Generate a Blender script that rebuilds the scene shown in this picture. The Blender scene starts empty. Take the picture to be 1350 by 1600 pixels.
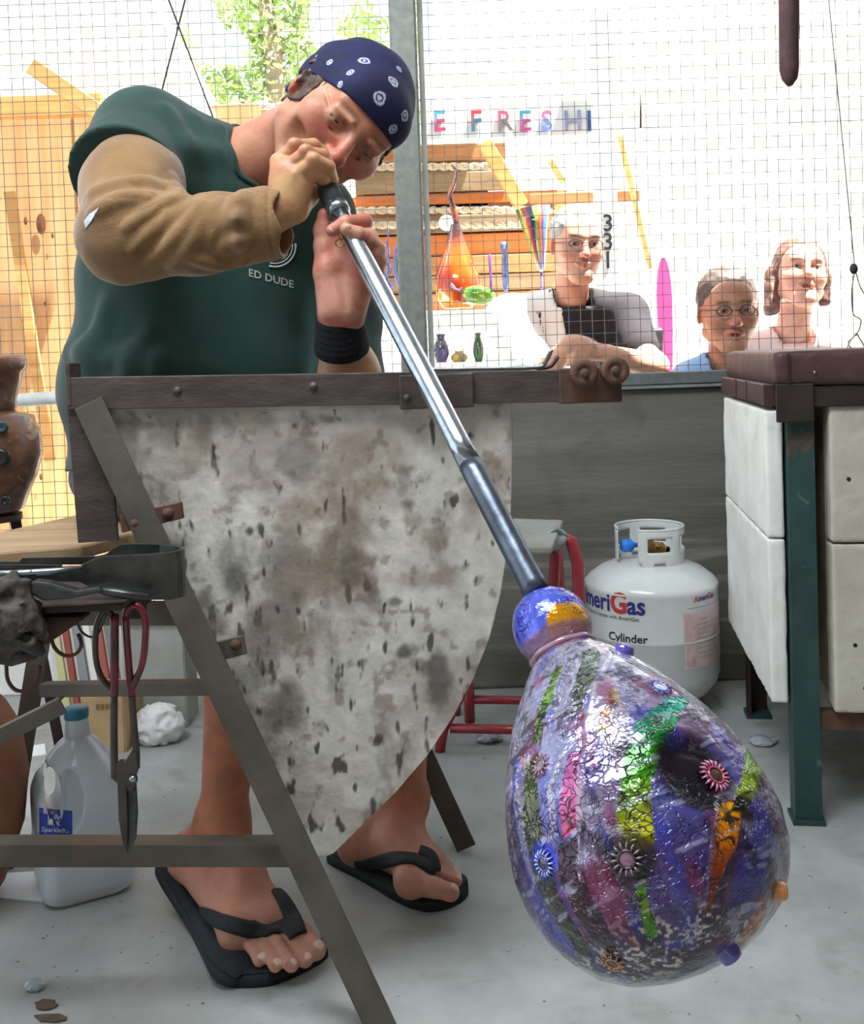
import bpy, bmesh, math, random
import numpy as np
from mathutils import Vector, Matrix
from mathutils.bvhtree import BVHTree
random.seed(7); RNG = np.random.RandomState(7)
C = bpy.context.scene.collection
SC = bpy.context.scene
# ---------------------------------------------------------------- camera
FPX, CY, HC = 1600.0, 616.0, 0.84
PITCH, ROLL = math.radians(2.0), math.radians(2.0)
_f = Vector((0, math.cos(PITCH), -math.sin(PITCH)))
_u0 = Vector((0, math.sin(PITCH), math.cos(PITCH))); _r0 = Vector((1, 0, 0))
_r = _r0*math.cos(ROLL) - _u0*math.sin(ROLL)
_u = _u0*math.cos(ROLL) + _r0*math.sin(ROLL)
CAM = Vector((0, 0, HC))
cd = bpy.data.cameras.new('camera'); cam = bpy.data.objects.new('camera', cd); C.objects.link(cam)
cd.sensor_fit = 'AUTO'; cd.sensor_width = 36; cd.lens = 36*FPX/1600; cd.shift_y = (CY-800)/1600; cd.clip_start = .02
cam.matrix_world = Matrix(((_r.x, _u.x, -_f.x, CAM.x), (_r.y, _u.y, -_f.y, CAM.y), (_r.z, _u.z, -_f.z, CAM.z), (0, 0, 0, 1)))
SC.camera = cam
# ---------------------------------------------------------------- light and exposure
SC.view_settings.view_transform = 'Standard'; SC.view_settings.look = 'None'
SC.view_settings.gamma = 1; SC.view_settings.use_curve_mapping = False
SC.view_settings.exposure = 0.35
w = bpy.data.worlds.new('sky'); SC.world = w; w.use_nodes = True
bg = w.node_tree.nodes['Background']; bg.inputs[0].default_value = (.80, .90, 1.0, 1); bg.inputs[1].default_value = 1.5
sd = bpy.data.lights.new('sun', 'SUN'); sd.energy = 30.0; sd.angle = math.radians(.8); sd.color = (1, .96, .88)
sun = bpy.data.objects.new('sun', sd); C.objects.link(sun)
sun.rotation_euler = Vector((-.35, .10, -1)).normalized().to_track_quat('-Z', 'Y').to_euler()
def area(name, loc, target, sx, sy, e, col):
    l = bpy.data.lights.new(name, 'AREA'); l.shape = 'RECTANGLE'; l.size = sx; l.size_y = sy; l.energy = e; l.color = col
    o = bpy.data.objects.new(name, l); C.objects.link(o); o.location = loc
    o.rotation_euler = (Vector(target)-Vector(loc)).normalized().to_track_quat('-Z', 'Y').to_euler(); return o
area('overhead_fill', (-.5, .75, 2.42), (-.3, 1.15, 0), 1.5, .8, 52, (.86, .94, 1))  # added area lamp under the roof, brightens the interior from above

def W(px, py, Y):
    d = _f + _r*((px-675)/FPX) + _u*((CY-py)/FPX)
    return CAM + d*(Y/d.y)
def F(px, py, z=0.0):
    d = _f + _r*((px-675)/FPX) + _u*((CY-py)/FPX)
    return CAM + d*((z-HC)/d.z)
def PX(p):
    q = Vector(p)-CAM; dz = q.dot(_f)
    return 675+FPX*q.dot(_r)/dz, CY-FPX*q.dot(_u)/dz
# ---------------------------------------------------------------- object helpers
WL = {}
def _props(o, label, cat, group, kind):
    if label: o['label'] = label
    if cat: o['category'] = cat
    if group: o['group'] = group
    if kind: o['kind'] = kind
def thing(name, loc, label, cat, group=None):
    o = bpy.data.objects.new(name, None); C.objects.link(o); o.empty_display_size = .05
    o.location = loc; WL[o.name] = Vector(loc); _props(o, label, cat, group, None); return o
def link(name, me, parent=None, label=None, cat=None, group=None, kind=None):
    o = bpy.data.objects.new(name, me); C.objects.link(o)
    if parent is not None:
        o.parent = parent; o.location = -WL[parent.name]
    WL[o.name] = Vector((0, 0, 0))
    _props(o, label, cat, group, kind); return o
def fastmesh(name, V, Fq, mat=None, smooth=True, col=None):
    me = bpy.data.meshes.new(name); V = np.asarray(V, np.float32); Fq = np.asarray(Fq, np.int32)
    n = len(V); m = len(Fq); k = Fq.shape[1] if m else 4
    me.vertices.add(n); me.vertices.foreach_set('co', V.ravel())
    me.loops.add(m*k); me.loops.foreach_set('vertex_index', Fq.ravel())
    me.polygons.add(m); me.polygons.foreach_set('loop_start', np.arange(0, m*k, k, dtype=np.int32))
    try: me.polygons.foreach_set('loop_total', np.full(m, k, np.int32))
    except Exception: pass
    me.update(calc_edges=True); me.validate()
    if smooth: me.polygons.foreach_set('use_smooth', np.ones(len(me.polygons), bool))
    if col is not None: setcol(me, col)
    if mat: me.materials.append(mat)
    return me
def setcol(me, col):
    a = me.color_attributes.new('Col', 'FLOAT_COLOR', 'POINT')
    c = np.ones((len(me.vertices), 4), np.float32); c[:, :3] = col
    a.data.foreach_set('color', c.ravel())
def rd(x): return math.radians(x)
def lin(c):
    if isinstance(c, str): c = [int(c[i:i+2], 16) for i in (0, 2, 4)]
    return tuple((x/255/12.92 if x/255 <= .04045 else ((x/255+.055)/1.055)**2.4) for x in c)
def L3(c): return np.array(lin(c))
class MB:
    def __init__(s): s.v = []; s.f = []; s.sm = []
    def add(s, vs, fs, smooth=False):
        b = len(s.v); s.v += [tuple(x) for x in vs]; s.f += [tuple(i+b for i in f) for f in fs]; s.sm += [smooth]*len(fs); return s
    def box(s, c, size, R=None):
        c = Vector(c); h = Vector(size)/2; vs = []
        for x in (-1, 1):
            for y in (-1, 1):
                for z in (-1, 1):
                    q = Vector((x*h.x, y*h.y, z*h.z)); vs.append(c + (R @ q if R else q))
        return s.add(vs, [(0, 1, 3, 2), (4, 6, 7, 5), (0, 4, 5, 1), (2, 3, 7, 6), (0, 2, 6, 4), (1, 5, 7, 3)])
    def bar(s, a, b, w, t, up=(0, 1, 0)):
        """flat bar a->b, width w across 'side', thickness t along up"""
        a = Vector(a); b = Vector(b); d = (b-a).normalized(); u = Vector(up); u = (u-d*u.dot(d)).normalized(); r = d.cross(u)
        R = Matrix((d, r, u)).transposed()
        return s.box((a+b)/2, ((b-a).length, w, t), R)
    def angle(s, a, b, w, t, n1, n2):
        """angle iron a->b with its two leaves towards n1 and n2"""
        a = Vector(a); b = Vector(b); d = (b-a).normalized()
        n1 = Vector(n1); n1 = (n1-d*n1.dot(d)).normalized(); n2 = Vector(n2); n2 = (n2-d*n2.dot(d)-n1*n2.dot(n1)).normalized()
        pts = [(0, 0), (w, 0), (w, t), (t, t), (t, w), (0, w)]
        vs = [p+n1*x+n2*y for p in (a, b) for x, y in pts]
        fs = [(i, (i+1) % 6, 6+(i+1) % 6, 6+i) for i in range(6)]+[(3, 2, 1, 0), (5, 4, 3, 0), (6, 7, 8, 9), (6, 9, 10, 11)]
        return s.add(vs, fs)
    def tube(s, pts, r, n=10, caps=True, smooth=True, flat=1.0):
        pts = [Vector(p) for p in pts]; m = len(pts); rs = r if hasattr(r, '__len__') else [r]*m
        vs = []; prev = None
        for i, p in enumerate(pts):
            d = (pts[min(i+1, m-1)]-pts[max(i-1, 0)]).normalized()
            if prev is None:
                a = Vector((0, 0, 1)) if abs(d.z) < .9 else Vector((1, 0, 0)); u = d.cross(a).normalized()
            else: u = (prev-d*prev.dot(d)).normalized()
            prev = u; v = d.cross(u)
            for k in range(n):
                t = 2*math.pi*k/n; vs.append(p+(u*math.cos(t)+v*math.sin(t)*flat)*rs[i])
        fs = [(i*n+k, i*n+(k+1) % n, (i+1)*n+(k+1) % n, (i+1)*n+k) for i in range(m-1) for k in range(n)]
        s.add(vs, fs, smooth)
        if caps: s.add(vs[:n], [tuple(range(n-1, -1, -1))]); s.add(vs[-n:], [tuple(range(n))])
        return s
    def lathe(s, prof, o=(0, 0, 0), ax=(0, 0, 1), n=32, smooth=True):
        o = Vector(o); ax = Vector(ax).normalized(); a = Vector((1, 0, 0)) if abs(ax.x) < .9 else Vector((0, 1, 0))
        u = (a-ax*a.dot(ax)).normalized(); v = ax.cross(u); vs = []
        for r, h in prof:
            for k in range(n):
                t = 2*math.pi*k/n; vs.append(o+ax*h+(u*math.cos(t)+v*math.sin(t))*max(r, 1e-5))
        fs = [(i*n+k, i*n+(k+1) % n, (i+1)*n+(k+1) % n, (i+1)*n+k) for i in range(len(prof)-1) for k in range(n)]
        return s.add(vs, fs, smooth)
    def prism(s, poly, off, smooth=False):
        off = Vector(off); n = len(poly); a = [Vector(p) for p in poly]; b = [p+off for p in a]
        s.add(a+b, [(i, (i+1) % n, n+(i+1) % n, n+i) for i in range(n)], smooth)
        return s.add(a+b, [tuple(range(n-1, -1, -1)), tuple(range(n, 2*n))])
    def ball(s, c, r, n=12, m=8, R=None):
        c = Vector(c); r = Vector(r) if hasattr(r, '__len__') else Vector((r, r, r)); vs = []
        for i in range(m+1):
            ph = math.pi*i/m
            for k in range(n):
                t = 2*math.pi*k/n; q = Vector((math.sin(ph)*math.cos(t)*r.x, math.sin(ph)*math.sin(t)*r.y, math.cos(ph)*r.z))
                vs.append(c+(R @ q if R else q))
        return s.add(vs, [(i*n+k, (i+1)*n+k, (i+1)*n+(k+1) % n, i*n+(k+1) % n) for i in range(m) for k in range(n)], True)
    def mesh(s, name, mat):
        me = bpy.data.meshes.new(name); me.from_pydata(s.v, [], s.f)
        bm = bmesh.new(); bm.from_mesh(me)
        bmesh.ops.remove_doubles(bm, verts=bm.verts, dist=1e-5)
        bmesh.ops.recalc_face_normals(bm, faces=bm.faces)
        bm.to_mesh(me); bm.free()
        if len(me.polygons) == len(s.sm): me.polygons.foreach_set('use_smooth', s.sm)
        else: me.polygons.foreach_set('use_smooth', [any(s.sm)]*len(me.polygons))
        if mat: me.materials.append(mat)
        return me
    def build(s, name, mat, parent=None, label=None, cat=None, group=None, kind=None, bev=0, auto=None):
        o = link(name, s.mesh(name, mat), parent, label, cat, group, kind)
        if bev:
            b = o.modifiers.new('bevel', 'BEVEL'); b.width = bev; b.segments = 2; b.limit_method = 'ANGLE'; b.angle_limit = .6
        return o
# ---------------------------------------------------------------- materials
def nt(m): return m.node_tree.nodes, m.node_tree.links
def mat(name, c1, c2=None, scale=10, rough=.6, metal=0, bump=0, bscale=None, vcol=False, trans=0, spec=.5, coat=0,
        detail=6, lo=.35, hi=.65, sss=0, emit=0, stretch=None, r2=None, alpha=1, ior=1.45, ndist=0):
    m = bpy.data.materials.new(name); m.use_nodes = True; N, K = nt(m); b = N['Principled BSDF']
    b.inputs['Roughness'].default_value = rough; b.inputs['Metallic'].default_value = metal
    b.inputs['Specular IOR Level'].default_value = spec; b.inputs['Coat Weight'].default_value = coat
    b.inputs['Coat Roughness'].default_value = .08
    b.inputs['Transmission Weight'].default_value = trans; b.inputs['IOR'].default_value = ior; b.inputs['Alpha'].default_value = alpha
    if sss:
        b.inputs['Subsurface Weight'].default_value = sss; b.inputs['Subsurface Radius'].default_value = (1, .35, .2); b.inputs['Subsurface Scale'].default_value = .008
    a = lin(c1); tc = N.new('ShaderNodeTexCoord'); mp = N.new('ShaderNodeMapping'); K.new(tc.outputs['Object'], mp.inputs[0])
    if stretch: mp.inputs['Scale'].default_value = stretch
    b.inputs['Base Color'].default_value = (*a, 1)
    if c2 is not None or vcol:
        n = N.new('ShaderNodeTexNoise'); n.inputs['Scale'].default_value = scale; n.inputs['Detail'].default_value = detail; n.inputs['Roughness'].default_value = .6
        n.inputs['Distortion'].default_value = ndist
        K.new(mp.outputs[0], n.inputs['Vector'])
        rp = N.new('ShaderNodeValToRGB'); rp.color_ramp.elements[0].position = lo; rp.color_ramp.elements[1].position = hi
        K.new(n.outputs[0], rp.inputs[0])
        if vcol:
            va = N.new('ShaderNodeVertexColor'); va.layer_name = 'Col'
            rp.color_ramp.elements[0].color = (.82, .82, .82, 1); rp.color_ramp.elements[1].color = (1.12, 1.12, 1.12, 1)
            mx = N.new('ShaderNodeMix'); mx.data_type = 'RGBA'; mx.blend_type = 'MULTIPLY'; mx.inputs[0].default_value = 1
            K.new(va.outputs[0], mx.inputs[6]); K.new(rp.outputs[0], mx.inputs[7]); K.new(mx.outputs[2], b.inputs['Base Color'])
        else:
            rp.color_ramp.elements[0].color = (*a, 1); rp.color_ramp.elements[1].color = (*lin(c2), 1); K.new(rp.outputs[0], b.inputs['Base Color'])
        if r2 is not None:
            mr = N.new('ShaderNodeMapRange'); mr.inputs[1].default_value = lo; mr.inputs[2].default_value = hi; mr.inputs[3].default_value = rough; mr.inputs[4].default_value = r2
            K.new(n.outputs[0], mr.inputs[0]); K.new(mr.outputs[0], b.inputs['Roughness'])
    if bump:
        n2 = N.new('ShaderNodeTexNoise'); n2.inputs['Scale'].default_value = bscale or scale; n2.inputs['Detail'].default_value = 5
        K.new(mp.outputs[0], n2.inputs['Vector'])
        bp = N.new('ShaderNodeBump'); bp.inputs['Strength'].default_value = bump; bp.inputs['Distance'].default_value = .004
        K.new(n2.outputs[0], bp.inputs['Height']); K.new(bp.outputs[0], b.inputs['Normal'])
    if emit:
        b.inputs['Emission Color'].default_value = (*a, 1); b.inputs['Emission Strength'].default_value = emit
    return m
# ---------------------------------------------------------------- numpy noise
_H = np.random.RandomState(3).rand(64, 64, 64).astype(np.float32)
def vnoise(P, sc=1.0, off=0.0):
    q = np.asarray(P, np.float64)*sc+off+100.0; i = np.floor(q).astype(int); f = q-i; f = f*f*(3-2*f); i &= 63; j = (i+1) & 63
    x0, y0, z0 = i.T; x1, y1, z1 = j.T; fx, fy, fz = f.T
    def l(a, b, t): return a+(b-a)*t
    return l(l(l(_H[x0, y0, z0], _H[x1, y0, z0], fx), l(_H[x0, y1, z0], _H[x1, y1, z0], fx), fy),
             l(l(_H[x0, y0, z1], _H[x1, y0, z1], fx), l(_H[x0, y1, z1], _H[x1, y1, z1], fx), fy), fz)
def fbm(P, sc=1.0, o=4, off=0.0):
    s = 0; a = .5; t = 0
    for k in range(o): s = s+a*vnoise(P, sc*2**k, off+k*7.3); t += a; a *= .5
    return s/t
def sst(a, b, x):
    t = np.clip((x-a)/(b-a), 0, 1); return t*t*(3-2*t)
# ---------------------------------------------------------------- implicit surfaces
class SDF:
    def __init__(s): s.ops = []; s.post = None
    def cap(s, a, b, ra, rb=None, k=.01, sub=False, sq=None):
        s.ops.append(('c', np.array(a, float), np.array(b, float), ra, ra if rb is None else rb, k, sub)); return s
    def chain(s, pts, rs, k=.01):
        for i in range(len(pts)-1): s.cap(pts[i], pts[i+1], rs[i], rs[i+1], k)
        return s
    def ell(s, c, r, k=.01, R=None, sub=False):
        s.ops.append(('e', np.array(c, float), np.array(r, float), None if R is None else np.array(R, float), None, k, sub)); return s
    def fn(s, f, k=.01, sub=False): s.ops.append(('f', f, None, None, None, k, sub)); return s
    def __call__(s, P):
        d = np.full(len(P), 1.0)
        for kd, a, b, c, e, k, sub in s.ops:
            if kd == 'c':
                ab = b-a; L = ab@ab+1e-12; t = np.clip((P-a)@ab/L, 0, 1); g = np.linalg.norm(P-a-t[:, None]*ab, axis=1)-(c+(e-c)*t)
            elif kd == 'e':
                q = P-a
                if c is not None: q = q@c
                k0 = np.linalg.norm(q/b, axis=1); k1 = np.linalg.norm(q/(b*b), axis=1)+1e-9; g = k0*(k0-1)/k1
            else: g = a(P)
            if sub: g = -g; h = np.maximum(k-np.abs(d-g), 0)/k; d = np.maximum(d, g)+h*h*k*.25
            else: h = np.maximum(k-np.abs(d-g), 0)/k; d = np.minimum(d, g)-h*h*k*.25
        if s.post: d = s.post(P, d)
        return d
def surf(f, lo, hi, h, B=8, slack=1.6):
    """naive surface nets of the implicit function f, evaluated only near the surface"""
    lo = np.array(lo, float); hi = np.array(hi, float); nb = np.ceil((hi-lo)/(h*B)).astype(int); n = nb*B
    V = np.empty(n, np.float32)
    g = np.stack(np.meshgrid(*[np.arange(x) for x in nb], indexing='ij'), -1).reshape(-1, 3)
    cen = lo+(g*B+(B-1)/2)*h; d = f(cen)
    V6 = V.reshape(nb[0], B, nb[1], B, nb[2], B)
    V6[:] = d.reshape(nb)[:, None, :, None, :, None]
    act = g[np.abs(d) < B*h*.87*slack]
    o = np.stack(np.meshgrid(*[np.arange(B)]*3, indexing='ij'), -1).reshape(-1, 3)
    for s in range(0, len(act), 800):
        a = act[s:s+800]; idx = (a[:, None, :]*B+o[None]).reshape(-1, 3)
        V[idx[:, 0], idx[:, 1], idx[:, 2]] = f(lo+idx*h)
    V[0] = V[-1] = 1; V[:, 0] = V[:, -1] = 1; V[:, :, 0] = V[:, :, -1] = 1
    S = V < 0
    c = S[:-1, :-1, :-1].astype(np.int8)
    for dx in (0, 1):
        for dy in (0, 1):
            for dz in (0, 1):
                if dx+dy+dz: c = c+S[dx:n[0]-1+dx, dy:n[1]-1+dy, dz:n[2]-1+dz]
    ci = np.argwhere((c > 0) & (c < 8)); ids = np.full(c.shape, -1, np.int32); ids[tuple(ci.T)] = np.arange(len(ci))
    acc = np.zeros((len(ci), 3)); cnt = np.zeros(len(ci))
    cor = [(x, y, z) for x in (0, 1) for y in (0, 1) for z in (0, 1)]
    for i, p in enumerate(cor):
        for q in cor[i+1:]:
            if sum(abs(p[t]-q[t]) for t in range(3)) != 1: continue
            vp = V[tuple((ci+p).T)]; vq = V[tuple((ci+q).T)]; mk = (vp < 0) != (vq < 0)
            t = np.where(mk, vp/np.where(mk, vp-vq, 1), 0)
            pt = np.array(p)+t[:, None]*(np.array(q)-np.array(p)); acc += pt*mk[:, None]; cnt += mk
    vs = lo+(ci+acc/cnt[:, None])*h; fs = []
    for ax in range(3):
        b_, c_ = (ax+1) % 3, (ax+2) % 3
        s0 = [slice(None)]*3; s1 = [slice(None)]*3; s0[ax] = slice(0, -1); s1[ax] = slice(1, None)
        A = S[tuple(s0)]; Bm = S[tuple(s1)]; e = np.argwhere(A != Bm)
        e = e[(e[:, b_] > 0) & (e[:, c_] > 0) & (e[:, b_] < n[b_]-1) & (e[:, c_] < n[c_]-1)]
        if not len(e): continue
        q = []
        for db, dc in ((1, 1), (0, 1), (0, 0), (1, 0)):
            k = e.copy(); k[:, b_] -= db; k[:, c_] -= dc; q.append(ids[tuple(k.T)])
        q = np.stack(q, 1); fl = ~A[tuple(e.T)]; q[fl] = q[fl][:, ::-1]; fs.append(q)
    fs = np.concatenate(fs); fs = fs[(fs >= 0).all(1)]
    return vs, fs
def joinm(parts):
    V = []; Fq = []; Cc = []; b = 0
    for v, f, c in parts: V.append(v); Fq.append(f+b); Cc.append(c); b += len(v)
    return np.concatenate(V), np.concatenate(Fq), np.concatenate(Cc)
def text_mesh(s, size, ext=.0, align='LEFT', res=2, off=0.0):
    cu = bpy.data.curves.new('t', 'FONT'); cu.body = s; cu.size = size; cu.extrude = ext; cu.align_x = align; cu.resolution_u = res; cu.offset = off
    o = bpy.data.objects.new('t', cu); C.objects.link(o); bpy.context.view_layer.update()
    me = bpy.data.meshes.new_from_object(o.evaluated_get(bpy.context.evaluated_depsgraph_get()))
    bpy.data.objects.remove(o); bpy.data.curves.remove(cu); return me
# ================================================================ structure
M_floor = mat('worn_concrete_floor', 'a9aca9', '8b8d8a', scale=3.5, rough=.55, bump=.25, bscale=30, lo=.3, hi=.7, r2=.75, detail=8)
def add_stains(m, col, sc, lo, hi, fac=1.0, rough=None, dist=1.2, stretch=None):
    N, K = nt(m); b = N['Principled BSDF']; src = b.inputs['Base Color'].links[0].from_socket if b.inputs['Base Color'].links else None
    tc = N.new('ShaderNodeTexCoord'); mp = N.new('ShaderNodeMapping'); K.new(tc.outputs['Object'], mp.inputs[0]); mp.inputs['Location'].default_value = (sc*.37, sc*.11, 3.1)
    if stretch: mp.inputs['Scale'].default_value = stretch
    n = N.new('ShaderNodeTexNoise'); n.inputs['Scale'].default_value = sc; n.inputs['Detail'].default_value = 7; n.inputs['Distortion'].default_value = dist
    K.new(mp.outputs[0], n.inputs['Vector'])
    r = N.new('ShaderNodeMapRange'); r.inputs[1].default_value = lo; r.inputs[2].default_value = hi; r.inputs[4].default_value = fac; K.new(n.outputs[0], r.inputs[0])
    mx = N.new('ShaderNodeMix'); mx.data_type = 'RGBA'; K.new(r.outputs[0], mx.inputs[0])
    if src: K.new(src, mx.inputs[6])
    else: mx.inputs[6].default_value = b.inputs['Base Color'].default_value
    mx.inputs[7].default_value = (*lin(col), 1); K.new(mx.outputs[2], b.inputs['Base Color'])
    return m
def add_cracks(m, col, sc, w, fac=.8):
    N, K = nt(m); b = N['Principled BSDF']; src = b.inputs['Base Color'].links[0].from_socket
    tc = N.new('ShaderNodeTexCoord'); nz = N.new('ShaderNodeTexNoise'); nz.inputs['Scale'].default_value = sc*1.5; nz.inputs['Detail'].default_value = 6
    K.new(tc.outputs['Object'], nz.inputs['Vector'])
    ad = N.new('ShaderNodeMix'); ad.data_type = 'VECTOR'; ad.inputs[0].default_value = .25; K.new(tc.outputs['Object'], ad.inputs[4]); K.new(nz.outputs[1], ad.inputs[5])
    v = N.new('ShaderNodeTexVoronoi'); v.feature = 'DISTANCE_TO_EDGE'; v.inputs['Scale'].default_value = sc; K.new(ad.outputs[1], v.inputs['Vector'])
    r = N.new('ShaderNodeMapRange'); r.inputs[1].default_value = 0; r.inputs[2].default_value = w; r.inputs[3].default_value = fac; r.inputs[4].default_value = 0; K.new(v.outputs[0], r.inputs[0])
    n3 = N.new('ShaderNodeTexNoise'); n3.inputs['Scale'].default_value = sc*1.1; K.new(tc.outputs['Object'], n3.inputs['Vector'])
    r3 = N.new('ShaderNodeMapRange'); r3.inputs[1].default_value = .5; r3.inputs[2].default_value = .6; K.new(n3.outputs[0], r3.inputs[0])
    mu = N.new('ShaderNodeMath'); mu.operation = 'MULTIPLY'; K.new(r.outputs[0], mu.inputs[0]); K.new(r3.outputs[0], mu.inputs[1])
    mx = N.new('ShaderNodeMix'); mx.data_type = 'RGBA'; K.new(mu.outputs[0], mx.inputs[0]); K.new(src, mx.inputs[6]); mx.inputs[7].default_value = (*lin(col), 1)
    K.new(mx.outputs[2], b.inputs['Base Color']); return m
add_stains(M_floor, '75716a', 9, .58, .72, .5, dist=.3); add_stains(M_floor, 'c4c8c8', 6, .52, .75, .5, dist=.3); add_cracks(M_floor, '6c6a66', 1.6, .006)
add_stains(M_floor, '4d463f', 42, .70, .74, .7)
M_conc = mat('board_formed_concrete', '605d56', '7e7b73', scale=2.2, rough=.85, bump=.5, bscale=26, stretch=(.5, .5, 3), detail=9, lo=.35, hi=.68)
add_stains(M_conc, 'a5a49c', 3, .60, .74, .55, stretch=(.4, .4, 4)); add_stains(M_conc, '4a4946', 4, .58, .75, .6)
M_conc2 = mat('concrete_cap', '9a9d9c', '7f8180', scale=8, rough=.8, bump=.3, bscale=40)
M_white = mat('white_stucco', 'f4f2ee', 'e8e5df', scale=6, rough=.9, bump=.2, bscale=60)
M_ply = mat('sunlit_plywood', 'd9a877', 'c48f5c', scale=4, rough=.75, bump=.15, bscale=30, stretch=(6, 6, .5), detail=8)
add_stains(M_ply, '8a4a2c', 6, .70, .76, .8)
M_galv = mat('galvanised_steel', '8b8d86', '7a7c76', scale=45, rough=.5, metal=.35, bump=.1, bscale=80)
M_wire = mat('galvanised_wire', '85847f', '6a6864', scale=60, rough=.5, metal=.5)
M_roof = mat('corrugated_roof', '9a9c9c', '868888', scale=5, rough=.6)

# floor: inside slab
MB().box((0, 1.0, -.05), (7, 5.6, .1)).build('floor', M_floor, kind='structure')
# outside pavement
MB().box((0, 14.8, -.07), (26, 22, .1)).build('ground_outside', mat('pale_pavement', 'd8d4cc', 'c6c1b7', scale=3, rough=.9, bump=.2), kind='structure')
# ceiling with corrugations
mb = MB(); nx = 90
vs = []; xs = [-3.4+6.8*i/nx for i in range(nx+1)]
for i, x in enumerate(xs):
    z = 2.52+.012*math.cos(i*math.pi/2)
    vs += [(x, -1.3, z), (x, 2.72, z-.02), (x, -1.3, z+.02), (x, 2.72, z)]
fs = []
for i in range(nx):
    a = 4*i; b = a+4
    fs += [(a, a+1, b+1, b), (a+2, b+2, b+3, a+3), (a, b, b+2, a+2), (a+1, a+3, b+3, b+1)]
mb.add(vs, fs); mb.build('ceiling', M_roof, kind='structure')
# unseen right wall, and one added behind the camera to cut frontal light; the left side is open to the yard
M_shed = mat('shed_boarding', '7b746a', '655f56', scale=5, rough=.85)
MB().box((0, -1.55, 1.25), (7, .1, 2.5)).build('wall_front', M_shed, kind='structure')
MB().box((3.35, .6, 1.25), (.1, 4.2, 2.5)).build('wall_right', M_shed, kind='structure')
# concrete back wall (right part), footing, cap
WY = 2.62
xl = -.55; zt = W(1050, 606, WY).z
wb = MB().box(((xl+3.4)/2, WY+.08, zt/2), (3.4-xl, .16, zt)).build('wall_back', M_conc, kind='structure', bev=.006)
zf = W(1100, 905, WY-.06).z
MB().box(((xl+3.4)/2, WY-.03, zf/2), (3.4-xl, .06, zf)).build('baseboard_back', M_conc, kind='structure', bev=.008)
MB().box(((xl+3.4)/2, WY+.075, zt+.006), (3.4-xl, .19, .012)).build('trim_1', M_conc2, kind='structure', bev=.003)
# low white curb wall on the left under the mesh
zc = .22
MB().box((-1.9, WY+.08, zc/2), (2.7, .12, zc)).build('wall_left', M_white, kind='structure', bev=.005)
# wire mesh screen
scr = thing('wire_mesh_screen', (0, WY+.02, 0), 'welded wire mesh screen between the workshop and the bright yard behind the seated person', 'screen')
mb = MB(); g = .0305; r = .00078; Ym = WY+.02
x = -2.6
i = 0
while x < 2.2:
    zb = (zt+.03) if x > xl else zc
    sl = .002*math.sin(i*1.7)
    mb.box((x, Ym+sl*.3, (zb+2.35)/2), (r*2, r*2, 2.35-zb)); x += g*(1+.03*math.sin(i*2.3)); i += 1
z = zc
while z < 2.3:
    x0 = -2.6 if z < zt+.02 else -2.6; x1 = xl if z < zt+.02 else 2.2
    mb.box(((x0+x1)/2, Ym+r*2, z+.001*math.sin(z*90)), (x1-x0, r*2, r*2)); z += g
mb.build('wire_grid', M_wire, scr, kind='stuff')
# bottom frame rail of mesh above the concrete (grey), left rail (white pipe)
a = W(970, 597, WY-.02); b = W(1175, 594, WY-.02)
MB().box((1.2, WY+.0, zt+.026), (3.6, .05, .03)).build('frame_rail', mat('painted_rail', '6f7576', '5f6364', scale=30, rough=.6), scr, bev=.002)
p = W(85, 622, WY-.02); MB().tube([(-2.6, p.y, p.z-.05), (p.x, p.y, p.z), (xl, p.y, p.z+.045)], .017, 12).build('frame_rail', mat('pale_pipe', 'd9dcd8', 'c0c4c2', scale=20, rough=.5), scr, 'white round pipe')
# galvanised post: square tube (a little hollow look with flange edge)
pt = W(634, -60, WY-.09); pb = F(690, 1095)
xp0 = W(635, 0, WY-.09).x; xp1 = W(657, 575, WY-.09).x
xp0 -= .012; xp1 -= .012
post = thing('galvanised_post', (xp1, WY-.09, 0), 'square galvanised steel post standing behind the blowpipe, up through the top of the picture', 'post')
mb = MB(); mb.box(((xp0+xp1)/2, WY-.10, 1.25), (.066, .066, 2.5)); mb.build('shaft', M_galv, post, bev=.006)
mb = MB(); mb.box(((xp0+xp1)/2+.042, WY-.075, 1.25), (.014, .02, 2.5)); mb.build('edge_strip', mat('pale_strip', 'd5d6cf', 'bcbdb6', scale=20, rough=.6), post)
mb = MB(); mb.box(((xp0+xp1)/2, WY-.10, .005), (.13, .13, .01)); mb.build('base_plate', M_galv, post)
# ================================================================ the glassblower's bench
M_rail = mat('brown_scaled_steel', '5b504b', '453c39', scale=18, rough=.55, metal=.35, bump=.2, bscale=90, stretch=(1, 1, 3))
add_stains(M_rail, '63493c', 10, .60, .74, .4)
M_legs = mat('olive_grey_steel', '635c52', '504a42', scale=14, rough=.6, metal=.35, bump=.15, bscale=90)
add_stains(M_legs, '6d5142', 8, .6, .72, .5)
M_dsteel = mat('dark_tool_steel', '5a5b59', '3d3d3c', scale=20, rough=.38, metal=.8, bump=.12, bscale=60)
M_bright = mat('bright_worn_steel', 'a9b2ba', '7f878d', scale=40, rough=.25, metal=.9)
M_rust = mat('rusted_steel', '6b4a3a', '4e3a31', scale=25, rough=.8, metal=.2, bump=.3, bscale=60)
add_stains(M_rust, '8a5f3c', 14, .6, .7, .6)
M_wood = mat('worn_tan_board', 'a98d6b', '8c7153', scale=6, rough=.6, bump=.15, bscale=40, stretch=(.6, 6, 6))
BY = 1.30
bench = thing('glassblower_bench', (W(200, 640, BY).x, BY+.2, 0), 'steel glassblowing bench with a blotched heat shield, in front of the sitting person in green', 'bench')
a = W(103, 590, BY); b = W(880, 578, BY)
dn = (0, 0, -1); bk = (0, 1, 0)
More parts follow.
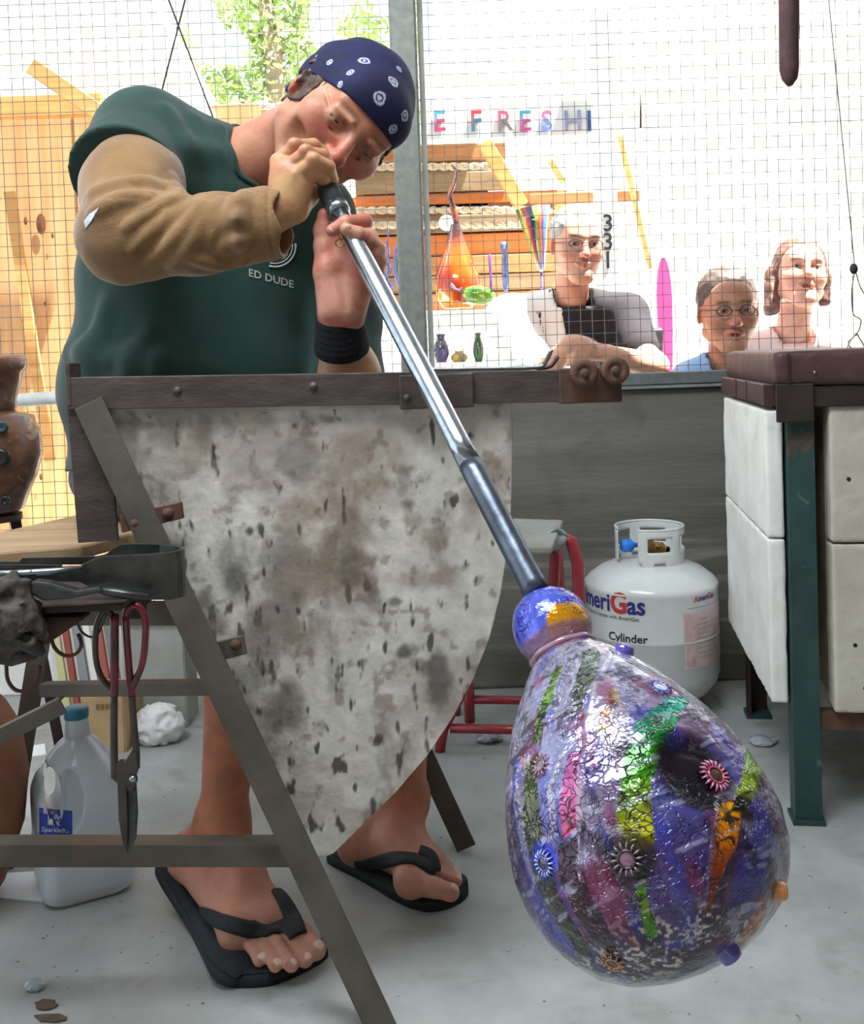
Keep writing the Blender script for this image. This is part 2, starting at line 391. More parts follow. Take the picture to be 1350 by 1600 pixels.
MB().angle(a, b, .041, .005, dn, bk).build('top_rail', M_rail, bench, bev=.001)
# upstand at the left end
p = W(110, 567, BY+.004); q = W(112, 634, BY+.004)
MB().box(((p.x+q.x)/2-.002, BY+.02, (p.z+q.z)/2), (.006, .042, p.z-q.z)).build('end_stop', M_rail, bench, bev=.001)
# bolts on the rail
for x, y in ((277, 611), (490, 604)):
    c = W(x, y, BY); m = MB(); m.lathe([(0, .003), (.0045, .0025), (.006, 0), (.006, -.002)], c, (0, -1, 0), 12); m.build('bolt', M_rail, bench)
# splice plate
c = W(682, 611, BY-.004); MB().box(c, (.094, .006, .044)).build('splice_plate', M_rail, bench, bev=.002)
c = W(636, 622, BY-.008); MB().lathe([(0, .003), (.004, .002), (.005, 0)], c, (0, -1, 0), 10).build('bolt', M_rail, bench)
# right end block with two rollers
c = W(923, 602, BY-.006); MB().box((c.x, BY+.004, c.z), (.079, .02, .045)).build('roller_block', M_rust, bench, 'brown block that carries the two rollers', bev=.002)
for x, y in ((912, 583), (960, 579)):
    c = W(x, y, BY-.016)
    m = MB(); m.lathe([(0, .012), (.004, .012), (.0045, .009), (.008, .008), (.009, .0095), (.0155, .0095), (.0175, .007), (.0175, -.004), (.012, -.006)], c, (0, -1, 0), 28)
    rl = m.build('roller', M_rust, bench); m = MB(); m.lathe([(0, .016), (.0035, .0155), (.004, .011)], c, (0, -1, 0), 6, False); m.build('roller_bolt', M_rail, rl)
# posts, legs
zs = F(128, 850, .6).z
seat_z = .60
lp0 = W(138, 640, BY+.02); 
a = W(122, 634, BY+.01); b = Vector((a.x+.004, BY+.01, seat_z-.012))
MB().angle(W(104, 634, BY+.006), Vector((W(119, 850, BY).x, BY+.006, W(119, 850, BY).z)), .052, .005, (1, 0, 0), bk).build('post', M_rail, bench, bev=.001)
la = W(116, 640, BY-.004); lb = F(576, 1622)
la2 = Vector((la.x, BY-.004, la.z)); 
MB().angle(la2, Vector((lb.x, lb.y, .0)), .038, .005, (1, 0, .45), bk).build('leg', M_legs, bench, bev=.001)
# cross bars
a = W(-60, 1338, BY+.012); b = W(462, 1338, BY+.012)
MB().angle(a+Vector((0, 0, .015)), b+Vector((0, 0, .015)), .030, .004, dn, bk).build('cross_bar', M_legs, bench, bev=.001)
a = W(60, 1070, BY+.10); b = W(330, 1066, BY+.02)
MB().angle(a, b, .018, .004, dn, bk).build('cross_bar', M_legs, bench, bev=.001)
a = W(20, 958, BY+.04); b = W(296, 958, BY+.03)
MB().bar(a, b, .032, .006, bk).build('cross_bar', M_legs, bench, bev=.001)
a = W(-40, 1158, BY+.08); b = W(92, 1092, BY+.08)
MB().angle(a, b, .022, .004, dn, bk).build('brace', M_legs, bench, bev=.001)
# rear leg and rear rail under the seat
rb = F(733, 1332); ra = Vector((W(480, 842, rb.y).x, rb.y, seat_z-.03))
MB().angle(ra, (rb.x-.02, rb.y, 0), .034, .005, (1, 0, .45), bk).build('leg', M_legs, bench, bev=.001)
lf = Vector((W(-90, 800, 1.35).x, 1.33, 0))
MB().angle((lf.x, lf.y, .58), (lf.x-.12, lf.y, 0), .034, .005, (1, 0, 0), bk).build('leg', M_legs, bench, bev=.001)
MB().angle((lf.x, rb.y, .58), (lf.x-.12, rb.y, 0), .034, .005, (1, 0, 0), bk).build('leg', M_legs, bench, bev=.001)
MB().bar((lf.x, lf.y, .568), (ra.x+.05, lf.y, .568), .03, .03).build('seat_rail', M_legs, bench)
MB().bar((lf.x, rb.y, .568), (ra.x+.05, rb.y, .568), .03, .03).build('seat_rail', M_legs, bench)
MB().bar((ra.x+.03, lf.y, .568), (ra.x+.03, rb.y, .568), .03, .03).build('seat_rail', M_legs, bench)
sp = [F(-130, 872, seat_z), F(128, 852, seat_z), F(200, 833, seat_z), F(330, 812, seat_z), F(430, 776, seat_z), F(200, 781, seat_z), F(115, 805, seat_z), F(0, 831, seat_z), F(-130, 850, seat_z)]
sp = [Vector((p.x, max(p.y, 1.345), p.z)) for p in sp]
MB().prism(sp, (0, 0, -.02)).build('seat_board', M_wood, bench, 'tan wooden seat board', bev=.004)
# ---- heat shield
M_shield = mat('blotched_heat_board', 'bab2a8', vcol=True, scale=35, rough=.75, bump=.35, bscale=70, detail=8)
poly_px = [(160, 634), (800, 630), (801, 700), (799, 790), (793, 860), (782, 930), (764, 1000), (740, 1060), (708, 1120), (668, 1180), (620, 1236), (565, 1290), (520, 1334), (500, 1341), (474, 1338)]
SY = BY+.014
P2 = [W(x, y, SY) for x, y in poly_px]
import mathutils.geometry as mgeo
step = .0026
xs = [p.x for p in P2]; zz = [p.z for p in P2]
# fine grid clipped by projecting rows between left edge and right edge
def edge_x(z):
    hits = []
    for i in range(len(P2)):
        a_, b_ = P2[i], P2[(i+1) % len(P2)]
        if (a_.z-z)*(b_.z-z) < 0: hits.append(a_.x+(b_.x-a_.x)*(z-a_.z)/(b_.z-a_.z))
    return (min(hits), max(hits)) if hits else None
z1 = max(zz)-.002; z0 = min(zz)+.0008; nr = int((z1-z0)/step); ncx = 300
V = []
for i in range(nr+1):
    z = z0+(z1-z0)*i/nr; e = edge_x(z)
    if e is None: e = (V[-1][0], V[-1][0])
    for j in range(ncx+1): V.append((e[0]+(e[1]-e[0])*j/ncx, SY, z))
V = np.array(V); n1 = len(V)
V[:, 1] += .0012*(fbm(V, 14)-.5)
Fq = [(i*(ncx+1)+j, i*(ncx+1)+j+1, (i+1)*(ncx+1)+j+1, (i+1)*(ncx+1)+j) for i in range(nr) for j in range(ncx)]
# back and rim
Vb = V.copy(); Vb[:, 1] = SY+.011
bd = [j for j in range(ncx+1)]+[i*(ncx+1)+ncx for i in range(1, nr+1)]+[nr*(ncx+1)+j for j in range(ncx-1, -1, -1)]+[i*(ncx+1) for i in range(nr-1, 0, -1)]
Fb = [(a_+n1, d_+n1, c_+n1, b_+n1) for a_, b_, c_, d_ in Fq]
Fr = [(bd[k], bd[k]+n1, bd[(k+1) % len(bd)]+n1, bd[(k+1) % len(bd)]) for k in range(len(bd))]
VV = np.concatenate([V, Vb]); FF = np.array(Fq+Fb+Fr)
# stains: soft clouds, soot specks that run downwards, listed burnt patches
u = VV[:, [0, 2]]; Pn = VV.copy(); Pn[:, 1] = (np.arange(len(VV)) >= n1)*3.0
base = L3('cfc8bd')[None]*(1+.10*(fbm(Pn, 9, 4)-.5)[:, None])
def blend(c, col, a): return c*(1-a[:, None])+L3(col)[None]*a[:, None]
c = base
c = blend(c, 'a09488', sst(.50, .64, fbm(Pn, 7, 5, 11))*.7)
c = blend(c, '8d7a6a', sst(.55, .68, fbm(Pn, 16, 5, 23))*.65)
c = blend(c, 'd0ccc2', sst(.52, .66, fbm(Pn, 10, 4, 37))*.6)
Ps = Pn.copy(); Ps[:, 2] *= .45
zn = (VV[:, 2]-z0)/(z1-z0)
c = blend(c, '6a6158', sst(.56, .74, fbm(Ps, 26, 5, 51)+.08*(1-zn)-.02)*.6)
c = blend(c, '7a685a', sst(.60, .74, fbm(Pn, 60, 4, 61))*.6)
c = blend(c, '3a332e', sst(.70, .80, fbm(Ps, 85, 3, 71)+.10*(1-zn)-.02)*.9)
for (px, py, rx, ry, col, a_) in [(540, 870, 55, 95, '6b5648', .6), (465, 715, 40, 45, '6a5f58', .65), (370, 900, 30, 35, '55504c', .8), (545, 700, 60, 50, '7c6253', .45), (450, 1100, 35, 60, '57493f', .7), (680, 1060, 25, 55, '4f4a46', .8),
                                  (390, 740, 60, 60, '9a8b84', .5), (200, 690, 40, 60, '7b746c', .7), (640, 790, 14, 12, '6a6151', .8), (735, 780, 18, 30, '8d8070', .6), (480, 890, 60, 60, '8b7a6c', .5), (630, 1020, 18, 14, '4a443e', .85),
                                  (410, 1000, 45, 40, '7a6d62', .5), (390, 830, 9, 9, '3f3934', .9), (620, 940, 15, 10, '4b4239', .8), (250, 745, 60, 70, '8f8780', .55), (325, 960, 26, 60, '77706a', .55), (600, 1130, 30, 40, '837264', .5), (700, 1100, 30, 40, '6a6058', .5), (420, 1160, 30, 60, '6f665c', .5), (460, 665, 10, 10, '3a3431', .9), (545, 880, 24, 34, '4f443d', .45)]:
    q = W(px, py, SY); dx = (VV[:, 0]-q.x)/(rx*BY/1600); dz = (VV[:, 2]-q.z)/(ry*BY/1600)
    r_ = np.sqrt(dx*dx+dz*dz)+1.3*(fbm(Pn, 45, 4, px)-.5)
    c = blend(c, col, (1-sst(.35, 1.15, r_))*a_)
shield = link('heat_shield', fastmesh('heat_shield', VV, FF, M_shield, smooth=False, col=c), bench, 'pale blotched heat shield board with a rounded right edge')
# two tabs holding the shield
def tab(pts, bolts):
    m = MB(); m.prism([W(x, y, BY-.010) for x, y in pts], (0, .005, 0)); o = m.build('shield_tab', M_rust if pts[0][0] < 250 else M_legs, bench, bev=.0012)
    for x, y in bolts: MB().lathe([(0, .004), (.006, .003), (.0075, 0), (.0075, -.002)], W(x, y, BY-.011), (0, -1, 0), 8).build('bolt', M_rust, o)
tab([(186, 806), (190, 833), (287, 810), (284, 784)], [(262, 802), (212, 818)])
tab([(303, 1012), (309, 1042), (386, 1022), (380, 993)], [(368, 1008)])

# ================================================================ blowpipe
PA = W(497, 268, 1.42); PB = W(840, 928, 1.00); PD = (PB-PA).normalized(); PLn = (PB-PA).length
pipe = thing('blowpipe', PA, 'long steel blowpipe held to the mouth, with the glass vessel on its lower end', 'pipe')
def on_pipe(py):
    lo_, hi_ = 0, PLn
    for _ in range(40):
        m_ = (lo_+hi_)/2
        if PX(PA+PD*m_)[1] < py: lo_ = m_
        else: hi_ = m_
    return lo_
M_grip = mat('black_rubber_grip', '3c4144', '2f3336', scale=40, rough=.6, bump=.1, bscale=150)
M_pipe = mat('polished_pipe_steel', 'c3ccd6', 'aab4c0', scale=60, rough=.22, metal=1.0, bump=.04, bscale=60)
M_pipe2 = mat('heat_scaled_pipe_steel', '4c515c', '666d79', scale=30, rough=.36, metal=.85, bump=.15, bscale=70)
s1 = on_pipe(322); s2 = on_pipe(334)
MB().tube([PA+PD*t for t in (-.02, 0, s1*.5, s1)], [.006, .0145, .0155, .0155], 20).build('rubber_grip', M_grip, pipe)
MB().tube([PA+PD*t for t in (s1-.002, s1, s2-.002, s2)], [.012, .0155, .0155, .012], 20).build('collar_ring', M_bright, pipe)
n = 14; sm = on_pipe(730)
MB().tube([PA+PD*(s2-.003+(sm-s2)*i/n) for i in range(n+1)], .0128, 20).build('tube', M_pipe, pipe)
MB().tube([PA+PD*(sm-.004+(PLn-sm+.004)*i/n) for i in range(n+1)], [.0132]*12+[.0135, .0138, .0142], 20).build('hot_end', M_pipe2, pipe)

# ================================================================ glass vessel
GO = PB; GD = PD.copy(); GD = (GD+Vector((-.075, .05, .02))).normalized()
gu = Vector((1, 0, 0)); gu = (gu-GD*gu.dot(GD)).normalized(); gv = GD.cross(gu)
prof = [(0, .0), (.012, .0), (.020, .003), (.0300, .011), (.0365, .024), (.0385, .037), (.0370, .050), (.0320, .058), (.0300, .0625), (.0320, .067), (.0375, .073), (.0465, .083), (.0580, .098), (.0710, .116), (.0835, .137), (.0955, .160), (.1065, .185), (.1125, .210), (.1150, .235), (.1140, .259), (.1080, .283), (.0970, .304), (.080, .322), (.056, .336), (.028, .344), (0, .346)]
pr = np.array(prof)
tt = np.concatenate([[0], np.cumsum(np.hypot(np.diff(pr[:, 0]), np.diff(pr[:, 1])))]); TL = tt[-1]
NT, NTH = 460, 720
def catm(tq):
    # monotone-ish smooth interpolation of the profile
    r = np.interp(tq, tt, pr[:, 0]); h = np.interp(tq, tt, pr[:, 1]); return r, h
tq = np.linspace(0, TL, NT)
R_, H_ = catm(tq)
ker = np.array([1, 2, 3, 4, 3, 2, 1.]); ker /= ker.sum()
for _ in range(3):
    Rp = np.pad(R_, 3, mode='edge'); Hp = np.pad(H_, 3, mode='edge'); R2 = np.convolve(Rp, ker, 'valid'); H2 = np.convolve(Hp, ker, 'valid')
    R_[8:-3] = R2[8:-3]; H_[3:-3] = H2[3:-3]
R_[0] = R_[-1] = 1e-5
th = np.linspace(0, 2*np.pi, NTH, endpoint=False)
GDn, gun, gvn, GOn = np.array(GD), np.array(gu), np.array(gv), np.array(GO)
def gpos(R, H, T): return GOn+GDn*H[..., None]+(gun*np.cos(T)[..., None]+gvn*np.sin(T)[..., None])*R[..., None]
RR, TT = np.meshgrid(R_, th, indexing='ij'); HH, _ = np.meshgrid(H_, th, indexing='ij')
G = gpos(RR, HH, TT).reshape(-1, 3); RRf = RR.ravel(); HHf = HH.ravel(); TTf = TT.ravel()
dR = np.gradient(R_); dH = np.gradient(H_); L_ = np.hypot(dR, dH)+1e-9
nr_ = (dH/L_)[:, None]*np.ones_like(TT); nh_ = (-dR/L_)[:, None]*np.ones_like(TT)
NRM = ((gun*np.cos(TT)[..., None]+gvn*np.sin(TT)[..., None])*nr_[..., None]+GDn*nh_[..., None]).reshape(-1, 3)
def ray_glass(px, py):
    """where the line of sight of a photo point meets the vessel, as (h, theta)"""
    o = np.array(CAM); d = np.array((W(px, py, 1.0)-CAM)); d /= np.linalg.norm(d)
    t = .5; best = (9, 0)
    for _ in range(400):
        p = o+d*t-GOn; h = p@GDn; q = p-GDn*h; r = np.linalg.norm(q); rr = np.interp(h, H_, R_) if 0 < h < H_[-1] else 0
        if r < rr: break
        if r-rr < best[0]: best = (r-rr, t)
        t += max((r-rr)*.45, .0015)
        if t > 2:
            t = best[1]; p = o+d*t-GOn; h = p@GDn; q = p-GDn*h; h = min(max(h, .001), H_[-1]); break
    return h, math.atan2(q@gvn, q@gun), o+d*t
CRK = np.zeros(len(G))
def stripe(pts, colfun, amt=1.0, soft=.12, crk_=None):
    crk_ = (1.0 if amt > .9 else .3) if crk_ is None else crk_
    """pts: (px,py,halfwidth_px) centre line seen in the photo, turned into surface coordinates"""
    global GC
    S = []
    for px, py, wd in pts:
        g = ray_glass(px, py)
        if g: S.append((g[0], g[1], wd*1.0/1600))
    S.sort(); hs = np.array([s[0] for s in S]); ts = np.unwrap([s[1] for s in S]); ws = np.array([s[2] for s in S])
    hN = HHf+.004*(fbm(G, 60, 2, 5)-.5)
    tc_ = np.interp(hN, hs, ts); wd_ = np.interp(hN, hs, ws)*((hN >= hs[0]) & (hN <= hs[-1]))
    dth = (TTf-tc_+np.pi) % (2*np.pi)-np.pi
    dist = np.abs(dth)*RRf+.006*(fbm(G, 45, 3, 9)-.5)
    a = (1-sst(1-soft, 1+soft, dist/np.maximum(wd_, 1e-4)))*(wd_ > 1e-4)*amt
    k = (hN-hs[0])/(hs[-1]-hs[0])
    GC = GC*(1-a[:, None])+colfun(np.clip(k, 0, 1))*a[:, None]
    global CRK
    CRK = np.maximum(CRK, a*crk_) if crk_ else CRK*(1-a)
    return a
def ramp(*st):
    ks = [s[0] for s in st]; cs = np.array([L3(s[1]) for s in st])
    return lambda k: np.stack([np.interp(k, ks, cs[:, i]) for i in range(3)], 1)
GL = np.stack([RRf*np.cos(TTf), RRf*np.sin(TTf), HHf], 1); GS = GL*[1, 1, .28]+[0, 0, .5]; GT = GL*[.22, .22, 1]
n1_ = fbm(GS, 22, 4, 1); n2_ = fbm(GS, 36, 4, 2); n3_ = fbm(GS, 14, 3, 3); n4_ = fbm(GT, 120, 3, 4)
GC = np.tile(L3('5c4f78'), (len(G), 1))
GC = blend(GC, '7f7ea6', sst(.47, .6, n1_)*.9); GC = blend(GC, '3b3f94', sst(.50, .60, n2_)*.85)
GC = blend(GC, '65445a', sst(.48, .60, n3_)*.8); GC = blend(GC, 'a6a2b4', sst(.56, .66, fbm(GS, 30, 4, 8))*.6)
up = sst(.22, .08, HHf) if False else 1-sst(.10, .24, HHf)
GC = blend(GC, 'b9bccb', up*.65)  # bluish-white sky sheen painted into the upper part
# fine scratches across, warm and dark flecks
GC = blend(GC, '2c2138', sst(.58, .68, n4_)*.75)
# the lower end: cream frit over brown and violet
low = sst(.25, .33, HHf); GC = blend(GC, '3d2c40', low*.75)
GC = blend(GC, 'd8cfc4', sst(.54, .64, fbm(G, 330, 2, 12))*sst(.285, .315, HHf)*sst(.45, .55, fbm(GS, 25, 2, 14))*.85)
stripes = []
# right hand blue-violet fields
stripe([(1040, 1150, 5), (1060, 1230, 45), (1060, 1320, 60), (1060, 1400, 45), (1060, 1440, 10)], ramp((0, '54405c'), (.4, '5b63a0'), (.7, '5f5688'), (1, '63507c')), .75, .3)
stripe([(1190, 1250, 8), (1190, 1320, 35), (1170, 1390, 30), (1150, 1420, 8)], ramp((0, '5a5aa6'), (1, '4c4890')), .8, .3)
stripe([(960, 1090, 10), (945, 1150, 32), (935, 1250, 38), (940, 1330, 40), (960, 1400, 30), (980, 1440, 8)], ramp((0, '9c8d80'), (.3, 'a79fb4'), (.6, '8b7789'), (1, '6c5568')), .7, .25)
# green stripe
stripe([(1062, 1088, 24), (1030, 1122, 36), (1003, 1180, 29), (992, 1230, 22), (989, 1280, 24), (1000, 1312, 20), (1008, 1335, 9)], ramp((0, '1fa7a4'), (.14, '1f9a7e'), (.3, '2f7f35'), (.5, '4f8f2a'), (.72, '8f9a2a'), (.85, 'd8d23a'), (1, '3a3a1c')))
stripe([(1002, 1355, 6), (1004, 1400, 8), (1012, 1440, 9), (1020, 1464, 6)], ramp((0, '57c03a'), (.5, '6b7a22'), (1, '4f8f2a')))
# orange-yellow blade
stripe([(1140, 1252, 20), (1136, 1290, 20), (1130, 1330, 17), (1118, 1375, 11), (1102, 1425, 4)], ramp((0, 'f0b32c'), (.35, 'e8981e'), (.6, 'a85a1c'), (1, '7c3f2a')))
# right green
stripe([(1150, 1120, 10), (1168, 1155, 22), (1176, 1190, 25), (1168, 1235, 25), (1152, 1268, 16)], ramp((0, '9fb87a'), (.4, '8fc24a'), (.8, 'a3b02a'), (1, '33301a')))
# left olive
stripe([(873, 1045, 8), (858, 1075, 9), (846, 1120, 9), (838, 1160, 10)], ramp((0, '6d7f3d'), (.4, '7fa850'), (1, '55603a')))
stripe([(830, 1185, 13), (828, 1250, 17), (838, 1320, 19), (854, 1380, 19), (880, 1440, 17), (918, 1490, 12)], ramp((0, '5d6b3a'), (.3, '45472b'), (1, '3a3a2c')))
# grey-green
stripe([(922, 1015, 12), (917, 1050, 16), (905, 1090, 13), (900, 1110, 8)], ramp((0, '6f7f6c'), (1, '6c7068')))
# pink to maroon
stripe([(900, 1175, 10), (897, 1220, 15), (890, 1260, 15), (888, 1305, 14)], ramp((0, 'a877a0'), (.5, 'd07aa8'), (1, 'b2506e')))
stripe([(888, 1312, 15), (893, 1360, 18), (910, 1410, 18), (935, 1450, 16), (960, 1490, 6)], ramp((0, '4a2434'), (1, '4b2a3c')))
# amber patches near the shoulder
stripe([(945, 1110, 8), (943, 1130, 10), (948, 1145, 4)], ramp((0, 'b58a3a'), (1, 'c79a3c')), .8, .5)
stripe([(955, 1078, 6), (958, 1090, 9), (960, 1100, 4)], ramp((0, 'b58f50'), (1, 'b58f50')), .7, .5)
# rust field right below
stripe([(1195, 1400, 8), (1180, 1440, 18), (1150, 1480, 16)], ramp((0, 'b46a3c'), (1, '9c6a4a')), .8, .4)
# blue left rim
stripe([(806, 1180, 6), (803, 1260, 6), (815, 1340, 8), (840, 1410, 8), (880, 1470, 8)], ramp((0, '4f57b0'), (1, '383f94')), .8, .3)
# pale ridges (raised trails)
ridge = np.zeros(len(G))
for pts in ([(930, 1000, 4), (935, 1060, 5), (918, 1120, 5), (912, 1200, 5), (905, 1300, 5), (912, 1380, 4)],
            [(960, 1000, 7), (1010, 1030, 9), (1070, 1060, 10), (1120, 1110, 9), (1155, 1160, 7)],
            [(880, 1180, 6), (860, 1230, 5), (868, 1300, 4)]):
    ridge = np.maximum(ridge, stripe(pts, ramp((0, 'd2cfd6'), (1, '9c8ea0')), .7, .6, 0))
ridge2 = stripe([(1130, 1210, 3), (1120, 1290, 4), (1112, 1350, 4), (1100, 1420, 3)], ramp((0, '77668c'), (1, '77668c')), .6, .5)
# dark hollow around the big rosette
g = ray_glass(1090, 1200); dd = np.linalg.norm(G-g[2], axis=1)+.010*(fbm(G, 40, 3, 6)-.5)
hollow = 1-sst(.014, .038, dd); GC = blend(GC, '1c141e', (1-sst(.026, .038, dd))*.95); CRK *= sst(.026, .04, dd)
g = ray_glass(1165, 1262); dd = np.linalg.norm(G-g[2], axis=1)+.008*(fbm(G, 60, 3, 16)-.5); GC = blend(GC, '23211a', (1-sst(.008, .014, dd))*.9)
g = ray_glass(980, 1345); dd = np.linalg.norm(G-g[2], axis=1)+.008*(fbm(G, 60, 3, 17)-.5); GC = blend(GC, '3f343a', (1-sst(.018, .024, dd))*.85)
g = ray_glass(850, 1345); dd = np.linalg.norm(G-g[2], axis=1)+.006*(fbm(G, 60, 3, 18)-.5); GC = blend(GC, '3346b8', (1-sst(.013, .017, dd))*.85)
# neck knob: blue with an amber patch and a pink lip
kn = HHf < .060
kc = np.tile(L3('3b41a8'), (len(G), 1)); kc = blend(kc, '6f78c8', sst(.5, .62, n2_)); kc = blend(kc, 'b9a6c0', sst(.50, .60, fbm(G, 30, 3, 21))*(1-sst(.018, .03, HHf))*.6)
g = ray_glass(893, 975); dd = np.linalg.norm((G-g[2]), axis=1)+.012*(fbm(G, 50, 3, 14)-.5); kc = blend(kc, 'c8952a', (1-sst(.021, .026, dd)))
kc = blend(kc, 'ab8a9c', sst(.044, .052, HHf)*.8)
GC = np.where(kn[:, None], kc, GC)
GC = blend(GC, '8f7080', (np.abs(HHf-.064) < .006)*.8)
# relief
crk = np.abs(fbm(G, 55, 3, 31)-.5)
disp = .0016*(fbm(G, 22, 3, 41)-.5)+.0012*ridge+.001*ridge2-.0095*hollow*(HHf > .07)
disp += .0011*np.sin(TTf*9+8*HHf/.1*.5)*sst(.07, .12, HHf)*(1-sst(.31, .35, HHf))
disp += .0012*(HHf > .066)*(n4_-.5)
# fine mottling of chips in the glass
m1_, m2_, m3_ = fbm(GT, 190, 3, 61), fbm(GS, 120, 3, 67), fbm(GS, 60, 3, 71); wr_ = np.abs(fbm(GT+.012*(fbm(G, 30, 2, 91)-.5)[:, None], 110, 2, 93)-.5)
nk_ = (HHf > .062)*(1-hollow)
GC = blend(GC, '120e14', (1-sst(.012, .028, wr_))*.9*(CRK > .5)*nk_); GC = blend(GC, '2a2034', (1-sst(.008, .022, wr_))*.55*(CRK <= .5)*nk_*(fbm(G, 18, 2, 95) > .48))
GC = blend(GC, 'c9c8dc', sst(.60, .68, m1_)*.45*nk_); GC = blend(GC, '241a30', sst(.60, .68, m2_)*.6*nk_); GC = blend(GC, '5259b0', sst(.60, .67, m3_)*.4*nk_*(CRK < .5)); GC = blend(GC, '8a3f5a', sst(.60, .70, fbm(GS, 50, 3, 83))*.5*nk_*(CRK < .5))
G2 = G+NRM*disp[:, None]
ii = np.arange(NT-1)[:, None]*NTH; jj = np.arange(NTH)[None]; j2 = (jj+1) % NTH
GF = np.stack([ii+jj, ii+NTH+jj, ii+NTH+j2, ii+j2], -1).reshape(-1, 4)
M_glass = mat('crackled_coloured_glass', 'ffffff', vcol=True, scale=120, rough=.12, spec=.45, coat=.55, metal=.30, detail=4, lo=.3, hi=.7)
def crackle(m):
    N, K = nt(m); b = N['Principled BSDF']; src = b.inputs['Base Color'].links[0].from_socket
    tc = N.new('ShaderNodeTexCoord'); nz = N.new('ShaderNodeTexNoise'); nz.inputs['Scale'].default_value = 60
    K.new(tc.outputs['Object'], nz.inputs['Vector'])
    ad = N.new('ShaderNodeMix'); ad.data_type = 'VECTOR'; ad.inputs[0].default_value = .03; K.new(tc.outputs['Object'], ad.inputs[4]); K.new(nz.outputs[1], ad.inputs[5])
    mp = N.new('ShaderNodeMapping'); mp.inputs['Scale'].default_value = (1, 1.3, 1.9); K.new(ad.outputs[1], mp.inputs[0])
    v = N.new('ShaderNodeTexVoronoi'); v.feature = 'DISTANCE_TO_EDGE'; v.inputs['Scale'].default_value = 80; K.new(mp.outputs[0], v.inputs['Vector'])
    r = N.new('ShaderNodeMapRange'); r.inputs[1].default_value = .0; r.inputs[2].default_value = .075; r.inputs[3].default_value = 1; r.inputs[4].default_value = 0; K.new(v.outputs[0], r.inputs[0])
    n3 = N.new('ShaderNodeTexNoise'); n3.inputs['Scale'].default_value = 22; K.new(tc.outputs['Object'], n3.inputs['Vector'])
    r3 = N.new('ShaderNodeMapRange'); r3.inputs[1].default_value = .50; r3.inputs[2].default_value = .60; K.new(n3.outputs[0], r3.inputs[0])
    mu = N.new('ShaderNodeMath'); mu.operation = 'MULTIPLY'; sc3 = N.new('ShaderNodeMath'); sc3.operation = 'MULTIPLY'; sc3.inputs[1].default_value = .55; K.new(r3.outputs[0], sc3.inputs[0])
    at = N.new('ShaderNodeAttribute'); at.attribute_name = 'crackle'; mxx = N.new('ShaderNodeMath'); mxx.operation = 'MAXIMUM'; K.new(sc3.outputs[0], mxx.inputs[0]); K.new(at.outputs['Fac'], mxx.inputs[1])
    K.new(r.outputs[0], mu.inputs[0]); K.new(mxx.outputs[0], mu.inputs[1])
    mu2 = N.new('ShaderNodeMath'); mu2.operation = 'MULTIPLY'; mu2.inputs[1].default_value = .85; K.new(mu.outputs[0], mu2.inputs[0])
    mx = N.new('ShaderNodeMix'); mx.data_type = 'RGBA'; K.new(mu2.outputs[0], mx.inputs[0]); K.new(src, mx.inputs[6]); mx.inputs[7].default_value = (.012, .009, .014, 1)
    K.new(mx.outputs[2], b.inputs['Base Color'])
    n4 = N.new('ShaderNodeTexNoise'); n4.inputs['Scale'].default_value = 75; n4.inputs['Detail'].default_value = 4; K.new(tc.outputs['Object'], n4.inputs['Vector'])
    su = N.new('ShaderNodeMath'); su.operation = 'SUBTRACT'; K.new(n4.outputs[0], su.inputs[0]); K.new(mu.outputs[0], su.inputs[1])
    bp = N.new('ShaderNodeBump'); bp.inputs['Strength'].default_value = .8; bp.inputs['Distance'].default_value = .004; K.new(su.outputs[0], bp.inputs['Height']); K.new(bp.outputs[0], b.inputs['Normal'])
    bp2 = N.new('ShaderNodeBump'); bp2.inputs['Strength'].default_value = .35; bp2.inputs['Distance'].default_value = .003; K.new(su.outputs[0], bp2.inputs['Height']); K.new(bp2.outputs[0], b.inputs['Coat Normal'])
crackle(M_glass)
ves = thing('glass_vessel', PB, 'multicoloured crackled glass vessel hanging on the end of the blowpipe', 'vessel')
GC = np.clip(GC, 0, 1)**1.15; lum_ = GC.mean(1, keepdims=True); GC = np.clip(lum_+(GC-lum_)*1.25, .003, 1)
vme = fastmesh('vessel_body', G2, GF, M_glass, True, GC)
at_ = vme.attributes.new('crackle', 'FLOAT', 'POINT'); at_.data.foreach_set('value', CRK.astype(np.float32))
link('vessel_body', vme, ves)
gb = BVHTree.FromPolygons([tuple(v) for v in G2[::1].tolist()], GF[::1].tolist()) if False else None
def rosette(px, py, rad, c_out, c_mid, c_in, lift=.0, n=16, nub=0):
    rad *= .85
    h, t, p = ray_glass(px, py); p = Vector(p)
    k = np.argmin(((G-np.array(p))**2).sum(1)); nn = Vector(NRM[k]); p = Vector(G2[k])+nn*lift
    u_ = Vector((0, 0, 1)); u_ = (u_-nn*u_.dot(nn)).normalized(); v_ = nn.cross(u_)
    root = None
    m = MB(); m.lathe([(0, nub+.0014), (rad*.35, nub+.001), (rad*.5, nub+.0002), (rad*.55, -.002)], p, nn, 20); root = m.build('rosette', c_in, ves)
    m = MB()
    for i in range(n):
        a_ = 2*math.pi*i/n; dr = u_*math.cos(a_)+v_*math.sin(a_)
        m.tube([p+dr*rad*.5+nn*(nub+.0005), p+dr*rad*.78+nn*(nub+.0014), p+dr*rad*1.0-nn*.001], [rad*.05, rad*.085, rad*.035], 5)
    m.build('petals', c_out, root, kind='stuff')
    m = MB(); m.tube([p+(u_*math.cos(2*math.pi*i/24)+v_*math.sin(2*math.pi*i/24))*rad*.48+nn*(nub+.001) for i in range(25)], rad*.07, 6, caps=False); m.build('ring', c_mid, root)
def gm(name, c, r=.15): return mat(name, c, rough=r, coat=.8, spec=.7)
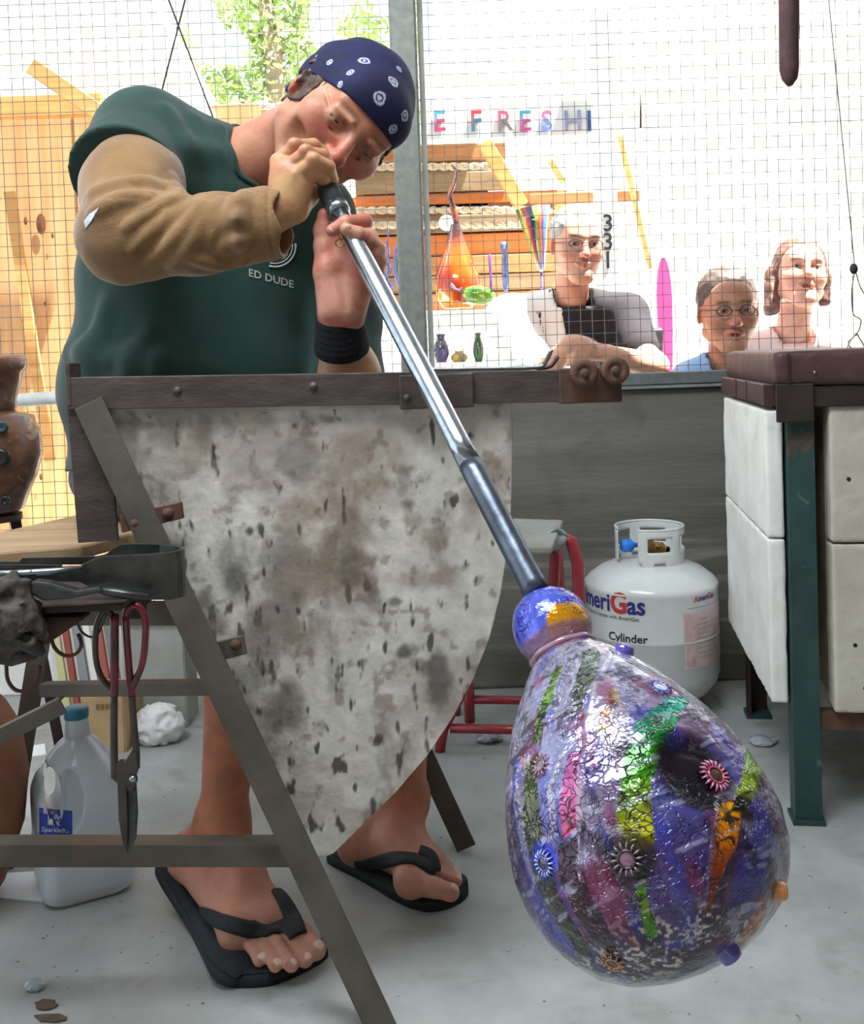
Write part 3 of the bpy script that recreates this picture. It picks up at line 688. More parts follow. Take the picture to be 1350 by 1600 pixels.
gR, gPk, gDk, gBl, gWh, gOr, gPu, gGy = gm('glass_red', 'a8324e'), gm('glass_pink', 'b8688a'), gm('glass_dark', '3a2a22'), gm('glass_blue', '3a4fc0'), gm('glass_white', 'a9b0d8'), gm('glass_orange', 'c8844c'), gm('glass_violet', '5a4aa0'), gm('glass_grey', '7c6a70')
rosette(1124, 1208, .0165, gPk, gR, gDk, .0035, 18)
rosette(980, 1343, .0150, gGy, gDk, gm('glass_mauve', '8a6076'), .001, 14)
rosette(853, 1348, .0125, gWh, gBl, gDk, .001, 16)
rosette(846, 1198, .0120, gPk, gGy, gGy, .001, 12)
rosette(957, 1504, .0120, gOr, gOr, gDk, .001, 12)
rosette(1030, 1078, .0130, gPu, gWh, gWh, .001, 14)
def nubbin(px, py, off, r, L, mt, lb):
    h, t, p = ray_glass(px, py); p = Vector(p); k = np.argmin(((G-np.array(p))**2).sum(1)); nn = Vector(NRM[k])
    q = Vector(off).normalized(); nn = (nn*.5+q).normalized()
    m = MB(); m.lathe([(0, L), (r*.6, L), (r*.9, L*.8), (r, L*.3), (r*1.1, -.006)], p, nn, 14); o = m.build('glass_nub', mt, ves, lb)
nubbin(1138, 1488, (.5, -.1, -.7), .0095, .007, gPu, 'violet glass nub on the lower right')
nubbin(1216, 1392, (1, .1, .1), .0075, .007, gOr, 'small orange glass nub on the right edge')
nubbin(975, 1018, (.3, .2, 1), .009, .007, gPu, 'violet glass nub near the neck')
# lip between knob and vessel
m = MB(); c_ = GO+GD*.0635; m.tube([c_+(gu*math.cos(2*math.pi*i/40)+gv*math.sin(2*math.pi*i/40))*(.0305+.001*math.sin(i*1.3)) for i in range(41)], .0032, 8, caps=False); m.build('neck_ring', gm('glass_rose', '9a7688'), ves)
# ================================================================ furnace on the right
fo = W(1262, 1285, 1.82); fo.z = 0; fo = F(1264, 1288)
ang = -math.atan(.154); FX = Vector((math.cos(ang), math.sin(ang), 0)); FY = Vector((-math.sin(ang), math.cos(ang), 0)); FZ = Vector((0, 0, 1))
RF = Matrix((FX, FY, FZ)).transposed()
def fl(x, y, z): return fo+FX*x+FY*y+FZ*z
def zat(py, p, px=None):
    """height of the photo row py at the plan position p"""
    lo_, hi_ = -1, 3
    for _ in range(40):
        m_ = (lo_+hi_)/2
        if PX((p[0], p[1], m_))[1] > py: lo_ = m_
        else: hi_ = m_
    return lo_
fur = thing('glass_furnace', fo, 'box furnace of white refractory blocks in a green steel frame with a brown sheet lid', 'furnace')
M_green = mat('chipped_green_paint', '2c4a47', '1f3a38', scale=12, rough=.5, bump=.2, bscale=60)
add_stains(M_green, '5c6a66', 22, .64, .70, .7); add_stains(M_green, '6b4a38', 8, .66, .74, .6)
M_refr = mat('lit_white_refractory', 'eeede9', 'e0ded6', scale=10, rough=.95, bump=.35, bscale=70)  # side slabs coloured whiter than front blocks, standing in for light from the left
add_stains(M_refr, 'a79f94', 18, .68, .76, .5)
M_refr2 = mat('cream_refractory_block', 'c4beb0', 'b4ad9e', scale=10, rough=.95, bump=.4, bscale=70)
add_stains(M_refr2, '7d776c', 60, .70, .74, .7)
M_lid = mat('brown_lid_sheet', '57403d', '452f2d', scale=14, rough=.5, metal=.3, bump=.25, bscale=25)
M_dkbrown = mat('dark_brown_iron', '3d302c', '2f2725', scale=16, rough=.6, metal=.3, bump=.3, bscale=60)
add_stains(M_dkbrown, '8a7350', 24, .68, .74, .7)
zl = zat(603, fo)
FW, FD = .62, .57
for i, (x, y) in enumerate([(0, 0), (0, FD), (FW, 0), (FW, FD)]):
    sx = 1 if x == 0 else -1; sy = 1 if y == 0 else -1
    MB().angle(fl(x-.0225*sx, y, 0), fl(x-.0225*sx, y, zl), .046, .006, FX*sx, FY*sy).build('leg', M_green if i != 1 else M_dkbrown, fur, bev=.001)
    MB().box(fl(x, y+.02*sy, .004), (.055, .055, .008), RF).build('foot_plate', M_green, fur)
MB().bar(fl(-.02, .02, zat(1130, fl(.1, 0, 0))), fl(FW, .02, zat(1130, fl(.1, 0, 0))), .03, .03, (0, 0, 1)).build('bottom_rail', M_rust, fur)
MB().bar(fl(.0, FD-.02, .17), fl(FW, FD-.02, .17), .03, .03, (0, 0, 1)).build('bottom_rail', M_rust, fur)
# core so that it is a closed box
zb_ = zat(1112, fl(.05, 0, 0))
MB().box(fl(FW/2, FD/2, (zb_+zl)/2+.01), (FW-.09, FD-.06, zl-zb_-.03), RF).build('core', mat('tan_insulation', 'a3957c', '8c7c62', scale=20, rough=.95, bump=.4), fur)
# front blocks, two rows of two
zj = zat(848, fl(.06, 0, 0)); ztp = zat(632, fl(.06, 0, 0))
def rough_block(c, size, R, mt, name, lb=None, amp=.0025, hs=.011):
    s = Vector(size)/2; cA = np.array(c); Rn = np.array(R)
    def f(P):
        q = (P-cA)@Rn; d = np.abs(q)-(np.array(s)-.003)
        return np.linalg.norm(np.maximum(d, 0), axis=1)+np.minimum(d.max(1), 0)-.003+amp*2*(fbm(P, 30, 2, c[0])-.5)
    ext = np.abs(Rn)@np.array(s)+.012
    v, fq = surf(f, cA-ext, cA+ext, hs); return link(name, fastmesh(name, v, fq, mt), fur, lb)
bw = .27
for i in range(2):
    x0 = .046+i*(bw+.004)
    for z0_, z1_ in ((zb_, zj-.0015), (zj+.0015, ztp)):
        b_ = rough_block(fl(x0+bw/2, .045, (z0_+z1_)/2), (bw, .11, z1_-z0_), RF, M_refr2, 'refractory_block', amp=.001, hs=.005)
        for hx, hy in (((.035, .12) if z0_ == zb_ else (.03, .11)), (.05, .045)):
            if z0_ != zb_ and hy == .045: continue
            MB().lathe([(0, .001), (.0035, .0008), (.004, -.002)], fl(x0+hx-.003*0, .045-.055, z0_+hy*1.0), -FY, 10).build('drill_hole', mat('hole_shade', '26201c', rough=.9), b_)  # dark discs standing in for the shade inside drilled holes
# side slabs
zs1 = zat(640, fl(-.03, .02, 0)); zs0 = zat(1098, fl(-.03, .02, 0)); zsj = zat(841, fl(-.03, .02, 0))
for z0_, z1_ in ((zs0, zsj-.001), (zsj+.001, zs1)):
    rough_block(fl(-.041, .295, (z0_+z1_)/2), (.030, .56, z1_-z0_), RF, M_refr, 'side_slab', amp=.0015, hs=.0048)
# header irons and lid
MB().box(fl(FW/2-.02, .0, zl-.018), (FW+.03, .035, .036), RF).build('header', M_dkbrown, fur, bev=.002)
MB().box(fl(-.012, -.022, zl-.028), (.062, .008, .066), RF).build('corner_bracket', M_dkbrown, fur, bev=.002)
MB().box(fl(-.045, FD/2+.01, zl-.015), (.028, FD-.0, .038), RF).build('header', M_lid, fur, bev=.002)
for y in (.20, .34): MB().box(fl(-.0595, y, zl-.013), (.002, .010, .036), RF).build('seam_strip', M_lid, fur)
zL0 = zl; zL1 = zat(548, fl(-.03, 0, 0))
def lidf():
    c = np.array(fl(FW/2-.02, FD/2+.0, (zL0+zL1)/2)); s = np.array([(FW+.05)/2, (FD+.05)/2, (zL1-zL0)/2]); Rn = np.array(RF)
    def f(P):
        q = (P-c)@Rn; d = np.abs(q)-(s-.01)
        return np.linalg.norm(np.maximum(d, 0), axis=1)+np.minimum(d.max(1), 0)-.01+.004*(fbm(P, 9, 2, 1)-.5)+.0015*(fbm(P, 40, 2, 4)-.5)
    ext = np.abs(Rn)@s+.015; return surf(f, c-ext, c+ext, .009)
v, fq = lidf(); link('lid', fastmesh('lid', v, fq, M_lid), fur, 'brown sheet metal lid with rounded folded edges')
MB().box(fl(-.021, -.026, (zL0+zL1)/2+.0), (.004, .004, zL1-zL0-.012), RF).build('seam_strip', M_dkbrown, fur)
MB().lathe([(0, .002), (.002, .0018), (.003, 0)], W(1273, 582, fl(.03, -.027, 0).y), -FY, 10).build('screw', M_bright, fur)
bp_ = fl(-.075, FD-.02, 0); MB().box((W(1157, 610, bp_.y).x, bp_.y, zl-.016), (.032, .05, .064)).build('bracket', M_dkbrown, fur, bev=.002)

# ================================================================ propane tank
M_tank = mat('tank_white_paint', 'd5d8d6', 'c6cac8', scale=6, rough=.32, coat=.4, bump=.05, bscale=30)
add_stains(M_tank, 'b9b6b0', 12, .66, .76, .35)
TY = 2.40; tc_ = W(1019, 1000, TY); tcx = tc_.x; TR = .154
tank = thing('propane_tank', (tcx, TY, 0), 'white propane tank with blue and red lettering standing on the floor by the concrete wall', 'gas tank')
MB().lathe([(.098, 0), (.104, .001), (.106, .03), (.103, .055)], (tcx, TY, 0), n=40).build('foot_ring', M_tank, tank)
zsh = zat(908, (tcx, TY-.0, 0))
MB().lathe([(.03, .022), (.09, .030), (.128, .048), (.148, .075), (TR, .095), (TR, zsh-.115), (TR+.0015, zsh-.112), (TR+.0015, zsh-.108), (TR, zsh-.105), (TR, zsh-.008), (TR+.002, zsh-.002), (TR-.001, zsh+.006), (.142, zsh+.018), (.120, zsh+.034), (.09, zsh+.047), (.05, zsh+.055), (.0, zsh+.057)], (tcx, TY, 0), n=72).build('tank_body', M_tank, tank)
zc0 = zat(882, (tcx, TY-.08, 0)); zc1 = zat(830, (tcx, TY-.08, 0))
CR = .079
def cyl(a, z, r): return Vector((tcx+r*math.sin(a), TY-r*math.cos(a), z))
na, nz = 96, 14; a0, a1 = math.radians(-31), math.radians(282)
vs = []; fs = []; zc0 -= .012
for i in range(na+1):
    for j in range(nz+1):
        vs.append(cyl(a0+(a1-a0)*i/na, zc0+(zc1-zc0)*j/nz, CR))
for i in range(na):
    for j in range(nz):
        a_ = math.degrees(a0+(a1-a0)*(i+.5)/na); zz_ = (j+.5)/nz
        hole = (.42 < zz_ < .80) and ((-16 < a_ < 27) or (46 < a_ < 100) or (205 < a_ < 262) or (140 < a_ < 185))
        if zz_ < .14 and not (-26 < a_ < -5 or 85 < a_ < 110 or 200 < a_ < 225 or 15 < a_ < 60 or 250 < a_ < 275): hole = True
        if a_ > 276 and zz_ > .93: hole = True
        if not hole: fs.append((i*(nz+1)+j, (i+1)*(nz+1)+j, (i+1)*(nz+1)+j+1, i*(nz+1)+j+1))
o = MB().add(vs, fs, True).build('collar', M_tank, tank); sm_ = o.modifiers.new('thick', 'SOLIDIFY'); sm_.thickness = .003; sm_.offset = 0
m = MB(); m.tube([cyl(a0+(a1-a0)*i/60, zc1, CR) for i in range(61)], .003, 8); m.build('collar_rim', M_tank, o)
M_brass = mat('brass', 'a07a45', '8a6536', scale=40, rough=.35, metal=.8)
m = MB(); m.lathe([(0, 0), (.014, 0), (.014, .02), (.011, .022), (.011, .055), (.008, .058), (0, .058)], (tcx, TY, zsh+.05), n=8, smooth=False); vb = m.build('valve', M_brass, tank)
vz = zsh+.085
m = MB(); m.lathe([(.010, -.012), (.012, .0), (.014, .012), (.0145, .03), (.009, .034), (.007, .05)], (tcx+.0, TY-.02, vz), (.6, -.8, 0), 14); m.build('outlet', M_brass, vb)
MB().box((tcx-.008, TY-.03, vz), (.022, .03, .028)).build('valve_block', M_brass, vb, bev=.003)
m = MB(); m.lathe([(0, .02), (.012, .02), (.0155, .014), (.0155, -.002), (.012, -.006), (.006, -.01), (.006, -.04)], (tcx-.048, TY-.008, vz+.003), (-1, -.25, 0), 12); m.build('valve_knob', mat('blue_plastic', '2f7fe0', rough=.4), vb, 'blue plastic knob')
def wrap(txt, size, s_, z_, col, name='lettering', off=0., ext=0, parent=tank, R=TR, cx=None, cy=None, lb=None, cond=1.0, a_off=0):
    cx = tcx if cx is None else cx; cy = TY if cy is None else cy
    me = text_mesh(txt, size, 0, 'LEFT', 3, off)
    bm = bmesh.new(); bm.from_mesh(me); bmesh.ops.subdivide_edges(bm, edges=[e for e in bm.edges if e.calc_length() > size*.25], cuts=2); bmesh.ops.triangulate(bm, faces=bm.faces)
    wd = max(v.co.x for v in bm.verts)
    for v in bm.verts:
        a_ = (s_+v.co.x*cond)/R+a_off; r = R+.0012; v.co = Vector((cx+r*math.sin(a_), cy-r*math.cos(a_), z_+v.co.y))
    bm.to_mesh(me); bm.free(); me.materials.clear(); me.materials.append(col); me.name = name
    link(name, me, parent, lb); return s_+wd*cond
M_blue = mat('print_blue', '2a2f7c', rough=.5); M_red = mat('print_red', 'c4312e', rough=.5); M_blk = mat('print_black', '26262a', rough=.6); M_gry = mat('print_grey', '8f8f98', rough=.6); M_pink = mat('print_pink', 'c49a98', 'd2b4b0', scale=60, rough=.7, detail=2)
z1_ = zat(958, (tcx, TY-TR, 0))
def tzl(py): return zat(py, (tcx, TY-TR*.9, 0))
s_ = -.258; e1 = wrap('Ameri', .056, s_, tzl(957), M_blue, off=.0012, cond=.92); e2 = wrap('G', .064, e1+.001, tzl(958), M_red, off=.002, cond=.92); e3 = wrap('as', .056, e2+.001, tzl(958), M_blue, off=.0014, cond=.92)
wrap("America's better with AmeriGas", .0125, -.215, tzl(969), M_blk, cond=.95)
wrap('Cylinder', .027, -.135, tzl(1003), M_blk, off=.0004)
e1 = wrap('A', .019, .068, tzl(943), M_red, off=.0004); e1 = wrap('meri', .017, e1, tzl(942), M_blue, off=.0004); e1 = wrap('G', .019, e1, tzl(942), M_red, off=.0004); wrap('as', .017, e1, tzl(942), M_blue, off=.0004)
def patch(s0, s1, z0, z1, mt, name='printed_panel', r=.0008, parent=None):
    n = 14; vs = []; 
    for i in range(n+1):
        a_ = (s0+(s1-s0)*i/n)/TR; vs += [cyl(a_, z0, TR+r), cyl(a_, z1, TR+r)]
    MB().add(vs, [(2*i, 2*i+2, 2*i+3, 2*i+1) for i in range(n)], True).build(name, mt, parent or tank)
patch(.040, .215, tzl(1046), tzl(958), mat('print_panel_pale', 'cfc4c0', 'c8a8a4', scale=25, rough=.6), r=.0006)
patch(.046, .072, tzl(1042), tzl(962), M_pink, r=.0010); patch(.186, .213, tzl(1042), tzl(962), M_pink, r=.0010)
for k in range(9):
    patch(.076, .10+.075*((k*37) % 10)/10+.01, tzl(970+k*7.5)-.0012, tzl(970+k*7.5), M_gry, 'print_line', .0011)
patch(.052, .18, tzl(951)-.001, tzl(951), M_gry, 'print_line')

# ================================================================ red tubular stool
M_redt = mat('red_painted_tube', 'a12c36', '86242c', scale=20, rough=.4, coat=.3)
M_tape = mat('silver_tape', 'b0b6b8', '8f979b', scale=30, rough=.4, metal=.4, bump=.5, bscale=60)
sa, sb = F(687, 1174), F(912, 1168)
st = thing('folding_stool', (sa+sb)/2, 'red tubular stool with a grey seat and taped corner, half hidden behind the heat shield', 'stool')
zst = .455; dY = Vector((0, .22, 0))
def stz(p, z): return Vector((p.x, p.y, z))
tr = .0115
tl = stz(sa+Vector((.06, .0, 0)), zst); trr = Vector((W(905, 850, sb.y).x-.004, sb.y, zst))
MB().tube([stz(sa, .0), stz(sa+Vector((.01, 0, 0)), .05), sa+Vector((.05, .03, .11)), sa+Vector((.06, .03, .3)), tl], tr, 12).build('front_leg', M_redt, st)
MB().tube([stz(sb, 0), stz(sb, .25), stz(trr, zst-.06), trr+Vector((-.012, 0, -.012)), trr+Vector((-.04, .01, .0))], .0135, 12).build('front_leg', M_redt, st)
MB().tube([stz(sb+dY, 0), trr+dY+Vector((-.02, 0, 0))], tr, 12).build('rear_leg', M_redt, st)
MB().tube([stz(sa+dY+Vector((.04, 0, 0)), 0), tl+dY], tr, 12).build('rear_leg', M_redt, st)
q1, q2 = W(868, 868, sb.y+.05), W(864, 930, sb.y+.05)
MB().tube([q1+Vector((-.01, 0, .02)), q1, q2, stz(q2, .05)], .0125, 12).build('brace', M_redt, st)
y1, y2 = W(703, 1138, sa.y), W(915, 1142, sa.y)
MB().tube([y1, y2], .010, 12).build('stretcher', M_redt, st)
y1, y2 = W(733, 1093, sa.y+.12), W(905, 1096, sa.y+.12)
MB().tube([stz(y1, zat(1128, y1)), stz(y1, zat(1068, y1))], .012, 12).build('stretcher_post', M_redt, st)
MB().tube([y1, y2], .0095, 12).build('stretcher', M_redt, st)
q = [F(735, 868, zst), F(862, 866, zst), F(880, 822, zst), F(770, 818, zst)]
MB().prism(q, (0, 0, .014)).build('seat', mat('grey_seat_board', '9c9d98', '86877f', scale=12, rough=.8, bump=.3), st, bev=.004)
c_ = np.array(W(866, 843, sb.y))
def tapef(P): return np.linalg.norm((P-c_)*np.array([1, .8, 1.2]), axis=1)-.027+.016*(fbm(P, 45, 3, 5)-.5)
v, fq = surf(tapef, c_-.05, c_+.05, .003); link('tape_wrap', fastmesh('tape_wrap', v, fq, M_tape), st, 'crumpled silver tape round the corner')
m = MB(); m.tube([W(838, 858, sb.y-.02), W(850, 838, sb.y-.03), W(868, 826, sb.y-.02), W(888, 842, sb.y)], [.009, .012, .011, .006], 8, flat=.5); m.build('tape_wrap', M_tape, st)

# ================================================================ water jug
M_jug = mat('milky_plastic', 'dde6ec', 'cfdbe4', scale=8, rough=.28, sss=0, trans=.35, coat=.3)
JY = 1.63; jc = F(132, 1382); jx = jc.x; JY = jc.y; ja = math.radians(28)
Rj = np.array([[math.cos(ja), -math.sin(ja), 0], [math.sin(ja), math.cos(ja), 0], [0, 0, 1]])
jug = thing('water_jug', (jx, JY, 0), 'translucent water jug with a blue cap and blue label on the floor', 'jug')
jh = zat(1110, (jx, JY, 0))
def jf(P):
    q = (P-np.array([jx, JY, 0]))@Rj; x, y, z = q.T; k = jh/.27
    hw = np.interp(z/k, [0, .008, .02, .13, .15, .175, .20, .222, .232, .262], [.058, .068, .072, .072, .0715, .064, .050, .032, .020, .018])*1.0
    rd = hw*(.42+.5*sst(.15, .225, z/k)); dx = np.abs(x)-(hw-rd); dy = np.abs(y)-(hw-rd)
    d = np.hypot(np.maximum(dx, 0), np.maximum(dy, 0))+np.minimum(np.maximum(dx, dy), 0)-rd
    d = np.maximum(d*.8, np.maximum(-z, z-.262*k))
    # handle hole at the left front corner
    hx, hz = x+.046, z/k-.163
    hole = np.sqrt((hx/.013)**2+(hz/.036)**2)-1; hole = np.maximum(hole*.012, np.abs(y+.0)-.5)
    d = np.maximum(d, -hole)
    # dent between the handle and body
    dent = np.sqrt(((x+.026)/.022)**2+(hz/.05)**2+((np.abs(y)-.075)/.042)**2)-1; d = np.maximum(d, -dent*.02)
    return d+.0006*np.sin(z*300)*(z/k < .13)*0
v, fq = surf(jf, (jx-.1, JY-.1, -.01), (jx+.1, JY+.1, jh+.01), .0028)
for _ in range(1): pass
jb = link('jug_body', fastmesh('jug_body', v, fq, M_jug), jug); s_m = jb.modifiers.new('s', 'SMOOTH'); s_m.iterations = 3
MB().lathe([(0, .018), (.017, .018), (.0195, .015), (.0195, .002), (.018, 0)], (jx, JY, jh-.012), n=24).build('cap', mat('blue_cap', '2f7d96', rough=.45), jug, 'blue screw cap')
jbv = BVHTree.FromPolygons([tuple(p) for p in v.tolist()], fq.tolist())
def onto(bvh, px, py, lift=.001):
    d = (W(px, py, 1)-CAM).normalized(); h = bvh.ray_cast(CAM, d)
    if h[0] is None: return None
    return h[0]-d*lift
def draped(bvh, x0, y0, x1, y1, nx, ny, lift=.0012, skew=(0, 0)):
    vs = []
    for j in range(ny+1):
        for i in range(nx+1):
            u_ = i/nx; v_ = j/ny; vs.append(onto(bvh, x0+(x1-x0)*u_+skew[0]*v_, y0+(y1-y0)*v_+skew[1]*u_, lift) or (vs[-1] if vs else Vector((jx, JY, .1))))
    return vs, [(j*(nx+1)+i, j*(nx+1)+i+1, (j+1)*(nx+1)+i+1, (j+1)*(nx+1)+i) for j in range(ny) for i in range(nx)]
vs, fs = draped(jbv, 61, 1262, 113, 1332, 8, 8, .0012, (0, 5)); lab = MB().add(vs, fs, True).build('label', mat('blue_label', '2b3f9c', rough=.5), jug, 'blue paper label')
def drape_text(txt, bvh, px, py, pxh, mt, name, parent, lift=.002, slant=0, off=0, Y=1.5, lb=None, cond=1.0):
    me = text_mesh(txt, 1.0, 0, 'LEFT', 2, off); bm = bmesh.new(); bm.from_mesh(me)
    bmesh.ops.subdivide_edges(bm, edges=[e for e in bm.edges if e.calc_length() > .25], cuts=1); bmesh.ops.triangulate(bm, faces=bm.faces)
    last = None
    for vv in bm.verts:
        X = px+vv.co.x*pxh*1.4*cond; Yp = py-vv.co.y*pxh*1.4+slant*vv.co.x*pxh*1.4
        h = onto(bvh, X, Yp, lift) if bvh else W(X, Yp, Y); h = h or last; last = h
        if h: vv.co = h
    bm.to_mesh(me); bm.free(); me.materials.clear(); me.materials.append(mt); me.name = name; return link(name, me, parent, lb)
M_pw = mat('print_white', 'dcdfe2', rough=.6); M_pg = mat('print_green', '4f9c7c', rough=.6)
drape_text('Sparkletts', jbv, 65, 1299, 7.6, M_pw, 'lettering', lab, slant=.06)
drape_text('Drinking', jbv, 74, 1309, 4.6, M_pg, 'lettering', lab, slant=.06); drape_text('Water', jbv, 79, 1316, 4.0, M_pg, 'lettering', lab, slant=.06)
for x, y, r in ((82, 1272, 3), (88, 1279, 4.5), (80, 1284, 3)):
    h = onto(jbv, x, y, .002)
    if h: MB().ball(h, (r/1000, .0006, r*1.6/1000), 8, 6).build('drop_print', M_pw, lab)

# ================================================================ tools on the left
def strip3(pts, wv, t, name, mt, parent=None, **k):
    """leaf spring: pts plan positions with (top z, bottom z)"""
    vs = []; n = len(pts)
    for i, (x, y, zt_, zb__) in enumerate(pts):
        a_ = Vector(pts[max(i-1, 0)][:2]); b_ = Vector(pts[min(i+1, n-1)][:2]); d = (b_-a_).normalized(); nn = Vector((-d.y, d.x))*t/2
        vs += [(x+nn.x, y+nn.y, zt_), (x-nn.x, y-nn.y, zt_), (x-nn.x, y-nn.y, zb__), (x+nn.x, y+nn.y, zb__)]
    fs = [(4*i+k_, 4*i+(k_+1) % 4, 4*i+4+(k_+1) % 4, 4*i+4+k_) for i in range(n-1) for k_ in range(4)]+[(3, 2, 1, 0), (4*n-4, 4*n-3, 4*n-2, 4*n-1)]
    return MB().add(vs, fs).build(name, mt, parent, bev=.0006, **k)
def wpt(px, pyt, pyb, Y):
    a_ = W(px, pyt, Y); b_ = W(px, pyb, Y); return (a_.x, a_.y, a_.z, b_.z)
yf, yb_ = 1.13, 1.215
jk = thing('spring_jacks', W(150, 935, yf), 'large U-shaped spring steel jacks lying on the tool rest beside the bench leg', 'tool')
pts = [wpt(-60, 902, 915, yf-.02), wpt(20, 896, 910, yf-.01), wpt(80, 890, 908, yf-.004), wpt(125, 884, 909, yf), wpt(145, 874, 920, yf), wpt(158, 869, 929, yf), wpt(180, 868, 934, yf), wpt(225, 866, 937, yf), wpt(262, 863, 937, yf+.006)]
for k in range(1, 8):
    a_ = math.pi*k/8; pts.append(wpt(268+18*math.sin(a_), 862-(11*k/8), 936-(14*k/8), yf+.006+(yb_-yf-.012)*(1-math.cos(a_))/2))
pts += [wpt(250, 850, 915, yb_), wpt(210, 849, 913, yb_), wpt(190, 850, 905, yb_), wpt(178, 856, 892, yb_), wpt(165, 866, 884, yb_), wpt(150, 869, 882, yb_), wpt(80, 870, 882, yb_), wpt(36, 871, 883, yb_), wpt(30, 877, 890, yb_), wpt(-60, 878, 892, yb_)]
strip3(pts, 0, .004, 'spring_leaf', M_dsteel, jk)
MB().tube([W(-60, 896, 1.10), W(20, 897, 1.10), W(85, 893, 1.11), W(128, 886, 1.118)], [.003, .004, .004, .002], 8).build('blade_edge', M_bright, jk, 'bright worn blade edge')
# second pair of tweezers, behind
t2 = thing('steel_tweezers', W(40, 888, 1.17), 'thin flat steel tweezers lying between the leaves of the large jacks', 'tool')
strip3([wpt(-60, 882, 888, 1.165), wpt(60, 882, 889, 1.165), wpt(90, 883, 890, 1.165), wpt(100, 886, 891, 1.172), wpt(92, 884, 890, 1.18), wpt(-60, 882, 889, 1.182)], 0, .0025, 'leaf', M_dsteel, t2)
# tool rest plate
rest = thing('tool_rest', W(120, 960, 1.18), 'dark steel tool rest of flat plates, at the left under the jacks', 'tool rest')
zr = W(100, 938, 1.13).z
MB().box(((W(-150, 940, 1.18).x+W(222, 940, 1.18).x)/2, 1.178, zr-.004), (W(222, 940, 1.18).x-W(-150, 940, 1.18).x, .15, .007)).build('plate', M_dkbrown, rest, bev=.001)
MB().prism([W(35, 962, 1.12), W(133, 961, 1.12), W(120, 975, 1.12), W(72, 1008, 1.12), W(62, 1004, 1.12), W(40, 975, 1.12)], (0, .006, 0)).build('gusset', M_rust, rest)
MB().bar(W(35, 963, 1.125), W(134, 962, 1.125), .03, .004, (0, 0, 1)).build('ledge', M_dkbrown, rest)
for x in (-90, 215): 
    p = W(x, 935, 1.24); MB().bar((p.x, 1.24, zr), (p.x, 1.24, zr-.05), .02, .006, bk).build('hanger', M_dkbrown, rest)
MB().bar((W(-90, 940, 1.24).x, 1.245, zr-.045), (W(-90, 940, 1.24).x, BY+.03, zr-.045), .02, .006, (1, 0, 0)).build('arm', M_dkbrown, rest)
MB().bar((W(215, 940, 1.24).x, 1.24, zr-.03), (W(215, 940, 1.24).x, BY+.02, zr-.03), .02, .006, (1, 0, 0)).build('arm', M_dkbrown, rest)
# wooden blocks / shears lying dark under jacks
dk = thing('wide_blade_shears', W(120, 925, 1.14), 'dark broad-bladed shears lying under the jacks beside the charred block', 'tool')
MB().prism([W(48, 908, 1.09), W(75, 911, 1.09), W(118, 924, 1.09), W(155, 918, 1.09), W(160, 926, 1.09), W(110, 936, 1.09), W(66, 940, 1.09), W(45, 928, 1.09)], (0, .018, 0)).build('blade', M_dsteel, dk, bev=.003)
MB().prism([W(27, 908, 1.105), W(40, 912, 1.105), W(52, 928, 1.105), W(46, 940, 1.105), (W(38, 935, 1.105))], (0, .004, 0)).build('bright_bevel', M_bright, dk)
MB().tube([W(152, 921, 1.10), W(190, 926, 1.105), W(235, 932, 1.105)], [.006, .008, .006], 10, flat=.6).build('handle', M_dsteel, dk)
# charred wooden block
M_char = mat('charred_wood', '57504a', '2a2522', scale=45, rough=.8, bump=.8, bscale=40); add_stains(M_char, '8d8378', 25, .6, .68, .7)
cc = np.array(W(8, 962, 1.09))
def chf(P):
    q = P-cc; return np.sqrt((q[:, 0]/.040)**2+(q[:, 1]/.035)**2+((q[:, 2]+.004)/.044)**2)*.036-.036+.032*(fbm(P, 30, 2, 3)-.5)+.020*(fbm(P, 85, 3, 13)-.5)
v, fq = surf(chf, cc-.075, cc+.075, .0028)
ch = link('charred_block', fastmesh('charred_block', v, fq, M_char), None, 'gnarled charred wooden block at the left edge on the tool rest', 'wood block')
tn = thing('steel_punch', W(50, 1005, 1.10), 'blunt blue-grey steel tip poking out of the charred block', 'tool')
MB().tube([W(15, 985, 1.08), W(40, 1000, 1.085), W(60, 1015, 1.09), W(69, 1022, 1.09)], [.010, .012, .008, .003], 14).build('tip', M_dsteel, tn)
MB().tube([W(-30, 1020, 1.08), W(20, 1028, 1.09), W(58, 1024, 1.095)], [.008, .009, .004], 10).build('shaft', M_char, tn)
# hanging shears
HS = 1.15
sh = thing('hanging_shears', W(198, 950, HS), 'long steel diamond shears with red dipped handles hanging from the tool rest', 'shears')
M_rh = mat('red_dipped_handle', '7d1d2b', '3a2024', scale=26, rough=.35, coat=.3, lo=.4, hi=.6)
M_sh = mat('dark_shear_steel', '57514d', '45403d', scale=30, rough=.4, metal=.7)
def tp(l, dY=0): return [W(x, y, HS+dY) for x, y in l]
def smooth_pts(P_, n=4):
    out = []
    for i in range(len(P_)-1):
        p0 = P_[max(i-1, 0)]; p1 = P_[i]; p2 = P_[i+1]; p3 = P_[min(i+2, len(P_)-1)]
        for k in range(n):
            t = k/n; out.append(.5*((2*p1)+(p2-p0)*t+(2*p0-5*p1+4*p2-p3)*t*t+(3*p1-p0-3*p2+p3)*t**3))
    return out+[P_[-1]]
MB().tube(smooth_pts(tp([(176, 962), (166, 952), (156, 965), (150, 985), (149, 1020), (154, 1048), (164, 1066), (177, 1078)])), .0036, 8).build('left_handle_loop', M_sh, sh)
MB().tube(smooth_pts(tp([(196, 968), (198, 955), (207, 946), (219, 950), (227, 970), (226, 1010), (221, 1040), (212, 1062), (206, 1075)], .008)), .0042, 8).build('right_handle_loop', M_rh, sh)
MB().tube(smooth_pts(tp([(179, 960), (179, 1030), (178, 1088)])), .0048, 10).build('left_handle', M_rh, sh)
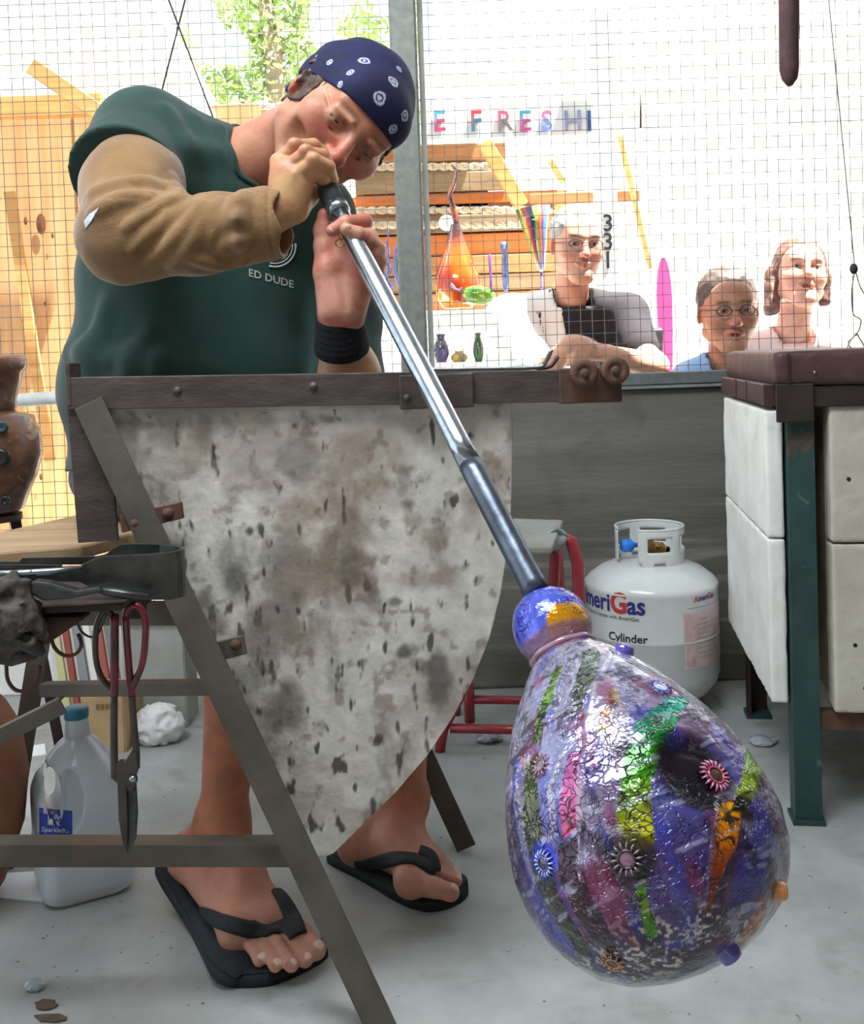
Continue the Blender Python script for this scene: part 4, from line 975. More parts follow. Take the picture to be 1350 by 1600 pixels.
MB().tube(smooth_pts(tp([(196, 962), (199, 1010), (203, 1062), (206, 1090)], .008)), .0042, 10).build('right_handle', M_rh, sh)
MB().tube(smooth_pts(tp([(178, 1086), (178, 1150), (179, 1215)])), .0042, 10).build('left_shaft', M_sh, sh)
MB().tube(smooth_pts(tp([(206, 1088), (209, 1130), (213, 1175), (213, 1200)], .006)), .0040, 10).build('right_shaft', M_sh, sh)
MB().prism(tp([(175, 1205), (184, 1190), (194, 1190), (203, 1176), (213, 1178), (216, 1200), (211, 1214), (213, 1222), (206, 1240), (184, 1226), (175, 1218)], -.003), (0, .009, 0)).build('joint', M_sh, sh, bev=.0015)
MB().prism(tp([(183, 1222), (197, 1228), (199, 1290), (198, 1336), (190, 1312), (185, 1280)], -.004), (0, .004, 0)).build('left_blade', M_sh, sh, bev=.001)
MB().prism(tp([(196, 1228), (212, 1222), (215, 1270), (212, 1310), (200, 1338), (197, 1290)], .001), (0, .004, 0)).build('right_blade', M_dsteel, sh, bev=.001)
MB().lathe([(0, .003), (.003, .0025), (.004, 0)], W(207, 1217, HS-.006), (0, -1, 0), 10).build('pivot_screw', M_bright, sh)
# wire hooks
def hook(l, Y, r, lb, mt): 
    o = MB().tube(smooth_pts([W(x, y, Y) for x, y in l]), r, 6).build('wire_hook', mt, None, lb, 'hook'); return o
hook([(118, 965), (126, 985), (140, 995), (152, 992), (160, 975), (168, 955)], 1.16, .0013, 'thin steel wire hook between the tool rest and the shears', M_dsteel)
hook([(78, 985), (84, 1010), (100, 1024), (118, 1022), (127, 1008), (122, 990)], 1.16, .0022, 'curved brown wire hook hanging left of the shears', M_rust)
hook([(10, 1040), (12, 1062), (24, 1078), (42, 1078), (58, 1062), (62, 1040)], 1.16, .0022, 'rusty round wire hook hanging at the left edge under the charred block', M_rust)
# pronged tool on the rail
pr_ = thing('two_pronged_hook', W(760, 576, BY+.02), 'dark two-pronged steel hook lying on the bench rail left of the rollers', 'tool')
MB().tube(smooth_pts([W(640, 578, BY+.015), W(760, 576, BY+.015), W(838, 574, BY+.015), W(852, 566, BY+.015), W(862, 546, BY+.015)]), .0028, 8).build('long_prong', M_bright, pr_)
MB().tube(smooth_pts([W(838, 576, BY+.03), W(858, 573, BY+.03), W(866, 566, BY+.03), W(872, 556, BY+.03)]), [.0028]*4*3+[.0016], 8).build('short_prong', M_rail, pr_)

# ================================================================ pots at the left edge
M_urn = mat('brown_carved_pottery', '6f4a33', '4a3226', scale=16, rough=.45, coat=.4, bump=.4, bscale=30, ndist=1.5)
add_stains(M_urn, 'a57a55', 20, .58, .70, .6, dist=2.5); add_stains(M_urn, '2c211d', 9, .6, .7, .7)
UY = 1.96; uc = W(-22, 700, UY)
def upr(l): return [(r*UY/1600, zat(y, (uc.x+.03, UY, 0))) for r, y in l]
urn = thing('carved_urn', (uc.x, UY, 0), 'brown carved pottery urn with a flared neck, cut by the left edge', 'urn')
MB().lathe(upr([(0, 800), (40, 802), (52, 795), (62, 770), (74, 745), (84, 710), (82, 680), (72, 650), (50, 645), (44, 640)]), (uc.x, UY, 0), n=40).build('urn_body', M_urn, urn)
MB().lathe(upr([(44, 644), (50, 636), (48, 625), (56, 600), (60, 582), (66, 577), (67, 562), (62, 556), (52, 560), (40, 640)]), (uc.x, UY, 0), n=40).build('urn_neck', M_urn, urn)
for x, y, r in ((2, 667, 12), (0, 715, 18), (8, 782, 9)):
    p = W(x, y, UY-.082); MB().lathe([(0, .003), (r*.35/1000, .001), (r*.55/1000, .004), (r/1000*.8, .004), (r/1000, -.004)], p, (.25, -1, 0), 16).build('carved_ring', mat('ring_glaze', '2d3c44' if y < 700 else '1d1a18', rough=.35), urn)
us = thing('urn_stand', (uc.x, UY, 0), 'dark iron three-legged stand under the carved urn', 'stand')
zu = zat(803, (uc.x+.03, UY, 0))
MB().lathe([(0, zu-.012), (.06, zu-.012), (.06, zu-.001), (0, zu-.001)], (uc.x, UY, 0), n=24, smooth=False).build('top_ring', M_dkbrown, us)
for k in range(3):
    a_ = math.radians(25+120*k); d = Vector((math.cos(a_), math.sin(a_), 0)); MB().bar(Vector((uc.x, UY, zu-.01))+d*.045, Vector((uc.x, UY, 0))+d*.12, .02, .006, (-d.y, d.x, 0)).build('leg', M_dkbrown, us)
M_terra = mat('mottled_terracotta', '9c6a50', '7d4c3a', scale=7, rough=.7, bump=.2, bscale=40); add_stains(M_terra, '5b5a3a', 9, .58, .7, .5); add_stains(M_terra, '9c2f2f', 8, .62, .7, .5)
ty = 1.60; tx_ = W(-80, 1200, ty).x
MB().lathe([(0, 0), (.055, 0), (.075, .03), (.108, .12), (.118, .20), (.110, .27), (.09, .31), (.07, .335), (.078, .35), (.07, .352), (.06, .33), (.08, .29), (.0, .05)], (tx_, ty, 0), n=40).build('terracotta_jar', M_terra, None, 'mottled terracotta jar on the floor at the left edge behind the jug', 'jar')

# ================================================================ things on the floor behind the bench
M_card = mat('cardboard', 'c9a982', 'b8966c', scale=10, rough=.85)
def crate(px0, px1, pyt, Y, D, mt, name, lb, cat, wall=.006, open_=True):
    a_ = W(px0, 1100, Y); b_ = W(px1, 1100, Y); x0, x1 = a_.x, b_.x; h = zat(pyt, ((x0+x1)/2, Y, 0)); t = thing(name, ((x0+x1)/2, Y+D/2, 0), lb, cat)
    MB().box(((x0+x1)/2, Y, h/2), (x1-x0, wall, h)).build('front_panel', mt, t, bev=.001); MB().box(((x0+x1)/2, Y+D, h/2), (x1-x0, wall, h)).build('back_panel', mt, t, bev=.001)
    for x in (x0, x1): MB().box((x, Y+D/2, h/2), (wall, D, h)).build('side_panel', mt, t, bev=.001)
    MB().box(((x0+x1)/2, Y+D/2, .003), (x1-x0, D, .006)).build('bottom', mt, t)
    return t, x0, x1, h
t, x0, x1, h = crate(196, 290, 962, 2.36, .11, mat('grey_white_plastic', 'b9bbb6', 'a3a59f', scale=9, rough=.6), 'storage_bin', 'pale grey plastic bin on the floor, seen between the shears and the bench leg', 'bin')
MB().box(((x0+x1)/2, 2.355, h-.008), (x1-x0+.02, .02, .016)).build('rim', mat('pale_rim', 'd3d4cf', rough=.5), t, bev=.003)
t, x0, x1, h = crate(128, 192, 1088, 2.22, .12, M_card, 'cardboard_box', 'small cardboard box on the floor behind the shears', 'box')
for k in range(5): MB().box((x0+.035+k*.010, 2.216, h-.022), (.006, .002, .012)).build('printed_mark', mat('print_brown', '8c6b4a', rough=.8), t)
for i, (px, wd, c_, lean) in enumerate([(88, 12, 'c9c58e', .05), (104, 10, '9a4a3c', .05), (122, 14, '8a8c90', .05), (138, 10, 'e2ded6', .06), (156, 11, 'a5574c', .06), (172, 12, '7d7a78', .07), (238, 9, 'a5763c', .06)]):
    b_ = W(px+14, 1108, 2.50); b_.z = 0; tp_ = W(px-14, 945, 2.56)
    MB().bar((b_.x, 2.515, .008), (tp_.x, 2.585, tp_.z), wd*2.5/1600, .012, (0, 1, 0)).build('painted_stick', mat('slat_'+['straw', 'red', 'grey', 'white', 'brick', 'stone', 'amber'][i], c_, rough=.7), None,
        ['straw-coloured', 'dull red', 'wide grey', 'white', 'brick-red', 'stone-grey', 'amber wooden'][i]+' painted stick leaning on the white curb under the mesh', 'stick', 'sticks leaning under the mesh', bev=.001)
def crumple(px, py, Y, rx, rz, mt, name, lb, cat, seed, h=.006):
    c0 = F(px, py) if Y is None else W(px, py, Y); c0.z = rz*.75; cA = np.array(c0)
    def f(P):
        q = (P-cA)/np.array([rx, rx*.8, rz]); return (np.linalg.norm(q, axis=1)-1)*rz+rz*1.1*(np.abs(fbm(P, 2.0/rx, 3, seed)-.5))-.1*rz
    v, fq = surf(f, cA-np.array([rx, rx, rz])*1.4, cA+np.array([rx, rx, rz])*1.4, h); v[:, 2] = np.maximum(v[:, 2], .001)
    return link(name, fastmesh(name, v, fq, mt, False), None, lb, cat)
M_bag = mat('white_bag', 'f0f0ee', rough=.5, trans=.1)
crumple(248, 1158, None, .058, .048, M_bag, 'plastic_bag', 'crumpled white plastic bag on the floor in front of the grey bin', 'bag', 4, .005)
M_clear = mat('clear_scrap', 'cdd6dc', rough=.1, trans=.5, coat=.5)
crumple(765, 1158, None, .028, .010, mat('shiny_glass_scrap', '6a707c', '9aa2ae', scale=90, rough=.1, coat=.8), 'glass_scrap', 'shiny dark lump of scrap glass on the floor under the red stool', 'glass scrap', 6, .002)
crumple(1192, 1162, None, .030, .009, M_clear, 'clear_film_scrap', 'clear plastic scrap on the floor left of the green furnace leg', 'scrap', 8, .002)
crumple(1260, 1170, None, .018, .006, M_clear, 'clear_film_scrap', 'small clear scrap on the floor just behind the green furnace leg', 'scrap', 9, .002)
crumple(55, 1545, None, .014, .007, M_clear, 'glass_chip', 'clear glass chips in a small heap on the floor, lower left', 'glass chip', 10, .0018)
def leafpatch(px, py, rx, ry, mt, name, lb, cat, seed):
    c0 = F(px, py); rs = np.random.RandomState(seed); n = 14; vs = []
    for k in range(n):
        a_ = 2*math.pi*k/n; q = F(px+rx*math.cos(a_)*(.8+.4*rs.rand()), py+ry*math.sin(a_)*(.8+.4*rs.rand())); vs.append((q.x, q.y, .0008))
    MB().prism([Vector(p) for p in vs], (0, 0, .0015)).build(name, mt, None, lb, cat)
M_dleaf = mat('dry_leaf', '4f4136', '66523f', scale=60, rough=.8)
leafpatch(72, 1572, 20, 8, M_dleaf, 'dry_leaf', 'dark dry leaf on the floor at the lower left, upper of two', 'leaf', 1)
leafpatch(80, 1592, 26, 7, M_dleaf, 'dry_leaf', 'dark dry leaf on the floor at the very bottom left, lower of two', 'leaf', 2)
M_paper = mat('white_paper', 'e8ebee', rough=.8)
MB().prism([F(-30, 1368), F(70, 1362), F(86, 1372), F(80, 1410), F(-30, 1402)], (0, 0, .002)).build('paper_sheet', M_paper, None, 'white paper sheet lying flat on the floor partly under the water jug', 'paper')
MB().prism([F(26, 1170), F(70, 1163), F(72, 1180), F(28, 1186)], (0, 0, .002)).build('paper_scrap', M_paper, None, 'small white paper scrap on the floor behind the jug', 'paper')
MB().prism([F(110, 1118), F(150, 1112), F(156, 1122), F(112, 1130)], (0, 0, .004)).build('paper_scrap', M_paper, None, 'white paper scrap on the floor beside the cardboard box', 'paper')
mb = MB(); rs = np.random.RandomState(5)
for k in range(150):
    px = rs.choice([rs.uniform(40, 320), rs.uniform(20, 1340)]); py = rs.uniform(1150, 1590); p = F(px, py); s = rs.uniform(.0008, .0028)
    mb.ball((p.x, p.y, s*.3), (s, s*rs.uniform(.5, 1), s*.5), 5, 3)
mb.build('floor_grit', mat('pale_grit', 'c9ccca', '5b5650', scale=4, rough=.5), None, 'pale and dark grit scattered over the concrete floor', 'grit', None, 'stuff')

# ================================================================ hanging things
M_rod = mat('rusty_brown_rod', '57393c', '432b2e', scale=30, rough=.7, bump=.4, bscale=80)
a_ = W(1232, -40, 1.5); b_ = W(1234, 134, 1.5)
MB().tube([(a_.x-.01, 1.5, 2.5), a_, W(1233, 108, 1.5), W(1234, 124, 1.5), b_], [.0145, .0145, .014, .011, .004], 16).build('hanging_rod', M_rod, None, 'thick rusty brown rod hanging down from the roof at the upper right', 'rod')
tw = thing('hanging_wire', W(1335, 545, 1.86), 'thin wire with a knotted twine bow hanging from the roof down to the furnace lid', 'wire')
a_ = W(1294, -10, 1.86); d_ = (a_-W(1335, 412, 1.86))
M_twine = mat('pale_twine', '7c7668', '5a564c', scale=60, rough=.9)
MB().tube([a_+d_.normalized()*((2.49-a_.z)/d_.normalized().z), a_, W(1335, 412, 1.86)], .0011, 6).build('wire', M_twine, tw)
MB().ball(W(1334, 420, 1.86), (.008, .006, .010), 8, 6).build('knot', mat('dark_knot', '2f3038', rough=.7), tw)
MB().tube(smooth_pts([W(1335, 425, 1.86), W(1331, 455, 1.86), W(1333, 490, 1.86), W(1345, 500, 1.86), W(1340, 520, 1.86), W(1325, 535, 1.86), W(1335, 548, 1.86)]), .0013, 6).build('twine', M_twine, tw)
MB().tube(smooth_pts([W(1337, 425, 1.86), W(1345, 450, 1.86), W(1358, 470, 1.86)]), .0013, 6).build('twine', M_twine, tw)
for l in ([(1338, 520), (1326, 538), (1322, 556), (1334, 560), (1340, 545)], [(1338, 520), (1350, 540), (1358, 556), (1346, 560), (1340, 545)]):
    MB().tube(smooth_pts([W(x, y, 1.80) for x, y in l]), [.003]*16+[.002], 6, flat=.4).build('bow_loop', mat('grey_rag', '9a968c', rough=.9), tw)
for (x0, y0, x1, y1), lb in (((258, -15, 330, 176), 'dark guy wire running down to the right, crossing another above the green shoulder'), ((293, -15, 252, 145), 'dark guy wire running down to the left, crossing another above the green shoulder')):
    a_ = W(x0, y0, 2.44+.0004*(x0-258)*4); b_ = W(x1, y1, 2.44+.0004*(x0-258)*4); d_ = (a_-b_).normalized(); 
    MB().tube([a_+d_*((2.49-a_.z)/d_.z), b_-d_*.9], .0022, 6).build('guy_wire', M_dkbrown, None, lb, 'wire', 'guy wires above the shoulder')
# ================================================================ the sunny yard behind the mesh
def board(px0, py0, px1, py1, Y, T, name, mt, parent=None, lb=None, cat=None, group=None, kind=None, bev=.003):
    a_ = W(px0, (py0+py1)/2, Y); b_ = W(px1, (py0+py1)/2, Y); a_.z = W((px0+px1)/2, py0, Y).z; b_.z = W((px0+px1)/2, py1, Y).z
    return MB().box(((a_.x+b_.x)/2, Y+T/2, (a_.z+b_.z)/2), (abs(b_.x-a_.x), T, abs(a_.z-b_.z))).build(name, mt, parent, lb, cat, group, kind, bev)
M_pine = mat('yellow_pine', 'd9a566', 'c68c4c', scale=5, rough=.7, stretch=(1, 1, 8), detail=7)
M_brownp = mat('brown_plank', 'a87a4e', '8a5f3a', scale=5, rough=.75, stretch=(1, 4, 9), detail=7, bump=.2)
M_tanp = mat('grey_tan_plank', '9b8567', '837054', scale=5, rough=.75, stretch=(1, 4, 9), detail=7, bump=.2)
M_orp = mat('orange_plank', 'c9783c', 'ad6430', scale=5, rough=.7, stretch=(1, 4, 9))
M_rope = mat('pale_rope', 'cbbfa8', 'a89c86', scale=60, rough=.9)
M_wp = mat('white_paint_and_glare', 'f2f0ea', rough=.7)
# big white building that closes the view
bl_ = thing('white_building', (1.2, 7.5, 0), 'white sunlit building across the yard behind the visitors', 'building')
MB().box((3.25, 8.0, 2.6), (6.3, .4, 5.2)).build('facade', M_white, bl_)
MB().box((3.25, 7.7, 3.1), (6.3, .5, .12)).build('ledge', M_white, bl_)
for x in (1.4, 3.2, 5.0): MB().box((x, 7.78, 1.9), (.9, .06, 1.2)).build('shutter', M_wp, bl_, bev=.01)
# left plywood booth with white roof
bo = thing('plywood_booth', (W(60, 500, 3.6).x, 3.6, 0), 'booth of orange plywood sheets with a white roof at the left behind the mesh', 'booth')
a_ = W(-160, 180, 3.6); b_ = W(420, 200, 3.6)
edges = [W(px, 500, 3.6).x for px in (-170, -20, 128, 275, 420)]
for i in range(4):
    MB().box(((edges[i]+edges[i+1])/2, 3.61+.004*(i % 2), a_.z/2), (edges[i+1]-edges[i]-.006, .018, a_.z)).build('plywood_sheet', M_ply, bo, bev=.002)
a_ = W(15, 300, 3.56); b_ = W(78, 720, 3.56)
MB().bar(a_, b_, .035, .02, (0, 1, 0)).build('leaning_batten', M_pine, bo); 
board(-170, 150, 158, 184, 3.5, .04, 'fascia_board', M_pine, bo)
a_ = W(50, 104, 3.45); b_ = W(330, 296, 3.45); MB().bar(a_, b_, .055, .04, (0, 1, 0)).build('fascia_board', M_pine, bo, bev=.003)
MB().prism([W(-200, -120, 3.6), W(205, -120, 3.6), W(240, 10, 3.6), W(336, 178, 3.6), W(345, 285, 3.6), W(165, 192, 3.6), W(60, 112, 3.6), W(-200, 118, 3.6)], (0, .18, .03)).build('white_roof', M_wp, bo)
for (px, py, r) in ((64, 350, 15), (40, 345, 6), (82, 368, 4), (70, 475, 3), (50, 545, 6), (36, 500, 3), (62, 620, 5), (64, 745, 5)):
    p = W(px, py, 3.598); m = MB(); m.lathe([(0, .0015), (r*.5/900, .001), (r/900, 0)], p, (0, -1, 0), 14)
    m.v = [(v_[0]*1.0, v_[1], p.z+(v_[2]-p.z)*2.2) for v_ in m.v]; m.build('knot_hole', mat('wood_knot', '7a4526', '5c3220', scale=40, rough=.9), bo)
# fascia behind the neck, and the display booth to the right of it
db = thing('display_booth', (W(740, 480, 4.1).x, 4.1, 0), 'wooden display booth of brown planks and ropes right of the steel post, full of glass', 'booth')
board(362, 168, 640, 204, 3.9, .05, 'fascia_board', M_pine, db)
m = MB(); x0 = W(362, 168, 3.88).x; x1 = W(640, 168, 3.88).x; zt_ = W(480, 166, 3.88).z; xs_ = np.arange(x0, x1, .02)
for i in range(len(xs_)-1): m.add([(xs_[i], 3.8, zt_+.008*math.sin(i*1.3)+.0), (xs_[i+1], 3.8, zt_+.008*math.sin(i*1.3+1.3)), (xs_[i+1], 4.3, zt_+.05+.008*math.sin(i*1.3+1.3)), (xs_[i], 4.3, zt_+.05+.008*math.sin(i*1.3))], [(0, 1, 2, 3)], True)
o = m.build('corrugated_sheet', M_wp, db); sm_ = o.modifiers.new('t', 'SOLIDIFY'); sm_.thickness = .006
for i, (y0, y1, mt_) in enumerate([(226, 252, M_brownp), (270, 300, M_tanp), (301, 318, M_orp), (336, 362, M_tanp), (366, 398, M_orp), (400, 428, M_brownp), (430, 456, M_tanp), (458, 486, M_brownp)]):
    board(555, y0, 872 if i > 1 else 790, y1, 4.05-.012*(i % 2), .025, 'plank', mt_, db)
    if i < 2: board(792, y0, 872, y1, 4.05, .025, 'plank', M_wp, db)  # right ends of the top planks coloured white for sun glare
board(555, 226, 762, 330, 4.08, .01, 'backing_sheet', M_tanp, db); board(555, 318, 872, 484, 4.08, .01, 'backing_sheet', M_brownp, db)
for y_, x1_ in ((261, 768), (329, 868), (352, 820)):
    a_ = W(556, y_, 4.0); b_ = W(x1_, y_-1, 4.0); n_ = int((b_.x-a_.x)/.02); pts = []
    m = MB()
    for s_ in (0, math.pi):
        m.tube([(a_.x+(b_.x-a_.x)*k/(n_*2), 4.0+.007*math.cos(k*.8+s_), a_.z+(b_.z-a_.z)*k/(n_*2)+.007*math.sin(k*.8+s_)) for k in range(n_*2+1)], .0095, 6)
    m.build('twisted_rope', M_rope, db)
MB().bar(W(756, 222, 3.96), W(815, 322, 3.96), .055, .03, (0, 1, 0)).build('diagonal_brace', M_pine, db, bev=.003)
board(826, 300, 1000, 316, 3.97, .03, 'shelf_board', M_brownp, db)
MB().bar(W(860, 252, 3.94), W(880, 285, 3.94), .02, .02, (0, 1, 0)).build('small_brace', M_pine, db)
a_ = W(545, 135, 3.6); b_ = W(770, 205, 4.1)
MB().box(((a_.x+b_.x)/2, 3.90, b_.z+.16), (b_.x-a_.x, .44, .03)).build('shade_slab', M_wp, db)  # slab added above the planks to shade their left part
for x in (W(552, 300, 4.1).x, W(875, 300, 4.1).x): MB().box((x, 4.13, W(800, 300, 4.1).z/2), (.06, .06, W(800, 300, 4.1).z)).build('booth_post', M_pine, db, bev=.003)
# letters on a white board
sg = thing('letter_sign', (W(800, 190, 4.0).x, 3.55, W(800, 215, 3.55).z), 'white sign board with large coloured letters above the display booth', 'sign')
board(666, 160, 946, 214, 3.56, .03, 'sign_board', M_wp, sg)
for k, (ch, px, cl) in enumerate([('E', 676, 'b03a6a'), ('F', 734, '2a6f8f'), ('R', 776, '6f6a6a'), ('E', 810, 'a83f78'), ('S', 845, '6f86d0'), ('H', 880, 'a9a2c4'), ('I', 916, '2b3f7a')]):  # S and H coloured paler, as if washed out by glare
    me = text_mesh(ch, .098, .004, off=.001); p = W(px, 204, 3.55); cols = [cl, ['3a9fc4', 'c43a3a', 'c4577a', '3a8f9f', 'c86f9f', '9f9fd0', '3a6fb0'][k]]
    V_ = np.array([v_.co[:] for v_ in me.vertices]); me.vertices.foreach_set('co', np.stack([V_[:, 0]*.95+p.x, 3.553-V_[:, 2], V_[:, 1]+p.z], 1).ravel().astype(np.float32))
    cc_ = np.where((V_[:, 1:2] > .045), L3(cols[1])[None], L3(cols[0])[None]); setcol(me, cc_); me.materials.clear(); me.materials.append(bpy.data.materials.get('sign_paint') or mat('sign_paint', 'ffffff', vcol=True, scale=40, rough=.4)); me.name = 'letter'
    link('letter', me, sg)
# house number post
hp = thing('number_post', (W(948, 560, 3.5).x, 3.5, 0), 'white post with the black house number three three one in a column', 'post')
a_ = W(934, 200, 3.5); b_ = W(966, 560, 3.5)
MB().box(((a_.x+b_.x)/2, 3.53, 1.0), (.075, .05, 2.0)).build('post_shaft', M_wp, hp, bev=.003)
for ch, y_ in (('3', 361), ('3', 390), ('1', 419)):
    me = text_mesh(ch, .082, .0015, off=.0008); p = W(941, y_, 3.5); V_ = np.array([v_.co[:] for v_ in me.vertices])
    me.vertices.foreach_set('co', np.stack([V_[:, 0]+p.x, 3.503-V_[:, 2], V_[:, 1]+p.z], 1).ravel().astype(np.float32)); me.materials.clear(); me.materials.append(M_blk); me.name = 'numeral'; link('numeral', me, hp)
MB().bar(W(968, 212, 3.6), W(1016, 420, 3.6), .016, .02, (0, 1, 0)).build('leaning_batten', M_pine, None, 'thin yellow pine batten leaning right of the house number post', 'batten', bev=.002)
MB().tube([W(1001, 148, 3.6), W(1001, 200, 3.6)], .004, 6).build('hanging_chain', M_dkbrown, None, 'short dark hanging strip high above the visitors', 'strip')
# counter
ct = thing('display_counter', (W(830, 540, 3.75).x, 3.8, 0), 'white counter with glass pieces on it, behind the mesh right of the post', 'counter')
board(560, 482, 1000, 511, 3.68, .30, 'counter_top', M_wp, ct)
for px in (570, 768, 990): MB().box((W(px, 500, 3.72).x, 3.72, .42), (.05, .05, .86)).build('leg', M_wp, ct)
board(560, 566, 1000, 572, 3.70, .26, 'lower_shelf', M_wp, ct)
def gmat(n, c1, c2=None, tr=.35): return mat(n, c1, c2, scale=25, rough=.1, trans=tr, coat=.8, spec=.7, lo=.4, hi=.6)
def vprof(l, Y): return [(r*Y/1600, 0) for r, y in l]
def lathe_px(cx, l, Y, name, mt, parent=None, **k):
    z = [W(cx, y, Y).z for r, y in l]; x = W(cx, l[0][1], Y).x
    return MB().lathe([(r*Y/1600, zz_) for (r, y), zz_ in zip(l, z)], (x, Y, 0), n=24).build(name, mt, parent, **k)
GY = 3.78
ob = thing('teardrop_glass', (W(716, 480, GY).x, GY, W(716, 481, GY).z), 'large orange-red glass teardrop with a long curled tip on the white counter', 'glass ornament')
V0 = MB().lathe([(r*GY/1600, W(716, y, GY).z) for r, y in [(0, 481), (22, 481), (31, 470), (36, 450), (34, 430), (26, 408), (18, 388), (12, 370), (7, 350)]], (W(716, 480, GY).x, GY, 0), n=32)
me = V0.mesh('drop_body', None); Vx = np.array([v_.co[:] for v_ in me.vertices]); cc_ = blend(np.tile(L3('d8601c'), (len(Vx), 1)), 'b02418', sst(.42, .6, fbm(Vx, 14, 3, 1))); cc_ = blend(cc_, 'e8a83a', sst(.50, .62, fbm(Vx, 18, 3, 2))*(Vx[:, 2] < W(716, 430, GY).z)); cc_ = blend(cc_, '3a3238', sst(W(716, 400, GY).z, W(716, 360, GY).z, Vx[:, 2]))
setcol(me, cc_); me.materials.append(mat('fiery_glass', 'ffffff', vcol=True, scale=20, rough=.08, coat=1, trans=.25)); link('drop_body', me, ob)
MB().tube(smooth_pts([W(714, 352, GY), W(708, 325, GY), W(703, 305, GY), W(710, 285, GY), W(712, 268, GY), W(706, 258, GY)]), [.014]+[.013-.0004*i for i in range(20)], 10).build('curled_tip', gmat('red_tip', 'c0503a', '6a4038'), ob)
bf = thing('fish_glass', (W(745, 478, GY-.1).x, GY-.1, W(745, 479, GY-.1).z), 'green and yellow blown glass fish lying on the counter beside the orange teardrop', 'glass ornament')
Rb = Matrix.Rotation(rd(8), 3, 'Y'); p = W(748, 461, GY-.1)
MB().ball(p, (.060, .035, .034), 24, 14, Rb).build('fish_body', gmat('green_glass', '3f8f3a', '8fae2a'), bf)
MB().tube([W(722, 455, GY-.1), W(712, 452, GY-.1), W(704, 444, GY-.1)], [.016, .010, .020], 10, flat=.4).build('fish_tail', gmat('teal_glass', '2f6f8a', '9a6fa0'), bf)
MB().ball(W(768, 455, GY-.13), .006, 8, 6).build('fish_eye', gDk, bf)
cv = thing('cone_vase', (W(838, 430, GY).x, GY, W(838, 481, GY).z), 'tilted multicoloured glass cone vase between the blue bottle and the person in the black T-shirt', 'vase')
ax_ = (W(832, 325, GY)-W(846, 425, GY)); L0 = ax_.length
m = MB().lathe([(.004, 0), (.014, .01), (.030, L0*.35), (.046, L0*.7), (.066, L0), (.062, L0*.985), (.04, L0*.7), (.02, L0*.3)], W(846, 425, GY), ax_, 36); me = m.mesh('cone', None)
Vx = np.array([v_.co[:] for v_ in me.vertices]); an = np.arctan2(Vx[:, 1]-GY, Vx[:, 0]-W(838, 380, GY).x)
pal = ['6a3f8f', '3a6f9f', '4f8f4a', 'c8a82a', '9f2f3a', '2f2f5a', '7a8f2a', 'a0503a']; ci_ = (np.floor((an+3.2)*3.4+2*fbm(Vx, 10, 2, 2)).astype(int)) % 8; setcol(me, np.array([L3(q_) for q_ in pal])[ci_])
me.materials.append(mat('striped_glass', 'ffffff', vcol=True, scale=20, rough=.1, coat=1)); link('cone', me, cv)
MB().tube([W(846, 425, GY), W(846, 455, GY), W(846, 480, GY)], [.005, .004, .022], 10).build('foot', gPu, cv)
lathe_px(791, [(0, 480), (14, 480), (13, 476), (3, 470), (3, 452), (5, 440), (6, 420), (5, 395), (7, 382), (4, 378), (0, 378)], GY, 'blue_bottle', gmat('blue_glass', '3a5fae', '8a9fc0'), None, label='slender blue glass bottle on the counter between fish and cone vase', cat='bottle')
lathe_px(768, [(0, 480), (9, 480), (9, 478), (2, 474), (2, 420), (3, 398), (0, 396)], GY+.03, 'violet_rod', gmat('violet_glass', '6f4fae'), None, label='thin violet glass stem standing on the counter left of the blue bottle', cat='glass ornament')
p = W(698, 348, 3.93); lp = thing('globe_lamp', (p.x, 3.93, p.z), 'round white globe lamp on the planks left of the teardrop tip', 'lamp')
MB().ball(p, .031, 20, 12).build('globe', M_wp, lp); MB().lathe([(.012, 0), (.014, .04), (.02, .075)], p+Vector((0, .02, 0)), (0, 1, 0), 12).build('lamp_base', M_dkbrown, lp)
# rainbow plate and twisted ornament, left of the post
rp = thing('rainbow_plate', (W(634, 478, GY).x, GY, W(634, 481, GY).z), 'round glass plate with rainbow rings half hidden behind the steel post', 'plate')
p = W(634, 415, GY)
for i, (r, c_) in enumerate([(.108, '4a5ab8'), (.096, 'c9d0e8'), (.086, '3f8f4a'), (.074, 'e0c83a'), (.062, 'd9742f'), (.050, 'c43a5a'), (.036, '7a4a9f')]):
    m = MB().lathe([(r-.013 if i < 6 else 0, .010-.004*i), (r, .008-.004*i), (r, .002-.004*i), (r-.013 if i < 6 else 0, .002-.004*i)], (0, 0, 0), (0, -1, 0), 40)
    m.v = [(v_[0]*.42+p.x, v_[1]+GY+.012*i*0, v_[2]+p.z) for v_ in m.v]; m.build('ring', gm('ring_glass', c_), rp)
MB().prism([W(622, 481, GY+.03), W(646, 481, GY+.03), W(636, 440, GY+.03)], (0, .02, 0)).build('easel', M_dkbrown, rp)
tw_ = thing('twisted_ornament', (W(604, 478, GY-.05).x, GY-.05, W(604, 481, GY-.05).z), 'spiky dark blue twisted glass ornament just left of the rainbow plate', 'glass ornament')
MB().tube([W(606+7*math.sin(k*1.9)*(1-k/16), 480-8*k, GY-.05) for k in range(17)], [.012-.0006*k for k in range(17)], 8).build('twist', gmat('indigo_glass', '3a3f8a', '6a6fa8'), tw_)
MB().tube([W(602-6*math.sin(k*1.7)*(1-k/14), 480-7*k, GY-.08) for k in range(15)], [.009-.0005*k for k in range(15)], 8).build('twist', gmat('slate_glass', '4a5068'), tw_)
